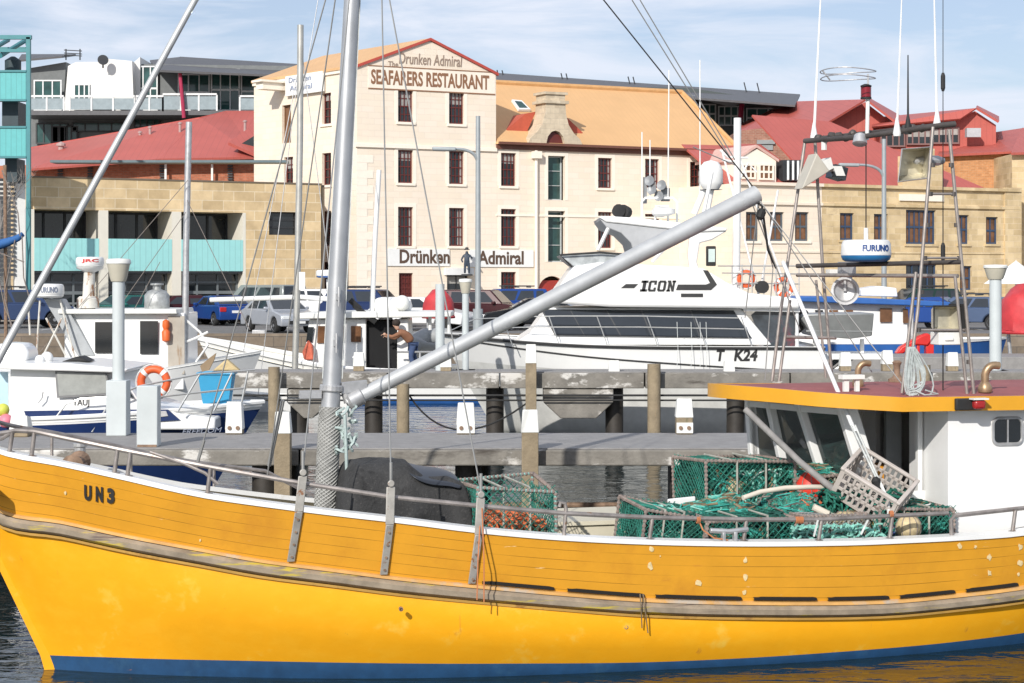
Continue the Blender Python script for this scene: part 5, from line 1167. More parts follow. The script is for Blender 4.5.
m = prof([(742,308),(800,308),(800,312),(745,311)], YD+.45, 45.8); m.build('aft_awning', boatwhite, D_, world=True)
pipe(D_, 'awning_post', [[(797,309),(797,348)]], .04, white, YD+.55)
life_ring(746, 279, YD+.6, 9, 'orange life ring on the flybridge rail of the motor cruiser')
life_ring(784, 287, YD+.6, 10, 'second orange life ring hanging further aft on the cruiser rail')
m = MB(); m.lathe([(.14,-.15),(.14,.15)], P(762,287,YD+.6), 14, ax=(0,1,0)); m.build('rope_reel', dark, D_, world=True)
# tender with outboard
t = thing('tender_dinghy', 'grey aluminium tender with black outboard carried behind the cruiser', 'dinghy', tuple(P(830, 340, 43)))
al = M('dull_aluminium', (.34,.35,.34), .4, metal=.5, var=.15)
m = prof([(873,313),(872,336),(850,339),(812,336),(800,318),(804,314)], 42.4, 43.8, -.15); m.build('hull', al, t, world=True, bevel=.03)
m = MB()
for y in (320, 326, 331): m.bar(P(806,y,42.37), P(872,y+.5,42.37), .022)
m.build('strake', al, t, world=True)
m = MB(); prof([(786,312),(794,308),(808,310),(812,320),(800,334),(789,328)], 42.8, 43.3, .05, m); m.build('outboard_motor', dark, t, world=True, bevel=.05)
m = MB()
for x in (815, 862): m.bar(P(x, 339, 43), P(x, 354, 43), .05)
m.box(P(786,0,43).x, 42.3, P(0,347,43).z-.25, P(885,0,43).x, 44.0, P(0,347,43).z-.13); m.build('cradle', white, t, world=True)
for y_ in (42.6, 43.7):
    m = MB(); m.bar(Vector((P(806,0,43).x, y_, 1.0)), Vector((P(850,0,43).x, y_, P(0,347,43).z-.2)), .06); m.build('cradle_strut', steel, t, world=True)

# ---- E: blue and white fishing boat
E_ = thing('blue_roof_boat', 'white fishing boat with bright blue roof and hull behind the tender', 'boat', ((870-512)*53/F, 53, 0))
ptE, _ = hull_bands(E_, (1010-512)*53/F, (770-512)*53/F, 53.3, 1.6, 1.85, 1.76, 1.75, [('hull', bluep, -1, .97), ('topside', boatwhite, .97, 1)], rake=.6); deck_from(E_, ptE, creamdeck)
m = prof([(772,350),(772,300),(858,299),(906,303),(910,350)], 51.9, 54.6, .08); m.build('cabin', boatwhite, E_, world=True, bevel=.03)
m = prof([(790,301),(800,296.5),(845,297),(950,302),(952,307),(860,304)], 51.6, 54.9); m.build('cabin_roof', bluep, E_, world=True, bevel=.03)
for q in ([(815,310),(823,310),(825,326),(817,326)],[(829,310),(838,310),(840,326),(831,326)],[(844,310),(853,310),(855,326),(847,326)],[(880,308),(892,308),(892,322),(880,322)],[(903,308),(908,309),(909,323),(903,323)]): 
    m = flat(q, 51.86, th=.012); m.build('window', warmwin if q[0][0] > 826 else darkwin, E_, world=True)
m = prof([(861,296),(862,289),(880,286),(897,288),(898,297)], 52.4, 53.8, .05); m.build('roof_locker', white, E_, world=True, bevel=.04)
pipe(E_, 'roof_post', [[(912,306),(912,350)],[(948,306),(948,352)]], .05, steel, 52)
m = MB(); m.lathe([(.02,0),(.22,.02),(.24,.1),(.02,.12)], P(848,293,51.7), 18, ax=(0,-1,0)); m.build('wire_reel', steel, E_, world=True, smooth=True)
t = thing('red_deck_crane', 'red folded hydraulic deck crane left of the square spotlight', 'crane', tuple(P(925, 356, 50)))
redm = M('bright_red_paint', (.62,.025,.02), .4); m = MB(); flat([(896,354),(901,347),(920,336),(928,333),(934,338),(928,346),(916,345),(903,354)], 49.9, m, .35); m.build('arm', redm, t, world=True, bevel=.04)
m = MB(); flat([(926,342),(934,342),(934,370),(927,370)], 49.95, m, .3); flat([(917,345),(920,345),(920,370),(917,370)], 49.95, m, .12); m.build('leg', redm, t, world=True, bevel=.02)
t = thing('floating_pontoon', 'grey floating pontoon behind the far pier at the right', 'pontoon', (10.5, 47.5, 0))
m = MB(); m.box((790-512)*47/F, 46.8, -.2, (1100-512)*47/F, 49, H-(357-HY)*46.8/F); m.build('deck', decktop, t, world=True, bevel=.02)
t = thing('market_umbrella', 'white market umbrella at the foot of the old sandstone building', 'umbrella', tuple(PZ(1016, TZ, 103.5)))
m = MB(); m.lathe([(1.75,-.75),(1.7,-.70),(.02,.5),(.02,.55)], P(1016,270,103.5), 8); m.build('canopy', white, t, world=True); m = MB(); m.bar(PZ(1016,TZ,103.5), P(1016,270,103.5), .05); m.build('pole', white, t, world=True)

# blue furled sail of a yacht at the left edge
t = thing('furled_sail', 'blue furled sail and slack ropes on a mast at the far left edge', 'sail', tuple(P(6, 330, 60)))
m = MB(); m.tube([P(-30,252,60), P(-5,246,60), P(8,242,60), P(18,238,60), P(23,234,60)], .2, 10, .08); m.build('sail_cover', M('royal_blue_canvas', (.03,.12,.33), .8, var=.2, scale=5), t, world=True, smooth=True)
m = MB(); m.bar(P(6,345,60.2), P(5,165,60.2), .06); m.build('mast', rust, t, world=True)
m = MB(); random.seed(9)
for a, b in (((-4,262),(14,330)),((22,236),(30,300)),((-10,225),(24,262)),((20,236),(2,170)),((15,240),(12,330))):
    p, q = P(a[0],a[1],59.8), P(b[0],b[1],59.8); m.tube([p, (p+q)/2+Vector((random.uniform(-.3,.3),0,-.3)), q], .02, 5)
m.build('rope', netgrey, t, world=True)
# bare twigs of a small tree in front of the tower
t = thing('bare_tree', 'small leafless grey tree in front of the teal tower', 'tree', tuple(PZ(-6, QZ, 88)))
m = MB(); random.seed(12)
def twig(mb, p, d, ln, r, dep):
    q = p+d*ln; mb.tube([p, (p+q)/2+Vector((random.uniform(-.1,.1),0,0))*ln, q], r, 5, r*.6)
    if dep == 0: return
    for k in range(3): dd = (d+Vector((random.uniform(-.8,.8), random.uniform(-.5,.5), random.uniform(-.3,.6)))).normalized(); twig(mb, q, dd, ln*random.uniform(.6,.85), r*.6, dep-1)
b_ = PZ(-6, QZ, 88); m.tube([b_, b_+Vector((.2,0,3.0))], .12, 8, .09); m.build('trunk', M('grey_bark', (.24,.22,.20), .9), t, world=True)
m = MB(); twig(m, b_+Vector((.2,0,3.0)), Vector((.05,0,1)).normalized(), 1.5, .06, 4); m.build('branches', MATS['grey_bark'], t, world=True)
# ================================================================ THE YELLOW FISHING BOAT (local x runs aft, local y away from the camera)
TH = math.radians(15); CT, ST = math.cos(TH), math.sin(TH); OX, OY = -4.18, 17.0
YB = thing('fishing_boat', 'yellow wooden fishing boat with blue boot stripe and aluminium mast and boom', 'boat', (OX, OY, 0), TH)
def solve_u(px, v): k = (px-512)/F; return (k*(OY-CT*v)-OX-ST*v)/(CT-k*ST)
def depth(u, v): return OY+ST*u-CT*v
def BP(px, py, v): u = solve_u(px, v); return Vector((u, -v, H-(py-HY)*depth(u, v)/F))
def BW(p): p = Vector(p); return Vector((OX+CT*p.x-ST*p.y, OY+ST*p.x+CT*p.y, p.z))   # local -> world
LN = 12.6
vW = [(.03,0),(.5,.28),(1.2,.62),(2.56,1.10),(3.95,1.36),(6.04,1.47),(7.6,1.42),(9.24,1.14),(11,.6),(12.1,.02)]
vR = [(-.72,0),(-.3,.32),(.3,.62),(1.2,1.02),(2.56,1.38),(3.95,1.55),(6.04,1.62),(7.6,1.55),(9.24,1.38),(11,1.0),(12.4,.3)]
vG = [(-.93,0),(-.5,.33),(.1,.72),(1.0,1.12),(2.56,1.50),(3.95,1.64),(6.04,1.68),(7.6,1.62),(9.24,1.46),(11,1.1),(12.6,.35)]
def ztab(vt, pts, ends):
    out = [ends[0]]
    for px, py in pts:
        u = solve_u(px, 1.4)
        for _ in range(12): u = solve_u(px, smooth_tab(vt, u))
        out.append((u, H-(py-HY)*depth(u, smooth_tab(vt, u))/F))
    out.append(ends[1]); return sorted(out)
zG = ztab(vG, [(0,454),(60,466),(120,479),(200,497),(260,506),(330,515),(400,523),(480,533),(560,540),(640,544),(740,546),(850,545),(900,543),(960,540),(1024,535)], [(-.93,2.19),(12.6,1.35)])
zR = ztab(vR, [(0,516),(60,527),(120,540),(200,555),(260,566),(330,575),(400,584),(480,592),(560,599),(640,605),(740,608),(880,607),(960,600),(1024,592)], [(-.72,1.70),(12.4,.8)])
zB_ = ztab(vW, [(45,655),(120,657),(300,661),(500,663),(640,662),(740,658),(860,650),(940,643),(1024,632)], [(-.1,.13),(12.2,.2)])
zG = [q for q in zG if q[0] >= -.93]; zR = [q for q in zR if q[0] >= -.72]; zB_ = [q for q in zB_ if q[0] > -.12]
NS = 72
def stem(z): return -.40*z - .03 if z > 0 else -.40*z*.2     # raked stem
def lev(vt, zt, i, zfix=None):
    t = i/NS; tt = t**1.25; u0 = vt[0][0]; u1 = vt[-1][0]; u = u0+(u1-u0)*tt
    return Vector((u, smooth_tab(vt, u), zfix if zfix is not None else smooth_tab(zt, u)))
def ring(i):
    g, r, wl = lev(vG, zG, i), lev(vR, zR, i), lev(vW, None, i, 0.0)
    b = wl.lerp(r, .0); zb = max(.03, smooth_tab(zB_, wl.x)); kb = zb/max(r.z, .01); b = wl.lerp(r, kb*.75); b.z = zb
    mids = []
    for k in (.25, .5, .75, .93):
        p = b.lerp(r, k); p.y += .10*math.sin(math.pi*k)*min(1, i/14)*max(.25, 1-max(0, i-30)/28); mids.append(p)
    keel = Vector((wl.x*.96+.25, wl.y*.25, -.75)); bil = Vector((wl.x+.04, wl.y*.8, -.35))
    return dict(keel=keel, bil=bil, wl=wl, b=b, mids=mids, r=r, g=g)
RG = [ring(i) for i in range(NS+1)]
def heel(p, sd): return Vector((p.x, p.y*sd*(1 if sd < 0 else .93), p.z-(0 if sd < 0 else .13*p.y*max(0, min(1, p.z/.4)))))
def loft(name, rows_fn, mat, uvlen=None):
    m = MB(); uvs = []
    for sd in (-1, 1):
        rows = [[heel(p, sd) for p in rows_fn(R)] for R in RG]; nk = len(rows[0]); b = len(m.v)
        cum = 0
        for i, r in enumerate(rows):
            if i: cum += (r[-1]-rows[i-1][-1]).length
            for k, p in enumerate(r): m.v.append(p); uvs.append((cum, k/(nk-1)))
        for i in range(NS):
            for k in range(nk-1):
                q = (b+i*nk+k, b+(i+1)*nk+k, b+(i+1)*nk+k+1, b+i*nk+k+1); m.f.append(q if sd < 0 else q[::-1])
    m.uvs = uvs; return m.build(name, mat, YB, smooth=True)
loft('boot_stripe', lambda R: [R['keel'], R['bil'], R['wl'], R['b']], antifoul)
loft('hull', lambda R: [R['b']]+R['mids']+[R['r']], yellow)
loft('bulwark', lambda R: [R['r'].lerp(R['g'], k/4)+Vector((0, .012, 0)) for k in range(5)], orange)
loft('bulwark_lining', lambda R: [R['g']+Vector((.02,-.05,0)), (R['g']*.5+R['r']*.5)+Vector((.03,-.08,0)), R['r']+Vector((.04,-.09,-.05))], M('cream_lining', (.60,.55,.42), .6, var=.08, kind='plank', step=.25, sw=.04))
def strip(name, mat, getp, prof_, sides=(-1, 1), i0=0, i1=NS, uv=True):
    m = MB()
    for sd in sides:
        b = len(m.v); k = len(prof_)
        for i in range(i0, i1+1):
            p = getp(RG[i])
            for dy, dz in prof_: m.v.append(heel(Vector((p.x, max(p.y+dy, 0) if i < 3 else p.y+dy, p.z)), sd)+Vector((0,0,dz)))
        for i in range(i1-i0):
            for j in range(k):
                q = (b+i*k+j, b+(i+1)*k+j, b+(i+1)*k+(j+1)%k, b+i*k+(j+1)%k); m.f.append(q if sd > 0 else q[::-1])
    return m.build(name, mat, YB, smooth=True)
strip('gunwale_cap', white, lambda R: R['g'], [(.03,.0),(.03,.042),(-.13,.045),(-.13,0)])
strip('rubbing_strake', rubm, lambda R: R['r'], [(-.01,-.075),(.05,-.07),(.085,-.045),(.09,.0),(.06,.028),(-.01,.035)])
strip('strake_lip', M('faded_amber_lip', (.52,.30,.07), .6, var=.2, patches=[((.35,.18,.05), 4, .6, .1)]), lambda R: R['r'], [(-.005,-.105),(.035,-.10),(.04,-.078),(-.005,-.077)])
strip('strake_ledge', M('faded_amber_ledge', (.60,.33,.10), .7, var=.2, patches=[((.45,.38,.30), (2,2,2), .56, .1)]), lambda R: R['r'], [(-.03,.036),(.055,.036),(.05,.06),(-.03,.085)])
# dark scuppers: slots between bulwark and strake
for a, b in ((481,553),(566,643),(654,740),(752,815),(826,887),(898,953),(964,1016)):
    m = MB(); n_ = 8; 
    for k in range(n_):
        p = [a+(b-a)*k/n_, a+(b-a)*(k+1)/n_]; vs = []
        for x in p:
            u = solve_u(x, 1.5)
            for _ in range(8): u = solve_u(x, smooth_tab(vR, u))
            v = smooth_tab(vR, u)+.048; z = smooth_tab(zR, u); vs.append((u, v, z))
        (u0,v0,z0_),(u1,v1,z1_) = vs; e0 = .012 if k == 0 else 0; e1 = .012 if k == n_-1 else 0
        m.add([(u0,-v0,z0_+.078),(u1,-v1,z1_+.078),(u1,-v1-.0,z1_+.108-e1),(u0,-v0-.0,z0_+.108-e0),(u0,-v0+.04,z0_+.078),(u1,-v1+.04,z1_+.078),(u1,-v1+.04,z1_+.108),(u0,-v0+.04,z0_+.108)], [(0,1,2,3),(3,2,6,7),(0,4,5,1)])
    m.build('scupper', M('scupper_black', (.012,.01,.008), .9), YB)
# stem post
m = MB(); pts = [(-.93, 2.22), (-.72, 1.70), (-.01, .13), (0.03, -.02), (.25, -.7)]
for (a, za), (b, zb) in zip(pts, pts[1:]): m.add([(a-.03,-.03,za),(a-.03,.03,za),(a+.06,.035,za),(a+.06,-.035,za),(b-.03,-.03,zb),(b-.03,.03,zb),(b+.06,.035,zb),(b+.06,-.035,zb)], [(0,1,5,4),(1,2,6,5),(2,3,7,6),(3,0,4,7)])
m.build('stem_post', yellow, YB)
# deck
m = MB()
for i in range(2, NS-1):
    a, b = RG[i]['r'], RG[i+1]['r']; dz = .02
    m.quad((a.x,-a.y+.1,a.z+dz),(b.x,-b.y+.1,b.z+dz),(b.x,b.y*.93-.1,b.z+dz-.13*b.y),(a.x,a.y*.93-.1,a.z+dz-.13*a.y))
m.build('deck', M('weathered_deck', (.33,.31,.27), .8, var=.2, scale=5), YB)
# registration letters on the bow, following the flare
def bul_pt(px, py, off=.016):
    u = solve_u(px, 1.2)
    for _ in range(10):
        vg, vr = smooth_tab(vG, u), smooth_tab(vR, u); zg, zr = smooth_tab(zG, u), smooth_tab(zR, u)
        z = H-(py-HY)*depth(u, (vg+vr)/2)/F; k = (z-zr)/(zg-zr); v = vr+(vg-vr)*k+.012; u = solve_u(px, v)
    return Vector((u, -v-off, H-(py-HY)*depth(u, v)/F))
m = MB()
def wrp(a, b, d): q = bul_pt(84+a, 500-b+a*.13); return q + Vector((-.3*d, -d, 0))
for ch, x in (('U', 0), ('N', 11.5), ('3', 23)):
    text_mesh(m, ch, (0,0,0), (1,0,0), (0,0,1), 7.2, 15.5, .004, bold=.055, warp=lambda a, b, d, x=x: wrp(a+x, b, d))
m.build('bow_lettering', lettering_dark, YB)
# paint scabs: pale filler spots on the planks
def blob(m, px, py, r, seed, off=.008):
    random.seed(seed); pts = []
    for k in range(9): a = 2*math.pi*k/9; rr = r*random.uniform(.55, 1.2); pts.append(bul_pt(px+rr*math.cos(a), py+rr*1.3*math.sin(a), off))
    c = bul_pt(px, py, off+.001); m.add([c]+pts, [(0,1+k,1+(k+1)%9) for k in range(9)])
for k, (x, y, r) in enumerate([(651,549,2.6),(650,566,3.2),(698,583,3),(745,560,2.6),(745,578,3),(744,592,2),(959,546,2.6),(989,557,3.2),(989,573,2.4),(1020,547,2.8),(1020,563,3),(1018,574,1.6),(65,493,1.6),(200,540,1.2),(660,556,.8),(975,547,1.5)]):
    m = MB(); blob(m, x, y, r, k); m.build('filler_patch', M('cream_filler', (.74,.58,.30), .8, var=.2, scale=30), YB)
m = MB(); c_ = []
for x, y in ((401,609),(626,627)):
    u = solve_u(x, 1.5); v = 1.60; p = Vector((solve_u(x, v), -v+.0, H-(y-HY)*depth(solve_u(x, v), v)/F)); m.lathe([(.018,-.03),(.02,.012),(.012,.014),(.01,.0)], p, 10, ax=(-.1,-1,0))
m.build('hull_fitting', rust, YB)

# ---- rails, stanchions and chainplates
def gp(px, lift=0, out=-.04, side=1):
    u = solve_u(px, 1.5)
    for _ in range(10): u = solve_u(px, smooth_tab(vG, u)+out)
    return Vector((u, -(smooth_tab(vG, u)+out)*side, smooth_tab(zG, u)+.04+lift))
def rp(px, py, out=-.04):
    u = solve_u(px, 1.5)
    for _ in range(10): v = smooth_tab(vG, u)+out; u = solve_u(px, v)
    return Vector((u, -v, H-(py-HY)*depth(u, v)/F))
main = [(-60,452),(-25,437),(10,432),(16,430.5),(35,431.5),(60,437),(120,449.5),(210,467),(300,483),(391,497),(480,506),(560,513),(650,517.5),(745,519.5),(820,519.5),(890,516),(948,513)]
m = MB(); m.tube([rp(*q) for q in main], .021, 8); m.tube([rp(-60,452), rp(-8,440.5), rp(2,438.5), rp(14,431)], .019, 8)
m.tube([rp(952,548), rp(951,520), rp(955,515.5), rp(1024,508), rp(1100,500)], .021, 8)
m.tube([rp(150,452), rp(185,464), rp(205,473), rp(218,484)], .015, 8)
m.build('rail', rail_m, YB, smooth=True)
mf = MB(); fr = []
for i in range(2, 26): g = heel(RG[i]['g'], 1); fr.append(Vector((g.x, g.y-.04, g.z+.27*min(1, (26-i)/4))))
mf.tube(fr, .019, 8)
for i in range(4, 24, 5): g = heel(RG[i]['g'], 1); mf.bar((g.x, g.y-.04, g.z), (g.x, g.y-.04, g.z+.27), .015)
mf.build('far_rail', rail_m, YB, smooth=True)
for px, yt in ((11,432),(33,432),(116,450),(129,452),(209,468),(651,518),(745,520),(820,520),(891,516),(1014,509)):
    m = MB(); m.bar(gp(px-1.5), rp(px+1.5, yt), .019, n=10); m.lathe([(.045,0),(.045,.012),(.022,.02)], gp(px-1.5, -.01), 12); m.build('stanchion', rail_m, YB, smooth=True)
m = MB(); a = gp(564); b = rp(566, 509); m.tube([a, b+Vector((0,0,.0)), b+Vector((-.01,0,.05)), b+Vector((-.05,0,.055)), b+Vector((-.06,0,.02))], .018, 8); m.build('rail_hook', rail_m, YB, smooth=True)
flatbar = M('galvanised_flat_bar', (.42,.40,.36), .55, metal=.3, var=.2, scale=9, patches=[((.28,.12,.05), 14, .60, .06)])
def strk(px, py, off): 
    u = solve_u(px, 1.6)
    for _ in range(8): v = smooth_tab(vR, u)+off; u = solve_u(px, v)
    return Vector((u, -v, H-(py-HY)*depth(u, v)/F))
TIPS = []
for (xt, yt, xm, ym, xb_, yb_) in ((303,476,299,512,291,562),(391,487,390,525,384,575),(481,498,479,535,472,584)):
    g1 = rp(xt, yt, .035); g2 = rp(xm, ym, .05); g3 = strk(xb_, yb_, .065); m = MB()
    w_ = Vector((.075,0,0)); t_ = Vector((0,.018,0))
    m.obox(g1-w_/2, w_, t_, g2-g1); m.obox(g2-w_*.45, w_*.9, t_, g3-g2); m.lathe([(.03,-.012),(.03,.012)], g1+Vector((0,-.004,.03)), 12, ax=(0,1,0)); m.build('chainplate', flatbar, YB, bevel=.006); TIPS.append(g1+Vector((0,0,.05)))
    for k in (.15, .4, .65, .9): m = MB(); p = g2.lerp(g3, k); m.lathe([(.011,0),(.011,.012)], p+Vector((0,.002,0)), 8, ax=(0,-1,0)); m.build('bolt', rust, YB)
# ---- mast, boom, stays
alu = M('brushed_mast_aluminium', (.46,.47,.48), .42, metal=.55, var=.12, scale=3, patches=[((.60,.60,.58), (5,5,.8), .62, .12)])
alud = M('paint_worn_boom', (.50,.51,.51), .5, metal=.35, var=.12, scale=4, patches=[((.34,.34,.35), (2.5,2.5,2.5), .60, .12)])
mb0 = BP(325, 512, 0); mt = BP(352, 0, 0); mtop = mb0+(mt-mb0)*1.58
m = MB(); m.tube([mb0-(mt-mb0)*.06, mb0+(mt-mb0)*.24, mt, mtop], .098, 20, .062); mast = m.build('mast', alu, YB, smooth=True)
# woven rubber sleeve around the mast foot
m = MB(); sl = [mb0-(mt-mb0)*.05, mb0+(mt-mb0)*.205]; m.tube(sl, .100, 20); slv = m.build('mast_sleeve', M('sleeve_backing', (.22,.22,.21), .8), mast, smooth=True)
m = MB(); ax_ = (sl[1]-sl[0]); ln = ax_.length; axn = ax_.normalized(); e1 = axn.orthogonal().normalized(); e2_ = axn.cross(e1)
for h_ in (1, -1):
    for k in range(14):
        pts = []
        for j in range(49): t_ = j/48; a = h_*(t_*ln*13.0)+2*math.pi*k/14; pts.append(sl[0]+axn*ln*t_+(e1*math.cos(a)+e2_*math.sin(a))*(.1015+.002*h_))
        m.tube(pts, .0055, 3)
m.build('sleeve_weave', M('sleeve_weave', (.38,.38,.36), .7, var=.2, scale=12), slv)
b0 = BP(349, 402, 0); b1 = BP(757, 194, -.05)
m = MB(); bd_ = b1-b0; m.tube([b0-bd_*.005, b0+bd_*.02, b0+bd_*.5, b1], .055, 20, .09)
m.v = m.v; m.build('boom', alud, YB, smooth=True)
m = MB(); m.lathe([(.062,0),(.085,.02),(.085,.14),(.06,.16)], b0-bd_*.003, 16, ax=bd_); m.build('boom_heel', steel, YB, smooth=True)
for k in (.045,.955): m = MB(); m.lathe([(.0575+.036*k,0),(.0575+.036*k,.02)], b0+bd_*k, 18, ax=bd_); m.build('boom_band', alud, YB)
m = MB(); mp_ = mb0+(mt-mb0)*.235; m.lathe([(.106,0),(.112,.01),(.112,.05),(.106,.06)], mp_, 18, ax=axn); m.obox(mp_+Vector((.09,-.04,-.02)), (.24,0,.02), (0,.08,0), (0,0,.10)); m.bar(b0-bd_*.002, mp_+Vector((.12,0,.03)), .04)
m.obox(mp_+Vector((-.30,-.05,-.06)), (.2,0,0), (0,.08,0), (0,0,.07)); m.build('gooseneck', steel, YB)
xt_ = BP(381, -46, .35); m = MB(); mx_ = mb0+(mt-mb0)*1.09; m.bar(mx_, xt_, .035); m.bar(mx_, mx_+Vector((-.2,.35,0)), .035); m.build('crosstree', alu, YB)
wire = M('stay_wire', (.30,.30,.29), .5, metal=.4); 
m = MB(); m.bar(TIPS[1], xt_, .007, n=5); m.bar(TIPS[2], xt_, .007, n=5); m.bar(TIPS[0], mx_+Vector((0,-.05,.15)), .007, n=5)
for t0_ in TIPS: m.bar(t0_, t0_+Vector((0,0,.16)), .014, n=8)
m.build('shroud', wire, YB)
mh = mtop.copy()
m = MB(); m.bar(BP(196, 468, -.9), BP(331, -20, -.1), .007, n=5); m.bar(BP(196, 468, -.9), BP(204, 440, -.85), .016, n=6); m.bar(BP(267, 478, -1.1), BP(338, -20, -.1), .007, n=5); m.bar(BP(269, 466, -1.1), BP(283, 400, -1.0), .02, n=6); m.build('far_shroud', wire, YB)
m = MB(); m.bar(BP(-60, 466, 0), BP(195, 0, -.0), .036, .030, n=10); m.bar(BP(195,0,0), mh, .030, n=8); m.build('forestay_pole', alud, YB, smooth=True)
m = MB(); m.bar(b1+Vector((-.05,0,.08)), mh, .007, n=5)
m.build('topping_lift', dark, YB)
m = MB()
for off_ in ((-.085,.02),(.09,-.03),(.075,.06)): m.bar(mb0+(mt-mb0)*.26+Vector((off_[0], off_[1], 0)), mt+Vector((off_[0]*.8, off_[1], 0)), .006, n=4)
m.build('halyard', ropewhite, YB)
for f_ in (.33, .42):
    m = MB(); p = mb0+(mt-mb0)*f_+Vector((.0,-.10,0)); m.box(p.x-.02,p.y-.02,p.z-.03,p.x+.02,p.y+.02,p.z+.03); m.tube([p+Vector((-.0,-.03,-.09)), p+Vector((0,-.035,0)), p+Vector((0,-.03,.09))], .010, 6); m.build('mast_cleat', steel, YB)
# green-grey rope bundle hanging at the gooseneck
def tangle(mb, c, rx, ry, rz, n, r, seed, seg=9, ns=4):
    random.seed(seed)
    for k in range(n):
        p = Vector(c)+Vector((random.uniform(-rx,rx), random.uniform(-ry,ry), random.uniform(-rz,rz))); d = Vector((random.gauss(0,1), random.gauss(0,1), random.gauss(0,.6))).normalized(); pts = [p.copy()]
        for j in range(seg):
            d = (d+Vector((random.gauss(0,.5), random.gauss(0,.5), random.gauss(0,.4)))).normalized(); q = pts[-1]+d*min(rx, ry, rz)*.5
            for a, (lim, cc) in enumerate(((rx, c[0]),(ry, c[1]),(rz, c[2]))):
                if abs(q[a]-cc) > lim: d[a] = -d[a]; q[a] = cc+math.copysign(lim, q[a]-cc)
            pts.append(q)
        mb.tube(pts, r, ns)
    return mb
rb = BP(346, 425, .12); m = MB(); tangle(m, rb+Vector((0,0,-.05)), .10, .06, .22, 14, .014, 5)
m.tube([rb+Vector((-.02,-.05,.1)), rb+Vector((.0,-.06,-.5)), rb+Vector((-.06,-.06,-.75)), rb+Vector((-.1,-.06,-1.0)), rb+Vector((-.06,-.06,-1.12)), rb+Vector((.0,-.06,-.85)), rb+Vector((.02,-.06,-.4))], .016, 6)
t = thing('rope_bundle', 'pale green rope bundle knotted where the boom meets the mast', 'rope', tuple(BW(rb))); 
o = m.build('rope', M('pale_green_rope', (.40,.48,.46), .85, var=.2, scale=20), YB); o.parent = t; t.rotation_euler = (0,0,TH)
for v_ in o.data.vertices: v_.co -= rb

# ---- wheelhouse
fz = 2.36
def roofpt(u, v, z): return Vector((u, -v, z))
outline = [(6.60,-.15),(6.72,.35),(7.05,.75),(7.45,1.02),(7.86,1.22),(9.5,1.26),(11.3,1.1),(11.3,-1.1),(9.5,-1.26),(7.86,-1.22),(7.3,-1.0),(6.9,-.65)]
near = BP(902, 399, 1.22); tip = BP(716, 383, -.25)
OLD = outline; outline = list(outline); outline[4] = (near.x, 1.22); outline[0] = (tip.x, -.25); outline[1] = (tip.x+.06, .1); outline[2] = (tip.x+.32, .5); outline[3] = (tip.x+.68, .9); outline[11] = (tip.x+.08, -.6); outline[10] = (tip.x+.35, -.95)
zt = near.z
def _cr(a, b, c, d, t): return tuple(.5*((2*b[k])+(-a[k]+c[k])*t+(2*a[k]-5*b[k]+4*c[k]-d[k])*t*t+(-a[k]+3*b[k]-3*c[k]+d[k])*t**3) for k in (0, 1))
fr_ = [outline[9], outline[10], outline[11], outline[0], outline[1], outline[2], outline[3], outline[4]]; sm_ = []
for i in range(len(fr_)-1):
    q_ = [fr_[max(i-1, 0)], fr_[i], fr_[i+1], fr_[min(i+2, len(fr_)-1)]]
    sm_ += [_cr(*q_, t) for t in (0, .25, .5, .75)]
outline = sm_ + [outline[4], outline[5], outline[6], outline[7], outline[8]]
def rz_(u, v): return zt + .075*(1-(v/1.26)**2) + .0*(u)
m = MB(); n_ = len(outline)
ctr = [(8.3, 0.0), (10, 0)]
vs = [Vector((u, -v, rz_(u, v)+.0)) for u, v in outline]
inn = [Vector((8.6+(u-8.6)*.5, -v*.5, rz_(u, v*.5)+.0)) for u, v in outline]
m.add(vs+inn, [(i, (i+1)%n_, (i+1)%n_+n_, i+n_) for i in range(n_)]+[tuple(range(n_, 2*n_))])
m.build('wheelhouse_roof', maroon, YB)
m = MB()
for i in range(n_):
    (ua, va), (ub_, vb_), (uc, vc) = outline[i-1], outline[i], outline[(i+1)%n_]
    d1 = Vector((ub_-ua, -(vb_-va), 0)).normalized(); d2 = Vector((uc-ub_, -(vc-vb_), 0)).normalized(); n1 = Vector((-d1.y, d1.x, 0)); n2 = Vector((-d2.y, d2.x, 0)); nn_ = (n1+n2).normalized()/max(.5, (1+n1.dot(n2))/2)**.5
    if nn_.dot(Vector((ub_-8.8, -vb_, 0))) < 0: nn_ = -nn_
    p = Vector((ub_, -vb_, rz_(ub_, vb_)+.012)); m.v += [p, p+nn_*.03, p+nn_*.03-Vector((0,0,.135)), p-Vector((0,0,.135))]
for i in range(n_):
    for k in range(4): m.f.append((i*4+k, i*4+(k+1)%4, ((i+1)%n_)*4+(k+1)%4, ((i+1)%n_)*4+k))
m.v = m.v
m.build('roof_fascia', fascia, YB, smooth=True)
m = MB(); m.add([Vector((u*.998, -v*.985, rz_(u, v)-.12)) for u, v in outline], [tuple(range(n_))]); m.build('roof_lining', M('roof_lining', (.45,.45,.42), .7), YB)
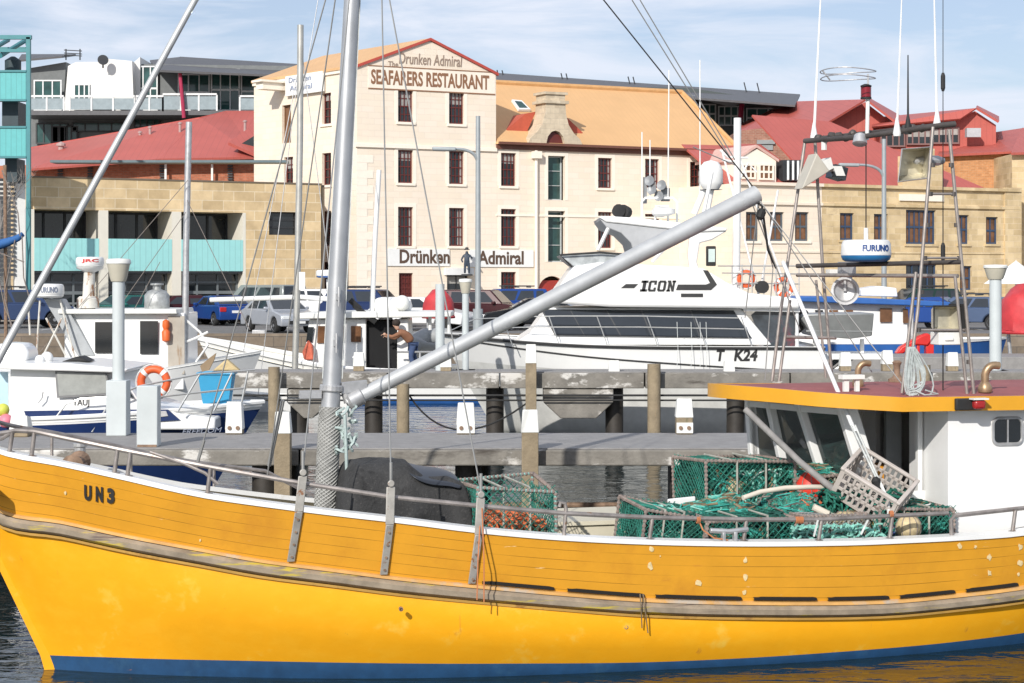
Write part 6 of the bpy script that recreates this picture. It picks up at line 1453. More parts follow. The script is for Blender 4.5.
# aft house (full width) and glazed front
dz0 = .75; vb = 1.10
ub = BP(948, 470, vb).x      # forward corner of the aft house on the near side
zr_ = zt-.10
m = MB(); m.box(ub, -vb, dz0, 11.1, -vb+.05, zr_); m.box(ub, vb-.05, dz0, 11.1, vb, zr_); m.box(11.05, -vb+.05, dz0, 11.1, vb-.05, zr_)
m.box(ub, -vb+.05, dz0, ub+.05, -.30, zr_-.002); m.box(ub, .45, dz0, ub+.05, vb-.05, zr_-.002)
m.build('house_side', M('house_white', (.80,.80,.79), .4, var=.03, patches=[((.70,.70,.68), (1,1,3), .60, .2)]), YB)
m = MB(); m.box(ub+1.2, -vb+.05, dz0, ub+1.24, vb-.05, zr_); m.build('inner_bulkhead', M('shade_darkened_cream', (.22,.21,.19), .8), YB)  # cream darkened so its colour carries the shade inside the wheelhouse
# glazed front: raked mullions between sill and head
def fz_at(px, py, v): return BP(px, py, v)
bt = [(751,397,756,473,-.75),(771,398,787,475,-.42),(801,401,826,482,.05),(848,405,874,492,.62)]  # top x, top y, bottom x, y, v
posts = []
for k, (xa, ya, xb2, yb2, v) in enumerate(bt):
    a, b = BP(xa, ya, v), BP(xb2, yb2, v); a.z = zr_-.005; 
    sc_ = (b-a); b = a+sc_*1.0; posts.append((a, b))
    w_ = Vector((.085 if k < 3 else .20,0,0)); m = MB(); m.obox(a-w_/2, w_, (0,.09,0), b-a); 
    m.build('window_post', white, YB, bevel=.012)
for (a, b), (c, d) in zip(posts, posts[1:]):
    m = MB(); o_ = Vector((.02,.05,0)); m.quad(a+o_, c+o_, d+o_, b+o_); m.build('windscreen', M('wheelhouse_glass', (.03,.045,.045), .05, alpha=.72, var=.7, scale=1.2, spec=.8, patches=[((.10,.12,.10), 2.5, .58, .1)]), YB)  # pale patches in the glass are painted-in reflections
for (a, b), (c, d) in zip(posts, posts[1:]):
    for p_, q_ in ((a.lerp(b, .07), c.lerp(d, .07)), (b, d)): m = MB(); m.obox(p_+Vector((-.02,.0,-.03)), q_-p_, (.05,.02,0), (0,0,.06)); m.build('window_rail', white, YB)
# lower front wall under the windows and side wall of the glazed part
m = MB()
for (a, b), (c, d) in zip(posts, posts[1:]):
    b0_ = Vector((b.x+.1, b.y, dz0)); d0_ = Vector((d.x+.1, d.y, dz0)); m.add([b, d, d0_, b0_, b+Vector((.06,0,0)), d+Vector((.06,0,0))], [(0,1,2,3),(0,4,5,1)])
a, b = posts[-1]; 
m.add([b, Vector((ub,b.y,b.z)), Vector((ub,b.y,dz0)), Vector((b.x+.1,b.y,dz0))], [(0,3,2,1)])
a2, b2 = posts[0]; m.add([a2, Vector((ub,a2.y,a2.z)), Vector((ub,a2.y,dz0)), Vector((b2.x,a2.y,dz0))], [(0,1,2,3)])
m.build('front_wall', MATS['house_white'], YB)
m = MB(); a, b = posts[-1]; pz = b.z; ux = ub-.02
m.box(ux-.05, b.y, pz, ux, b.y+.05, zr_-.01); m.build('door_post', white, YB)
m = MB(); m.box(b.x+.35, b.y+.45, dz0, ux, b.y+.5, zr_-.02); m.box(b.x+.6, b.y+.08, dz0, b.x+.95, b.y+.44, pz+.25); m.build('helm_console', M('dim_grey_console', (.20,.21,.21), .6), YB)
m = MB(); m.box(posts[1][1].x+.5, -.1, 1.45, posts[1][1].x+.9, .25, 1.62); m.ball((posts[2][1].x+.25, -.12, posts[2][1].z+.12), .06); m.build('orange_gloves', M('orange_rubber', (.7,.30,.03), .6), YB, smooth=True)
# porthole window in the side
c = BP(1007, 431, vb); m = MB(); hw, hh = .155, .125
def rr(hw, hh, r, n=5): 
    out = []
    for cx, cz, a0 in ((hw-r, hh-r, 0), (-hw+r, hh-r, 90), (-hw+r, -hh+r, 180), (hw-r, -hh+r, 270)):
        for k in range(n+1): a = math.radians(a0+90*k/n); out.append((cx+r*math.cos(a), cz+r*math.sin(a)))
    return out
m = MB(); m.tube([c+Vector((x, -.012, z)) for x, z in rr(hw, hh, .06)], .016, 6, closed=True); m.box(c.x-.006, c.y-.02, c.z-hh, c.x+.006, c.y-.004, c.z+hh); wf_ = m.build('side_window', steel, YB, smooth=True)
m = MB(); m.prism(rr(hw, hh, .06), lambda a, b, d: Vector((c.x+a, d, c.z+b)), c.y-.01, c.y+.002); m.build('pane', darkwin, wf_)
# navigation light box on the fascia
a = BP(954, 410, 1.27); m = MB(); m.box(a.x, a.y-.05, a.z+.0, a.x+.27, a.y+.0, a.z+.11); nb = m.build('navigation_light', dark, YB, bevel=.01)
m = MB(); m.box(a.x+.15, a.y-.13, a.z+.01, a.x+.27, a.y-.052, a.z+.10); m.build('red_lens', M('red_nav_lens', (.35,.02,.02), .25), nb, bevel=.025)
m = MB(); m.box(a.x+.13, a.y-.14, a.z+.10, a.x+.29, a.y-.05, a.z+.115); m.build('light_hood', chalk, nb)
# copper goose-neck vents
def vent(px, py, v, h_, r, name_label, turn):
    b = BP(px, py, v); b.z = rz_(b.x, v)+.0; m = MB(); pts = [b+Vector((0,0,z)) for z in (0, h_*.6)]
    for k in range(1, 8): a = math.pi/2*k/7*1.05; pts.append(b+Vector((turn*r*2.4*(1-math.cos(a)), -.02*k/7, h_*.6+r*2.6*math.sin(a))))
    pts.append(pts[-1]+Vector((turn*.04,0,-.005))); m.tube(pts, r, 14); m.lathe([(r*1.7,0),(r*1.8,.015),(r*1.8,.05),(r*1.25,.09),(r*1.05,.10)], b, 18); o = m.build('vent_pipe', bronze, YB, smooth=True); return o
vent(858, 386, .35, .25, .031, '', 1); vent(985, 394, .95, .27, .038, '', 1)
m = MB(); b = BP(897, 384, -.3); m.lathe([(.09,0),(.09,.03),(.05,.05),(.03,.08),(.035,.17),(.05,.2),(.03,.22)], Vector((b.x,b.y,rz_(b.x,-.3))), 14); m.build('deck_fitting', rust, YB, smooth=True)
m = MB(); b = BP(853, 389, .75); b.z = rz_(b.x, .75); m.box(b.x-.13, b.y-.05, b.z+.12, b.x+.10, b.y+.05, b.z+.16); m.box(b.x-.10, b.y-.02, b.z, b.x-.05, b.y+.02, b.z+.12); m.box(b.x+.02, b.y-.02, b.z, b.x+.06, b.y+.02, b.z+.12); m.build('roof_bracket', chalk, YB)
# ---- gantry on the roof
gm = M('stained_steel_tube', (.36,.32,.29), .45, metal=.55, var=.25, scale=8)
def gl(pts, r=.017, mat=gm, name='gantry_leg'):
    m = MB(); m.tube(pts, r, 10); return m.build(name, mat, YB, smooth=True)
VL, VR = -.85, 1.0
gl([BP(772,381,VL), BP(781,309,VL), BP(805,141,VL)]); gl([BP(832,378,VL), BP(823,273,VL), BP(815,141,VL)]); gl([BP(779,381,VL), BP(790,300,VL)], .016); gl([BP(826,378,VL), BP(816,280,VL)], .014)
gl([BP(907,396,VR), BP(918,309,VR), BP(933,127,.95)]); gl([BP(974,396,VR), BP(963,277,VR), BP(949,130,.95)]); gl([BP(902,393,VR), BP(916,272,VR)], .016); gl([BP(967,394,VR), BP(955,276,VR)], .016)
bar_m = M('dark_gantry_bar', (.09,.08,.075), .6, metal=.4, var=.3)
TL, TR = BP(805,141,VL), BP(937,126,.95); TRb = BP(955,124,.95)
gl([TL, BP(860,137,.05), TR, TRb], .028, bar_m, 'gantry_bar'); gl([TL+Vector((.1,.05,.03)), TR+Vector((.15,0,.03))], .018, bar_m, 'gantry_bar')
gl([BP(797,266,VL), BP(878,264,.1), BP(962,262,VR)], .024, bar_m, 'gantry_bar'); gl([BP(797,275,VL), BP(958,276,VR)], .02, gm, 'gantry_bar'); gl([BP(786,337,VL), BP(836,338,VL)], .018, gm, 'gantry_bar')
m = MB()
for y in (165,194,225,258,292,330,362): 
    a = BP(934-(y-127)*.086+2, y, .97); b = BP(950+(y-130)*.09-2, y, .97)
    if y in (194, 258, 330): m = MB(); m.bar(a, b, .012); m.build('gantry_rung', gm, YB)
    for e_ in (a, b): m = MB(); m.lathe([(.024,-.02),(.024,.02)], e_, 10); m.build('leg_collar', bar_m, YB)
# junk along the bar: small lamps and clamps
random.seed(3)
for x in (818,824,831,838,846,852,868,905,913,922): 
    m = MB(); p = BP(x, 139-(x-805)*.1+random.uniform(-1,4), lerp([(805,VL),(950,.95)], x)); m.lathe([(.02,-.03),(.035,-.02),(.04,.03),(.02,.05)], p, 10, ax=(random.uniform(-1,1), -1, random.uniform(-.6,.6))); m.build('deck_lamp', bar_m, YB)
m = MB(); p = BP(860,140,.1); m.lathe([(.03,-.07),(.06,-.05),(.075,.04),(.06,.05)], p+Vector((0,0,.0)), 14, ax=(-.2,-.3,-1)); m.build('deck_lamp', steel, YB, smooth=True)
# radar dome, mast post, red lamp, hoop aerial
dc = BP(866, 262, .1)
s_ = depth(dc.x,.1)/F; rD, hD = 25*s_, 22*s_
m = MB(); m.lathe([(rD*.90,hD*.22),(rD*.99,hD*.30),(rD,hD*.36),(rD*.97,hD*.80),(rD*.92,hD*.95),(rD*.84,hD),(.01,hD*1.02)], dc, 40); rdm = m.build('radar_dome', white, YB, smooth=True)
m = MB(); m.lathe([(rD*.6,0),(rD*.82,hD*.02),(rD*.93,hD*.10),(rD*.985,hD*.24),(rD*.985,hD*.30),(.01,hD*.30)], dc, 40); m.build('dome_base', M('mid_blue_plastic', (.02,.15,.35), .4), rdm, smooth=True)
m = MB(); w_ = 30*s_
def wd(a, b, d):
    an = -math.pi/2 - TH + (a-w_*.5)/rD + .28; q = rD*1.0+d; return Vector((dc.x+q*math.cos(an), dc.y+q*math.sin(an), dc.z+hD*.47+b))
text_mesh(m, 'FURUNO', (0,0,0), (1,0,0), (0,0,1), w_, hD*.30, .006, bold=.03, warp=wd); m.build('radar_lettering', M('blue_lettering', (.03,.08,.25), .5), rdm)
gl([BP(866,241,.1), BP(866,228,.1)], .022, white, 'aerial_foot'); gl([BP(867,140,.05), BP(868,96,.05)], .02, chalk, 'lamp_post'); gl([BP(866,228,.1), BP(866,145,.1)], .006, dark, 'cable')
m = MB(); p = BP(866,92,.05); m.lathe([(.045,-.055),(.052,-.05),(.052,.045),(.045,.05)], p, 16); m.build('warning_lamp', M('dark_red_lens', (.22,.01,.02), .2), YB, smooth=True)
m = MB(); m.lathe([(.055,-.07),(.055,-.055)], p, 16); m.lathe([(.055,.05),(.055,.065),(.02,.08)], p, 16); m.build('lamp_frame', dark, YB)
m = MB()
for yy, rr_ in ((71,.275),(78,.27)):
    q = BP(848, yy, .05); m.tube([q+Vector((rr_*math.cos(a), rr_*math.sin(a), .01*math.sin(a*2))) for a in [2*math.pi*k/40 for k in range(40)]], .006, 5, closed=True)
m.bar(BP(868,96,.05), BP(868,74,.05), .01); m.bar(BP(822,70,.05), BP(830,80,.05), .008); m.build('hoop_aerial', steel, YB)
def whip(x0, y0, x1, y1, v, r, mat, base=True):
    a, b = BP(x0, y0, v), BP(x1, y1, v); m = MB(); m.tube([a, b], r, 8, r*.5)
    if base: m.lathe([(.035,-.06),(.04,-.03),(.03,.02),(.018,.09),(.012,.12)], a, 12)
    m.build('whip_aerial', mat, YB, smooth=True)
whip(814,134,821,-10,VL,.016,white); whip(897,130,902,-10,.55,.012,white); whip(908,128,908,55,.6,.012,dark); whip(937,122,934,-10,.9,.014,white); whip(943,396,943,-10,.75,.007,dark, False)
for y in (82, 252): m = MB(); m.lathe([(.012,-.09),(.022,-.06),(.022,.06),(.012,.09)], BP(943,y,.75), 10); m.build('aerial_insulator', dark, YB)
# flood lights
m = MB(); a0, a1, a2_ = BP(817,153,-.6), BP(802,189,-.6), BP(830,171,-.6)
dpt = Vector((0,.22,0)); m.add([a0,a1,a2_,a0+dpt,a1+dpt,a2_+dpt], [(0,1,2),(3,5,4),(0,3,4,1),(1,4,5,2),(2,5,3,0)]); fl1 = m.build('flood_light', M('grey_cream_hood', (.50,.47,.40), .6), YB, bevel=.01)
m = MB(); m.obox(BP(822,162,-.62), (.10,0,.05), (0,.2,0), (.03,0,-.11)); m.obox(BP(833,166,-.62), (.10,0,.0), (0,.18,0), (.04,0,-.10)); m.bar(BP(824,150,-.55), BP(824,140,-.55), .03); m.build('lamp_housing', chalk, fl1)
m = MB(); m.obox(BP(836,164,-.63), (.14,0,-.04), (0,.2,0), (-.03,0,-.13)); m.build('lamp_glass', darkwin, fl1)
silverref = M('bright_reflector', (.62,.58,.46), .3, metal=.45, var=.3, scale=5)
m = MB(); q = [BP(902,149,.7), BP(931,147,.7), BP(928,178,.7), BP(898,182,.7)]; bk_ = Vector((.10,.25,.03)); qi = [p + bk_*1.0 + (sum(q, Vector())/4-p)*.25 for p in q]
m.add(q+qi, [(0,1,5,4),(1,2,6,5),(2,3,7,6),(3,0,4,7),(4,5,6,7)]); fb = m.build('flood_light', silverref, YB)
m = MB(); m.tube(q, .008, 4, closed=True); m.lathe([(.03,-.1),(.05,0),(.05,.14),(.03,.2)], (qi[0]+qi[2])/2+Vector((.14,0,.02)), 12, ax=(1,0,0)); m.lathe([(.02,0),(.03,.06),(.01,.09)], (qi[0]+qi[2])/2+Vector((0,-.05,0)), 10, ax=(0,-1,0)); m.build('lamp_housing', steel, fb)
m = MB(); q = [BP(934,306,.95), BP(961,306,.95), BP(961,331,.95), BP(934,331,.95)]; bk_ = Vector((0,.14,0)); qi = [p+bk_+(sum(q, Vector())/4-p)*.3 for p in q]
m.add(q+qi, [(0,1,5,4),(1,2,6,5),(2,3,7,6),(3,0,4,7),(4,5,6,7)]); sb = m.build('square_spotlight', silverref, YB)
m = MB(); m.tube(q, .012, 4, closed=True); m.box(q[1].x, q[1].y-.02, q[2].z, q[1].x+.06, q[1].y+.25, q[1].z+.02); m.build('lamp_frame', dark, sb)
m = MB(); pass

m = MB(); a = BP(938,345,.95); m.box(a.x, a.y-.02, a.z, a.x+.23, a.y+.16, a.z+.12); m.box(a.x+.06, a.y-.035, a.z+.04, a.x+.15, a.y-.02, a.z+.07); m.build('ballast_box', chalk, YB, bevel=.01)
m = MB(); a = BP(845,291,-.5); m.lathe([(.03,.10),(.10,.06),(.14,-.02),(.145,-.05),(.12,-.05),(.10,.0),(.03,.03)], a, 24, ax=(.4,1,-.05)); m.bar(a, BP(845,268,-.5), .02); m.box(a.x-.06, a.y-.05, a.z+.16, a.x+.1, a.y+.05, a.z+.3); m.build('round_spotlight', steel, YB, smooth=True)
m = MB(); a = BP(832,277,VL); m.box(a.x-.05,a.y-.05,a.z,a.x+.1,a.y+.05,a.z+.08); m.build('junction_box', chalk, YB)
# ropes and wires from gantry and boom end
m = MB()
for (x0,y0,v0,x1,y1,v1) in ((757,200,0,773,268,-.5),(759,200,0,905,388,.9),(752,203,0,800,330,-.3),(757,196,0,872,372,.2),(735,160,-.4,640,0,-.3),(733,162,-.4,632,0,-.3),(693,147,-.3,735,165,-.3),(758,205,0,745,318,-.3),(773,268,-.5,765,380,-.5)):
    m.bar(BP(x0,y0,v0), BP(x1,y1,v1), .006, n=5)
m.build('rigging_wire', wire, YB)
m = MB(); p = BP(761,214,0); m.lathe([(.02,-.06),(.045,-.03),(.045,.03),(.02,.06)], p, 10, ax=(.3,-.2,1)); m.tube([b1+Vector((0,0,-.08)), BP(762,206,0), BP(768,250,-.1), BP(776,268,-.2)], .012, 6); m.build('tackle_block', dark, YB)
pv = [BP(783,262,-.3), BP(850,420,.9), BP(862,440,.95)]
m = MB(); m.tube([BP(783,262,-.3), BP(820,349,.45), BP(855,432,1.0)], .021, 8); m.build('white_strut', M('white_tube', (.74,.75,.75), .4), YB, smooth=True)
m = MB()
for d in (-.02, .02): m.tube([BP(853,425,1.0)+Vector((d,0,0)), BP(878,480,1.05)+Vector((d*.5,0,0))], .010, 6)
m.tube([BP(878,478,1.05), BP(888,500,1.2), BP(889,516,1.35)], .016, 6); m.build('tackle_rope', ropewhite, YB)
m = MB(); p = BP(877,484,1.06); m.lathe([(.02,-.07),(.045,-.04),(.045,.04),(.02,.07)], p, 12, ax=(.35,0,-1)); m.build('tackle_block', dark, YB)
# coiled rope on the gantry leg
m = MB(); random.seed(11)
for k in range(14):
    a = BP(909,347,1.05); w_ = random.uniform(.04,.2); d_ = random.uniform(.35,.52); ph = random.uniform(-.02,.06)
    m.tube([a+Vector((ph+ (w_*math.sin(math.pi*s)*(1 if s <= 1 else .3))*(1), -.02*k/14, -d_*math.sin(math.pi*s/2)**1.0 if s <= 1 else -d_*math.sin(math.pi*s/2))) for s in [j/8 for j in range(17)]], .008, 5)
m.tube([BP(909,388,1.05), BP(925,395,1.1), BP(938,394,1.1), BP(925,390,1.05)], .008, 5)
t = thing('rope_coil', 'loose coil of pale rope hanging from the gantry leg onto the maroon roof', 'rope', tuple(BW(BP(909,347,1.05)))); t.rotation_euler = (0,0,TH)
o = m.build('coil', M('grey_green_rope', (.42,.46,.45), .85, var=.25, scale=15), YB); o.parent = t
for v_ in o.data.vertices: v_.co -= BP(909,347,1.05)

# ---- hatch coaming amidships
m = MB(); a, b = BP(548,0,-.3).x, BP(640,0,-.3).x; m.box(a, .15, .6, b, 1.15, 1.10); m.box(a-.03, .12, 1.10, b+.03, 1.18, 1.14); m.build('hatch_coaming', creamdeck, YB)

# ================================================================ LOOSE GEAR ON DECK (each thing top-level)
def on_boat(name, label, cat, local, group=None):
    return thing(name, label, cat, tuple(BW(local)), TH, group)
# black covered heap
c = BP(396, 500, .15); t = on_boat('covered_heap', 'lumpy heap under black shade cloth between mast and green pots', 'covered heap', (c.x, c.y, .8))
m = MB(); nx, ny = 44, 26; a_, b_ = BP(334,0,.2).x-c.x, BP(466,0,.2).x-c.x; top = BP(390,459,.2).z-.8
def hp(i, j):
    s = -1+2*i/nx; q = -1+2*j/ny; e = (abs(s)**5+abs(q)**4)
    x = a_+(b_-a_)*(i/nx); y = -.62+1.24*j/ny
    prf = lerp([(0,.05),(.015,.55),(.06,.86),(.13,1.0),(.50,1.0),(.62,.90),(.80,.86),(.93,.80),(.98,.5),(1,.03)], i/nx) * lerp([(0,.02),(.03,.6),(.08,.90),(.18,.99),(.7,1),(.9,.9),(.97,.4),(1,.02)], j/ny)
    z = top*prf; nn_ = noise.noise(Vector((x*2.6, y*2.6, z*2)))*.06 + noise.noise(Vector((x*9, y*7, z*5)))*.02
    fold = .05*math.sin(x*11+y*3)*(1-prf)
    return Vector((x+nn_*.6+fold*.4, y+nn_*.8+fold, max(0, z+nn_*.6)))
m.v = [hp(i, j) for j in range(ny+1) for i in range(nx+1)]; m.f = [(j*(nx+1)+i, j*(nx+1)+i+1, (j+1)*(nx+1)+i+1, (j+1)*(nx+1)+i) for j in range(ny) for i in range(nx)]
o = m.build('cover', cover_m, t, sub=1)
m = MB(); pts = [hp(int(nx*s), 2)+Vector((0,-.03,.02)) for s in (.5,.6,.7,.8,.9)]; sh = [hp(int(nx*s), 14)+Vector((0,0,.03)) for s in (.40,.6,.7,.8,.9)]
m.v = pts+[(p+q)/2+Vector((0,0,.05)) for p, q in zip(pts, sh)]+sh; m.f = [(k, k+1, k+6, k+5) for k in range(4)]+[(k+5, k+6, k+11, k+10) for k in range(4)]
fo = m.build('sheet', M('dark_plastic_sheet', (.03,.035,.045), .4), t, sub=2); fo.modifiers.new('so','SOLIDIFY').thickness = .008
# cray pots
def pot(label, x0, x1, v0, v1, z0, z1, content, seed, netm=netgreen, tilt=0, bars_m=netgrey, dens=.062, group='green netted cray pots stacked on the deck', rimr=.013, topnet=True):
    """x0,x1 local along; v0 (far) to v1 (near); netted box with rope-wound frame"""
    cx, cy = (x0+x1)/2, -(v0+v1)/2; t = on_boat('cray_pot', label, 'cray pot', (cx, cy, z0), group); t.rotation_euler = (0, tilt, TH+math.radians(((seed*37)%9)-4))
    w_, d_, h_ = (x1-x0)/2, (v1-v0)/2, z1-z0; random.seed(seed); m = MB(); mw = MB()
    C = [Vector((sx*w_+random.uniform(-.035,.035)*(z > 0), sy*d_+random.uniform(-.03,.03)*(z > 0), z+random.uniform(-.05,.03)*(z > 0))) for z in (0, h_) for sx, sy in ((-1,-1),(1,-1),(1,1),(-1,1))]
    E = [(0,1),(1,2),(2,3),(3,0),(4,5),(5,6),(6,7),(7,4),(0,4),(1,5),(2,6),(3,7)]
    for a, b in E:
        A_p, B_p = C[a], C[b]; m.bar(A_p, B_p, rimr, n=6)
        nn_ = int((B_p-A_p).length/.040)
        for k in range(nn_): p = A_p.lerp(B_p, (k+.5)/nn_); dd_ = (B_p-A_p).normalized(); mw.lathe([(rimr*1.1,-.014),(rimr*1.45,-.004),(rimr*1.45,.006),(rimr*1.1,.016)], p, 6, ax=dd_+dd_.orthogonal()*.55+Vector((0,-.2,.2)))
    if h_ > .7:
        for a, b in ((0,1),(1,2),(3,0)):
            A_p, B_p = C[a].lerp(C[a+4], .52), C[b].lerp(C[b+4], .48); m.bar(A_p, B_p, rimr, n=6)
            for k in range(int((B_p-A_p).length/.036)): p = A_p.lerp(B_p, (k+.5)*.036/(B_p-A_p).length); m.lathe([(rimr*1.5,-.007),(rimr*1.5,.007)], p, 6, ax=(B_p-A_p)+Vector((.3,.2,.1)))
    m.build('frame', bars_m, t); mw.build('rope_winding', winding, t)
    m = MB()
    for xx in (-.33,.33): m.bar((xx*w_*2*.5,-d_,0), (xx*w_*2*.5,-d_,h_), .011, n=6); m.bar((xx*w_,-d_,h_), (xx*w_,d_,h_), .011, n=6)
    m.build('rib', M('pale_rib', (.36,.36,.31), .8, var=.3, scale=12), t)
    m = MB()
    def netface(O, U, V):
        lu, lv = U.length, V.length; step = dens
        def jit(): return random.uniform(-.006,.006)
        for sgn in (1, -1):
            k = -lv
            while k < lu:
                # line through (k,0) direction (1,1) or mirrored
                s0, s1 = max(0, -k)/1, min(lv, lu-k)
                if s1-s0 > .02:
                    n_ = max(2, int((s1-s0)/.09)); pts = []
                    for j in range(n_+1):
                        s_ = s0+(s1-s0)*j/n_; uu = k+s_; vv = s_ if sgn > 0 else lv-s_
                        sag = .018*math.sin(uu*9+seed)*math.sin(vv*7); pts.append(O+U.normalized()*(uu+jit())+V.normalized()*(vv+jit())+U.cross(V).normalized()*sag)
                    m.tube(pts, .0042, 3)
                k += step*random.uniform(.9,1.1)
    netface(C[0], C[1]-C[0], C[4]-C[0]); netface(C[0], C[3]-C[0], C[4]-C[0]); netface(C[1], C[2]-C[1], C[5]-C[1]); netface(C[3], C[2]-C[3], C[7]-C[3])
    if topnet: netface(C[4], C[5]-C[4], C[7]-C[4])
    m.build('netting', netm, t)
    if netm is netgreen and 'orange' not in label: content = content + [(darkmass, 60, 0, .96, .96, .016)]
    for ci, (mat_, n_, sx, ex, hz, r) in enumerate(content):
        m = MB(); tangle(m, (w_*sx*(1-ex), 0, h_*hz*.5+.02), w_*ex, d_*.9, h_*hz*.47, int(n_*2.0), r*.92, seed+ci*7, 12, 3); m.build('rope_inside', mat_, t)
    return t
dk = .78
winding = M('faded_brown_winding', (.24,.19,.165), .85, var=.45, scale=16)
U = lambda px, v: solve_u(px, v)
darknet = M('dark_green_rope', (.015,.14,.10), .85, var=.5, scale=12); mint = M('mint_rope', (.22,.50,.42), .85, var=.3, scale=12); bronzerope = M('olive_brown_rope', (.20,.15,.09), .85, var=.4, scale=12)
greynet = M('grey_mesh', (.24,.25,.24), .8, var=.3); brownnet = M('brown_green_net', (.16,.15,.10), .85, var=.5, scale=9)
darkmass = M('deep_green_twine', (.012,.085,.065), .9, var=.6, scale=9)  # darkest green twine, extra filling for the green pots
zt1 = BP(650,505,.9).z; zt2 = BP(740,461,.3).z
pot('open pot full of orange rope next to the black covered heap', U(466,.5), U(544,.5), -.05, .95, dk, BP(505,485,.7).z, [(ropeor, 80, .25, .72, .62, .011), (bronzerope, 30, .2, .75, .6, .010)], 21, dens=.07, bars_m=M('pale_teal_frame', (.22,.42,.38), .8, var=.4, scale=14), topnet=False)
pot('small drooping pot at the forward end of the big green stack', U(634,1.1), U(692,1.1), .45, 1.2, dk, zt1-.02, [(ropeteal, 50, .1, .8, .6, .012), (mint, 46, .3, .7, .7, .012)], 31, tilt=.13, dens=.05)
pot('lower green pot under the tall stack beside the rail cleat', U(698,1.1), U(792,1.1), .45, 1.25, dk, BP(740,516,1.2).z, [(ropeteal, 46, 0, .9, .8, .012), (bronzerope, 34, .1, .9, .8, .012), (mint, 18, -.3, .5, .8, .013)], 41)
pot('lower pot with a grey mesh panel in front of the windscreen', U(797,1.1), U(862,1.1), .45, 1.25, dk, BP(830,518,1.2).z, [(netgrey, 60, 0, .9, .8, .012), (ropeteal, 30, .2, .8, .5, .012), (ropeor, 10, .5, .5, .6, .011)], 51, netm=greynet, dens=.05)
pot('lower pot holding a cream net ball at the aft end of the stack', U(868,1.1), U(946,1.1), .45, 1.25, dk, BP(905,507,1.2).z, [(ropeteal, 60, 0, .9, .7, .012), (darknet, 40, .1, .9, .9, .012)], 61)
pot('big upper green pot standing left of the windscreen posts', U(700,.2), U(790,.2), -.45, .30, dk+.02, zt2, [(ropeteal, 50, -.1, .8, .85, .012), (darknet, 60, 0, .9, .95, .014), (mint, 50, .4, .55, .9, .012), (ropewhite, 8, .4, .5, .9, .010), (bronzerope, 20, 0, .9, .95, .013)], 71)
pot('upper green pot with red floats under the grey pole', U(795,.2), U(852,.2), -.55, .30, dk+.02, BP(825,474,.3).z, [(ropeteal, 40, 0, .9, .9, .012), (bronzerope, 30, .2, .8, .9, .012), (mint, 20, -.2, .6, .9, .012), (ropeor, 14, .2, .6, .9, .011)], 81, netm=brownnet)
pot('collapsed green pot lying behind the lower pots and below the red floats', U(788,.6), U(866,.6), -.2, .55, dk+.05, BP(830,497,.6).z, [(bronzerope, 60, 0, .9, .95, .013), (ropeteal, 30, 0, .9, .95, .012), (ropeor, 12, -.5, .5, .9, .011), (netgrey, 20, .2, .8, .9, .012)], 91, tilt=-.12, netm=brownnet)
# slumped net heaps between the pots
mott = M('mottled_net', (.03,.20,.15), .9, var=.9, scale=26, bump=1.0, bscale=45, bdist=.03, patches=[((.20,.17,.12), 14, .56, .05), ((.25,.50,.42), 30, .60, .05), ((.01,.05,.04), 18, .58, .04)])
def netheap(label, px, py, v, rx, ry, rzz, seed, cols):
    c_ = BP(px, py, v); t = on_boat('net_heap', label, 'net heap', c_); m = MB(); n1, n2 = 36, 12
    for j in range(n2+1):
        for i in range(n1):
            a, b = 2*math.pi*i/n1, math.pi/2*j/n2; d = Vector((math.cos(a)*math.cos(b)*rx, math.sin(a)*math.cos(b)*ry, math.sin(b)*rzz))
            k = 1+.45*noise.noise(d*5+Vector((seed,0,0)))+.2*noise.noise(d*14+Vector((0,seed,0))); m.v.append(d*k)
    m.f = [(j*n1+i, j*n1+(i+1)%n1, (j+1)*n1+(i+1)%n1, (j+1)*n1+i) for j in range(n2) for i in range(n1)]
    m.build('net', mott, t, smooth=True)
    for ci, (mt_, n_) in enumerate(cols):
        m = MB(); random.seed(seed+ci); 
        for k in range(n_):
            a = random.uniform(0, 2*math.pi); b = random.uniform(.15, 1.4); pts = []
            for s_ in range(12):
                a += random.gauss(0,.22); b = min(1.5, max(.05, b+random.gauss(0,.14))); d = Vector((math.cos(a)*math.cos(b)*rx, math.sin(a)*math.cos(b)*ry, math.sin(b)*rzz)); kk = 1.04+.45*noise.noise(d*5+Vector((seed,0,0)))+.2*noise.noise(d*14+Vector((0,seed,0))); pts.append(d*kk)
            m.tube(pts, .007, 3)
        m.build('loose_twine', mt_, t)
netheap('slumped green net heap on the lower pots left of the pale hose', 722, 512, .62, .42, .24, .14, 5, [(ropeteal, 22), (bronzerope, 18), (mint, 10)])
netheap('slumped net heap with orange twine below the pale hose', 790, 512, .66, .38, .22, .20, 6, [(ropeor, 8), (netgrey, 20), (ropeteal, 18)])
netheap('dark net heap under the tilted crate', 878, 508, .75, .42, .26, .12, 7, [(darknet, 22), (bronzerope, 18), (ropewhite, 3)])
netheap('pale teal net heap inside the small drooping pot', 664, 536, .85, .24, .25, .24, 8, [(mint, 26), (ropeteal, 16), (netgrey, 6)])
netheap('mixed net heap on top of the upper pots in front of the windscreen', 800, 475, .0, .52, .28, .10, 9, [(ropeteal, 20), (bronzerope, 22), (mint, 8)])
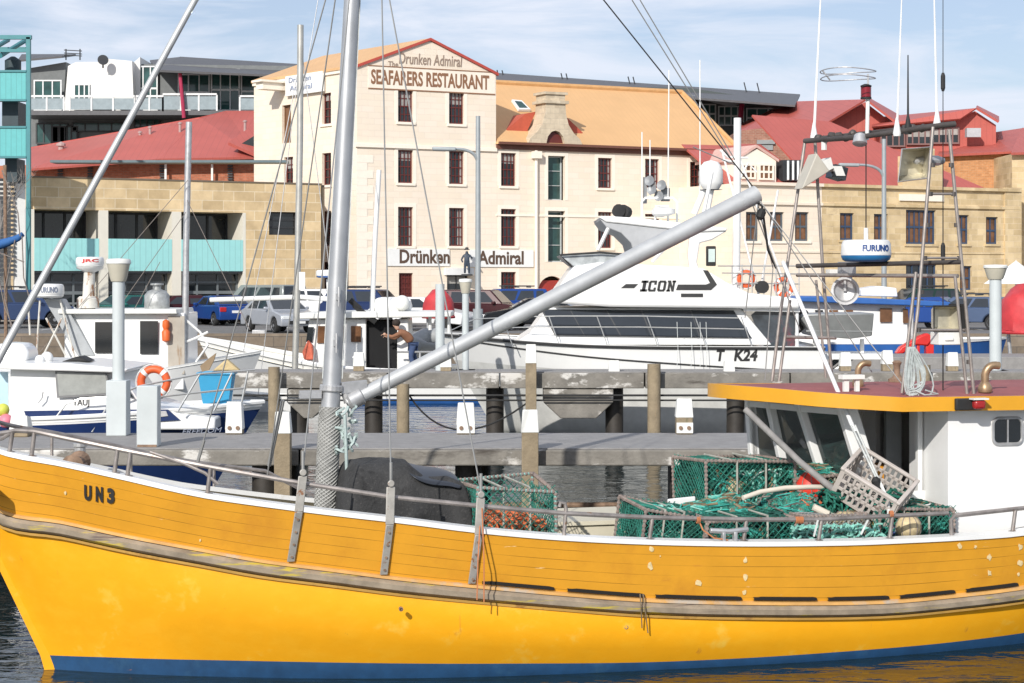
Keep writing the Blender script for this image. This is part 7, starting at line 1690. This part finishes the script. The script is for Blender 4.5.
# loose rope and floats
t = on_boat('rope_pile', 'teal rope heaped in front of the two lower pots', 'rope pile', BP(838,530,1.35)); m = MB(); random.seed(4); tangle(m, (0,0,-.02), .45, .07, .07, 46, .011, 14, 10); m.build('rope', mint, t)
t = on_boat('rope_pile', 'tangle of green net twine spilling aft of the red floats', 'rope pile', BP(860,500,.75)); m = MB(); tangle(m, (0,0,0), .40, .22, .12, 70, .011, 15, 10); m.build('rope', darknet, t)
def floatball(px, py, v, r, mat_, lab, sq=1):
    t = on_boat('net_float', lab, 'float', BP(px, py, v), 'round net floats in the pots'); m = MB(); m.ball((0,0,0), r, 16, sq); m.lathe([(.02,0),(.02,.02)], (0,0,r*sq-.005), 8); m.build('ball', mat_, t, smooth=True)
    m = MB(); random.seed(int(px))
    for k in range(5): a = math.pi*k/5; m.tube([Vector((r*1.04*math.cos(q)*math.cos(a), r*1.04*math.cos(q)*math.sin(a), r*sq*1.04*math.sin(q))) for q in [2*math.pi*j/16 for j in range(16)]], .005, 4, closed=True)
    m.build('net_cover', netgrey, t)
floatball(810,487,.30,.15,floatred,'large red net covered float under the pale hose'); floatball(824,492,.42,.11,floatred,'smaller red net covered float right of the large red one')
floatball(846,521,.95,.14,floatcr,'cream float lying on the lower pots left of the tackle',.7); floatball(868,525,1.0,.11,M('yellow_cream_float', (.66,.48,.18), .5, var=.2),'yellowish float next to the cream float'); floatball(733,487,.20,.10,floatcr,'cream float at the front of the big upper pot'); floatball(908,527,1.27,.12,floatcr,'cream net ball tied at the aft end of the lower pots')
floatball(895,532,1.2,.05,M('dark_blue_float', (.02,.05,.16), .5),'tiny dark blue float beside the cream net ball')
# pale hose and grey pole
t = on_boat('hose', 'pale curved hose lying across the green pots', 'hose', BP(745,497,.9)); o0 = BP(745,497,.9); m = MB(); m.tube([BP(x, y, v)-o0 for x, y, v in ((743,498,.9),(760,492,.85),(785,488,.8),(810,487,.75),(828,487,.7),(838,493,.7),(842,500,.75))], .024, 10); m.build('hose', M('cream_hose', (.66,.60,.50), .6, var=.1), t, smooth=True)
t = on_boat('broken_pole', 'weathered grey pole leaning from the windscreen onto the pots', 'pole', BP(745,409,.3)); o0 = BP(745,409,.3); m = MB(); m.tube([BP(745,409,.3)-o0, BP(800,462,.65)-o0, BP(834,490,.85)-o0], .032, 10); m.build('pole', M('weathered_grey_pole', (.26,.25,.24), .8, var=.2, scale=9), t, smooth=True)
t = on_boat('white_board', 'short white board sticking up behind the small drooping pot', 'board', BP(678,500,.3)); o0 = BP(678,500,.3); m = MB(); m.obox((-.1,0,-.15), (.28,0,.02), (0,.03,0), (0,0,.16)); m.build('board', white, t, bevel=.01)
t = on_boat('cream_tube', 'short cream tube poking out under the red floats', 'tube', BP(815,510,.9)); m = MB(); m.tube([(-.02,0,.03),(.12,-.03,-.04)], .035, 12); m.build('tube', MATS['cream_hose'], t)
# fish crate, tilted on the pots
o0 = BP(868,500,.9); t = on_boat('fish_crate', 'grey brown slatted plastic crate tilted on the green pots by the white bulkhead', 'crate', o0)
cL, cW, cH = .60, .44, .34
t.rotation_euler = (math.radians(26), math.radians(30), TH+math.radians(-38))
def slatwall(mb, O, Uv, Vv, nrm, rows, cols, margin=.12):
    th_ = nrm*.014
    def rect(u0, u1, v0, v1): mb.obox(O+Uv*u0+Vv*v0, Uv*(u1-u0), Vv*(v1-v0), th_)
    rect(0,1,0,.08); rect(0,1,.90,1); rect(0,.06,.08,.90); rect(.94,1,.08,.90)
    for k in range(1, rows): rect(.06,.94,.08+.82*k/rows-.045,.08+.82*k/rows+.045)
    for k in range(1, cols): 
        c_ = .06+.88*k/cols; rect(c_-.02,c_+.02,.08,.90)
m = MB(); V3 = Vector
slatwall(m, V3((-cL/2,-cW/2,0)), V3((cL,0,0)), V3((0,0,cH)), V3((0,-1,0)), 3, 9); slatwall(m, V3((-cL/2,cW/2,0)), V3((cL,0,0)), V3((0,0,cH)), V3((0,1,0)), 3, 9)
slatwall(m, V3((-cL/2,-cW/2,0)), V3((0,cW,0)), V3((0,0,cH)), V3((-1,0,0)), 3, 6); slatwall(m, V3((cL/2,-cW/2,0)), V3((0,cW,0)), V3((0,0,cH)), V3((1,0,0)), 3, 6)
m.build('side', plasticgrey, t)
m = MB(); m.box(-cL/2-.02,-cW/2-.02,cH-.02,-cL/2+.02,cW/2+.02,cH+.006); m.box(cL/2-.02,-cW/2-.02,cH-.02,cL/2+.02,cW/2+.02,cH+.006); m.box(-cL/2+.02,-cW/2-.02,cH-.02,cL/2-.02,-cW/2+.02,cH+.006); m.box(-cL/2+.02,cW/2-.02,cH-.02,cL/2-.02,cW/2+.02,cH+.006); m.build('rim', plasticgrey, t, bevel=.006)
m = MB(); slatwall(m, V3((-cL/2,-cW/2,0)), V3((cL,0,0)), V3((0,cW,0)), V3((0,0,1)), 5, 8); m.build('base', plasticgrey, t)
# deck cleat at the rail, lines and lashings
m = MB(); a = gp(727, .0, -.02); m.box(a.x-.05,a.y-.03,a.z,a.x-.02,a.y+.03,a.z+.08); m.box(a.x+.06,a.y-.03,a.z,a.x+.09,a.y+.03,a.z+.08); m.tube([a+Vector((-.16,0,.10)), a+Vector((0.02,0,.085)), a+Vector((.20,0,.10))], .024, 8); m.build('mooring_cleat', steel, YB, bevel=.005)
m = MB()
for px, py in ((698,520),(797,520),(801,520),(480,506),(891,514)):
    p = rp(px, py); 
    for k in range(3): m.tube([p+Vector((k*.012-.01+.004*math.cos(q), .028*math.cos(q), .028*math.sin(q))) for q in [2*math.pi*j/10 for j in range(10)]], .006, 4, closed=True)
m.tube([rp(699,521), rp(703,530,.0), rp(714,538,.0), rp(728,540,.0)], .007, 5); m.tube([rp(481,508), rp(478,560,.2)+Vector((0,0,0)), rp(477,600,.2)], .006, 5); m.tube([rp(482,508,.05), rp(484,560,.17), rp(484,602,.19)], .006, 5)
m.build('orange_lashing', M('faded_orange_twine', (.50,.19,.08), .9), YB)
m = MB(); m.tube([strk(640,594,.10), strk(641,607,.12), strk(642,628,.05)], .006, 4); m.tube([strk(643,594,.10), strk(645,609,.12), strk(648,633,.05)], .006, 4); m.build('tarred_lanyard', bronzerope, YB)
m = MB(); m.tube([rp(868,520,.0), gp(861,.05,-.02)], .010, 5); m.tube([rp(818,520,.0), gp(814,.04,-.02)], .010, 5); m.build('white_lashing', ropewhite, YB)
# small anchor winch on the bow deck & fenders
m = MB(); a = BP(76, 452, .2); a.z = 1.85; m.lathe([(.05,-.22),(.10,-.2),(.06,-.12),(.06,.12),(.10,.2),(.05,.22)], a, 14, ax=(.2,1,0)); m.box(a.x-.1,a.y-.1,1.45,a.x+.1,a.y+.1,1.85); m.build('anchor_winch', rust, YB)
m = MB(); m.lathe([(.05,0),(.05,.16),(.065,.17),(.065,.2)], BP(80,443,-.3)-Vector((0,0,.2)), 12); m.build('bitt', steel, YB)
m = MB(); p = BP(-4, 497, .66); m.box(p.x-.10,p.y+.04,p.z-.06,p.x+.0,p.y+.3,p.z+.07); m.build('anchor_roller', steel, YB, bevel=.03)
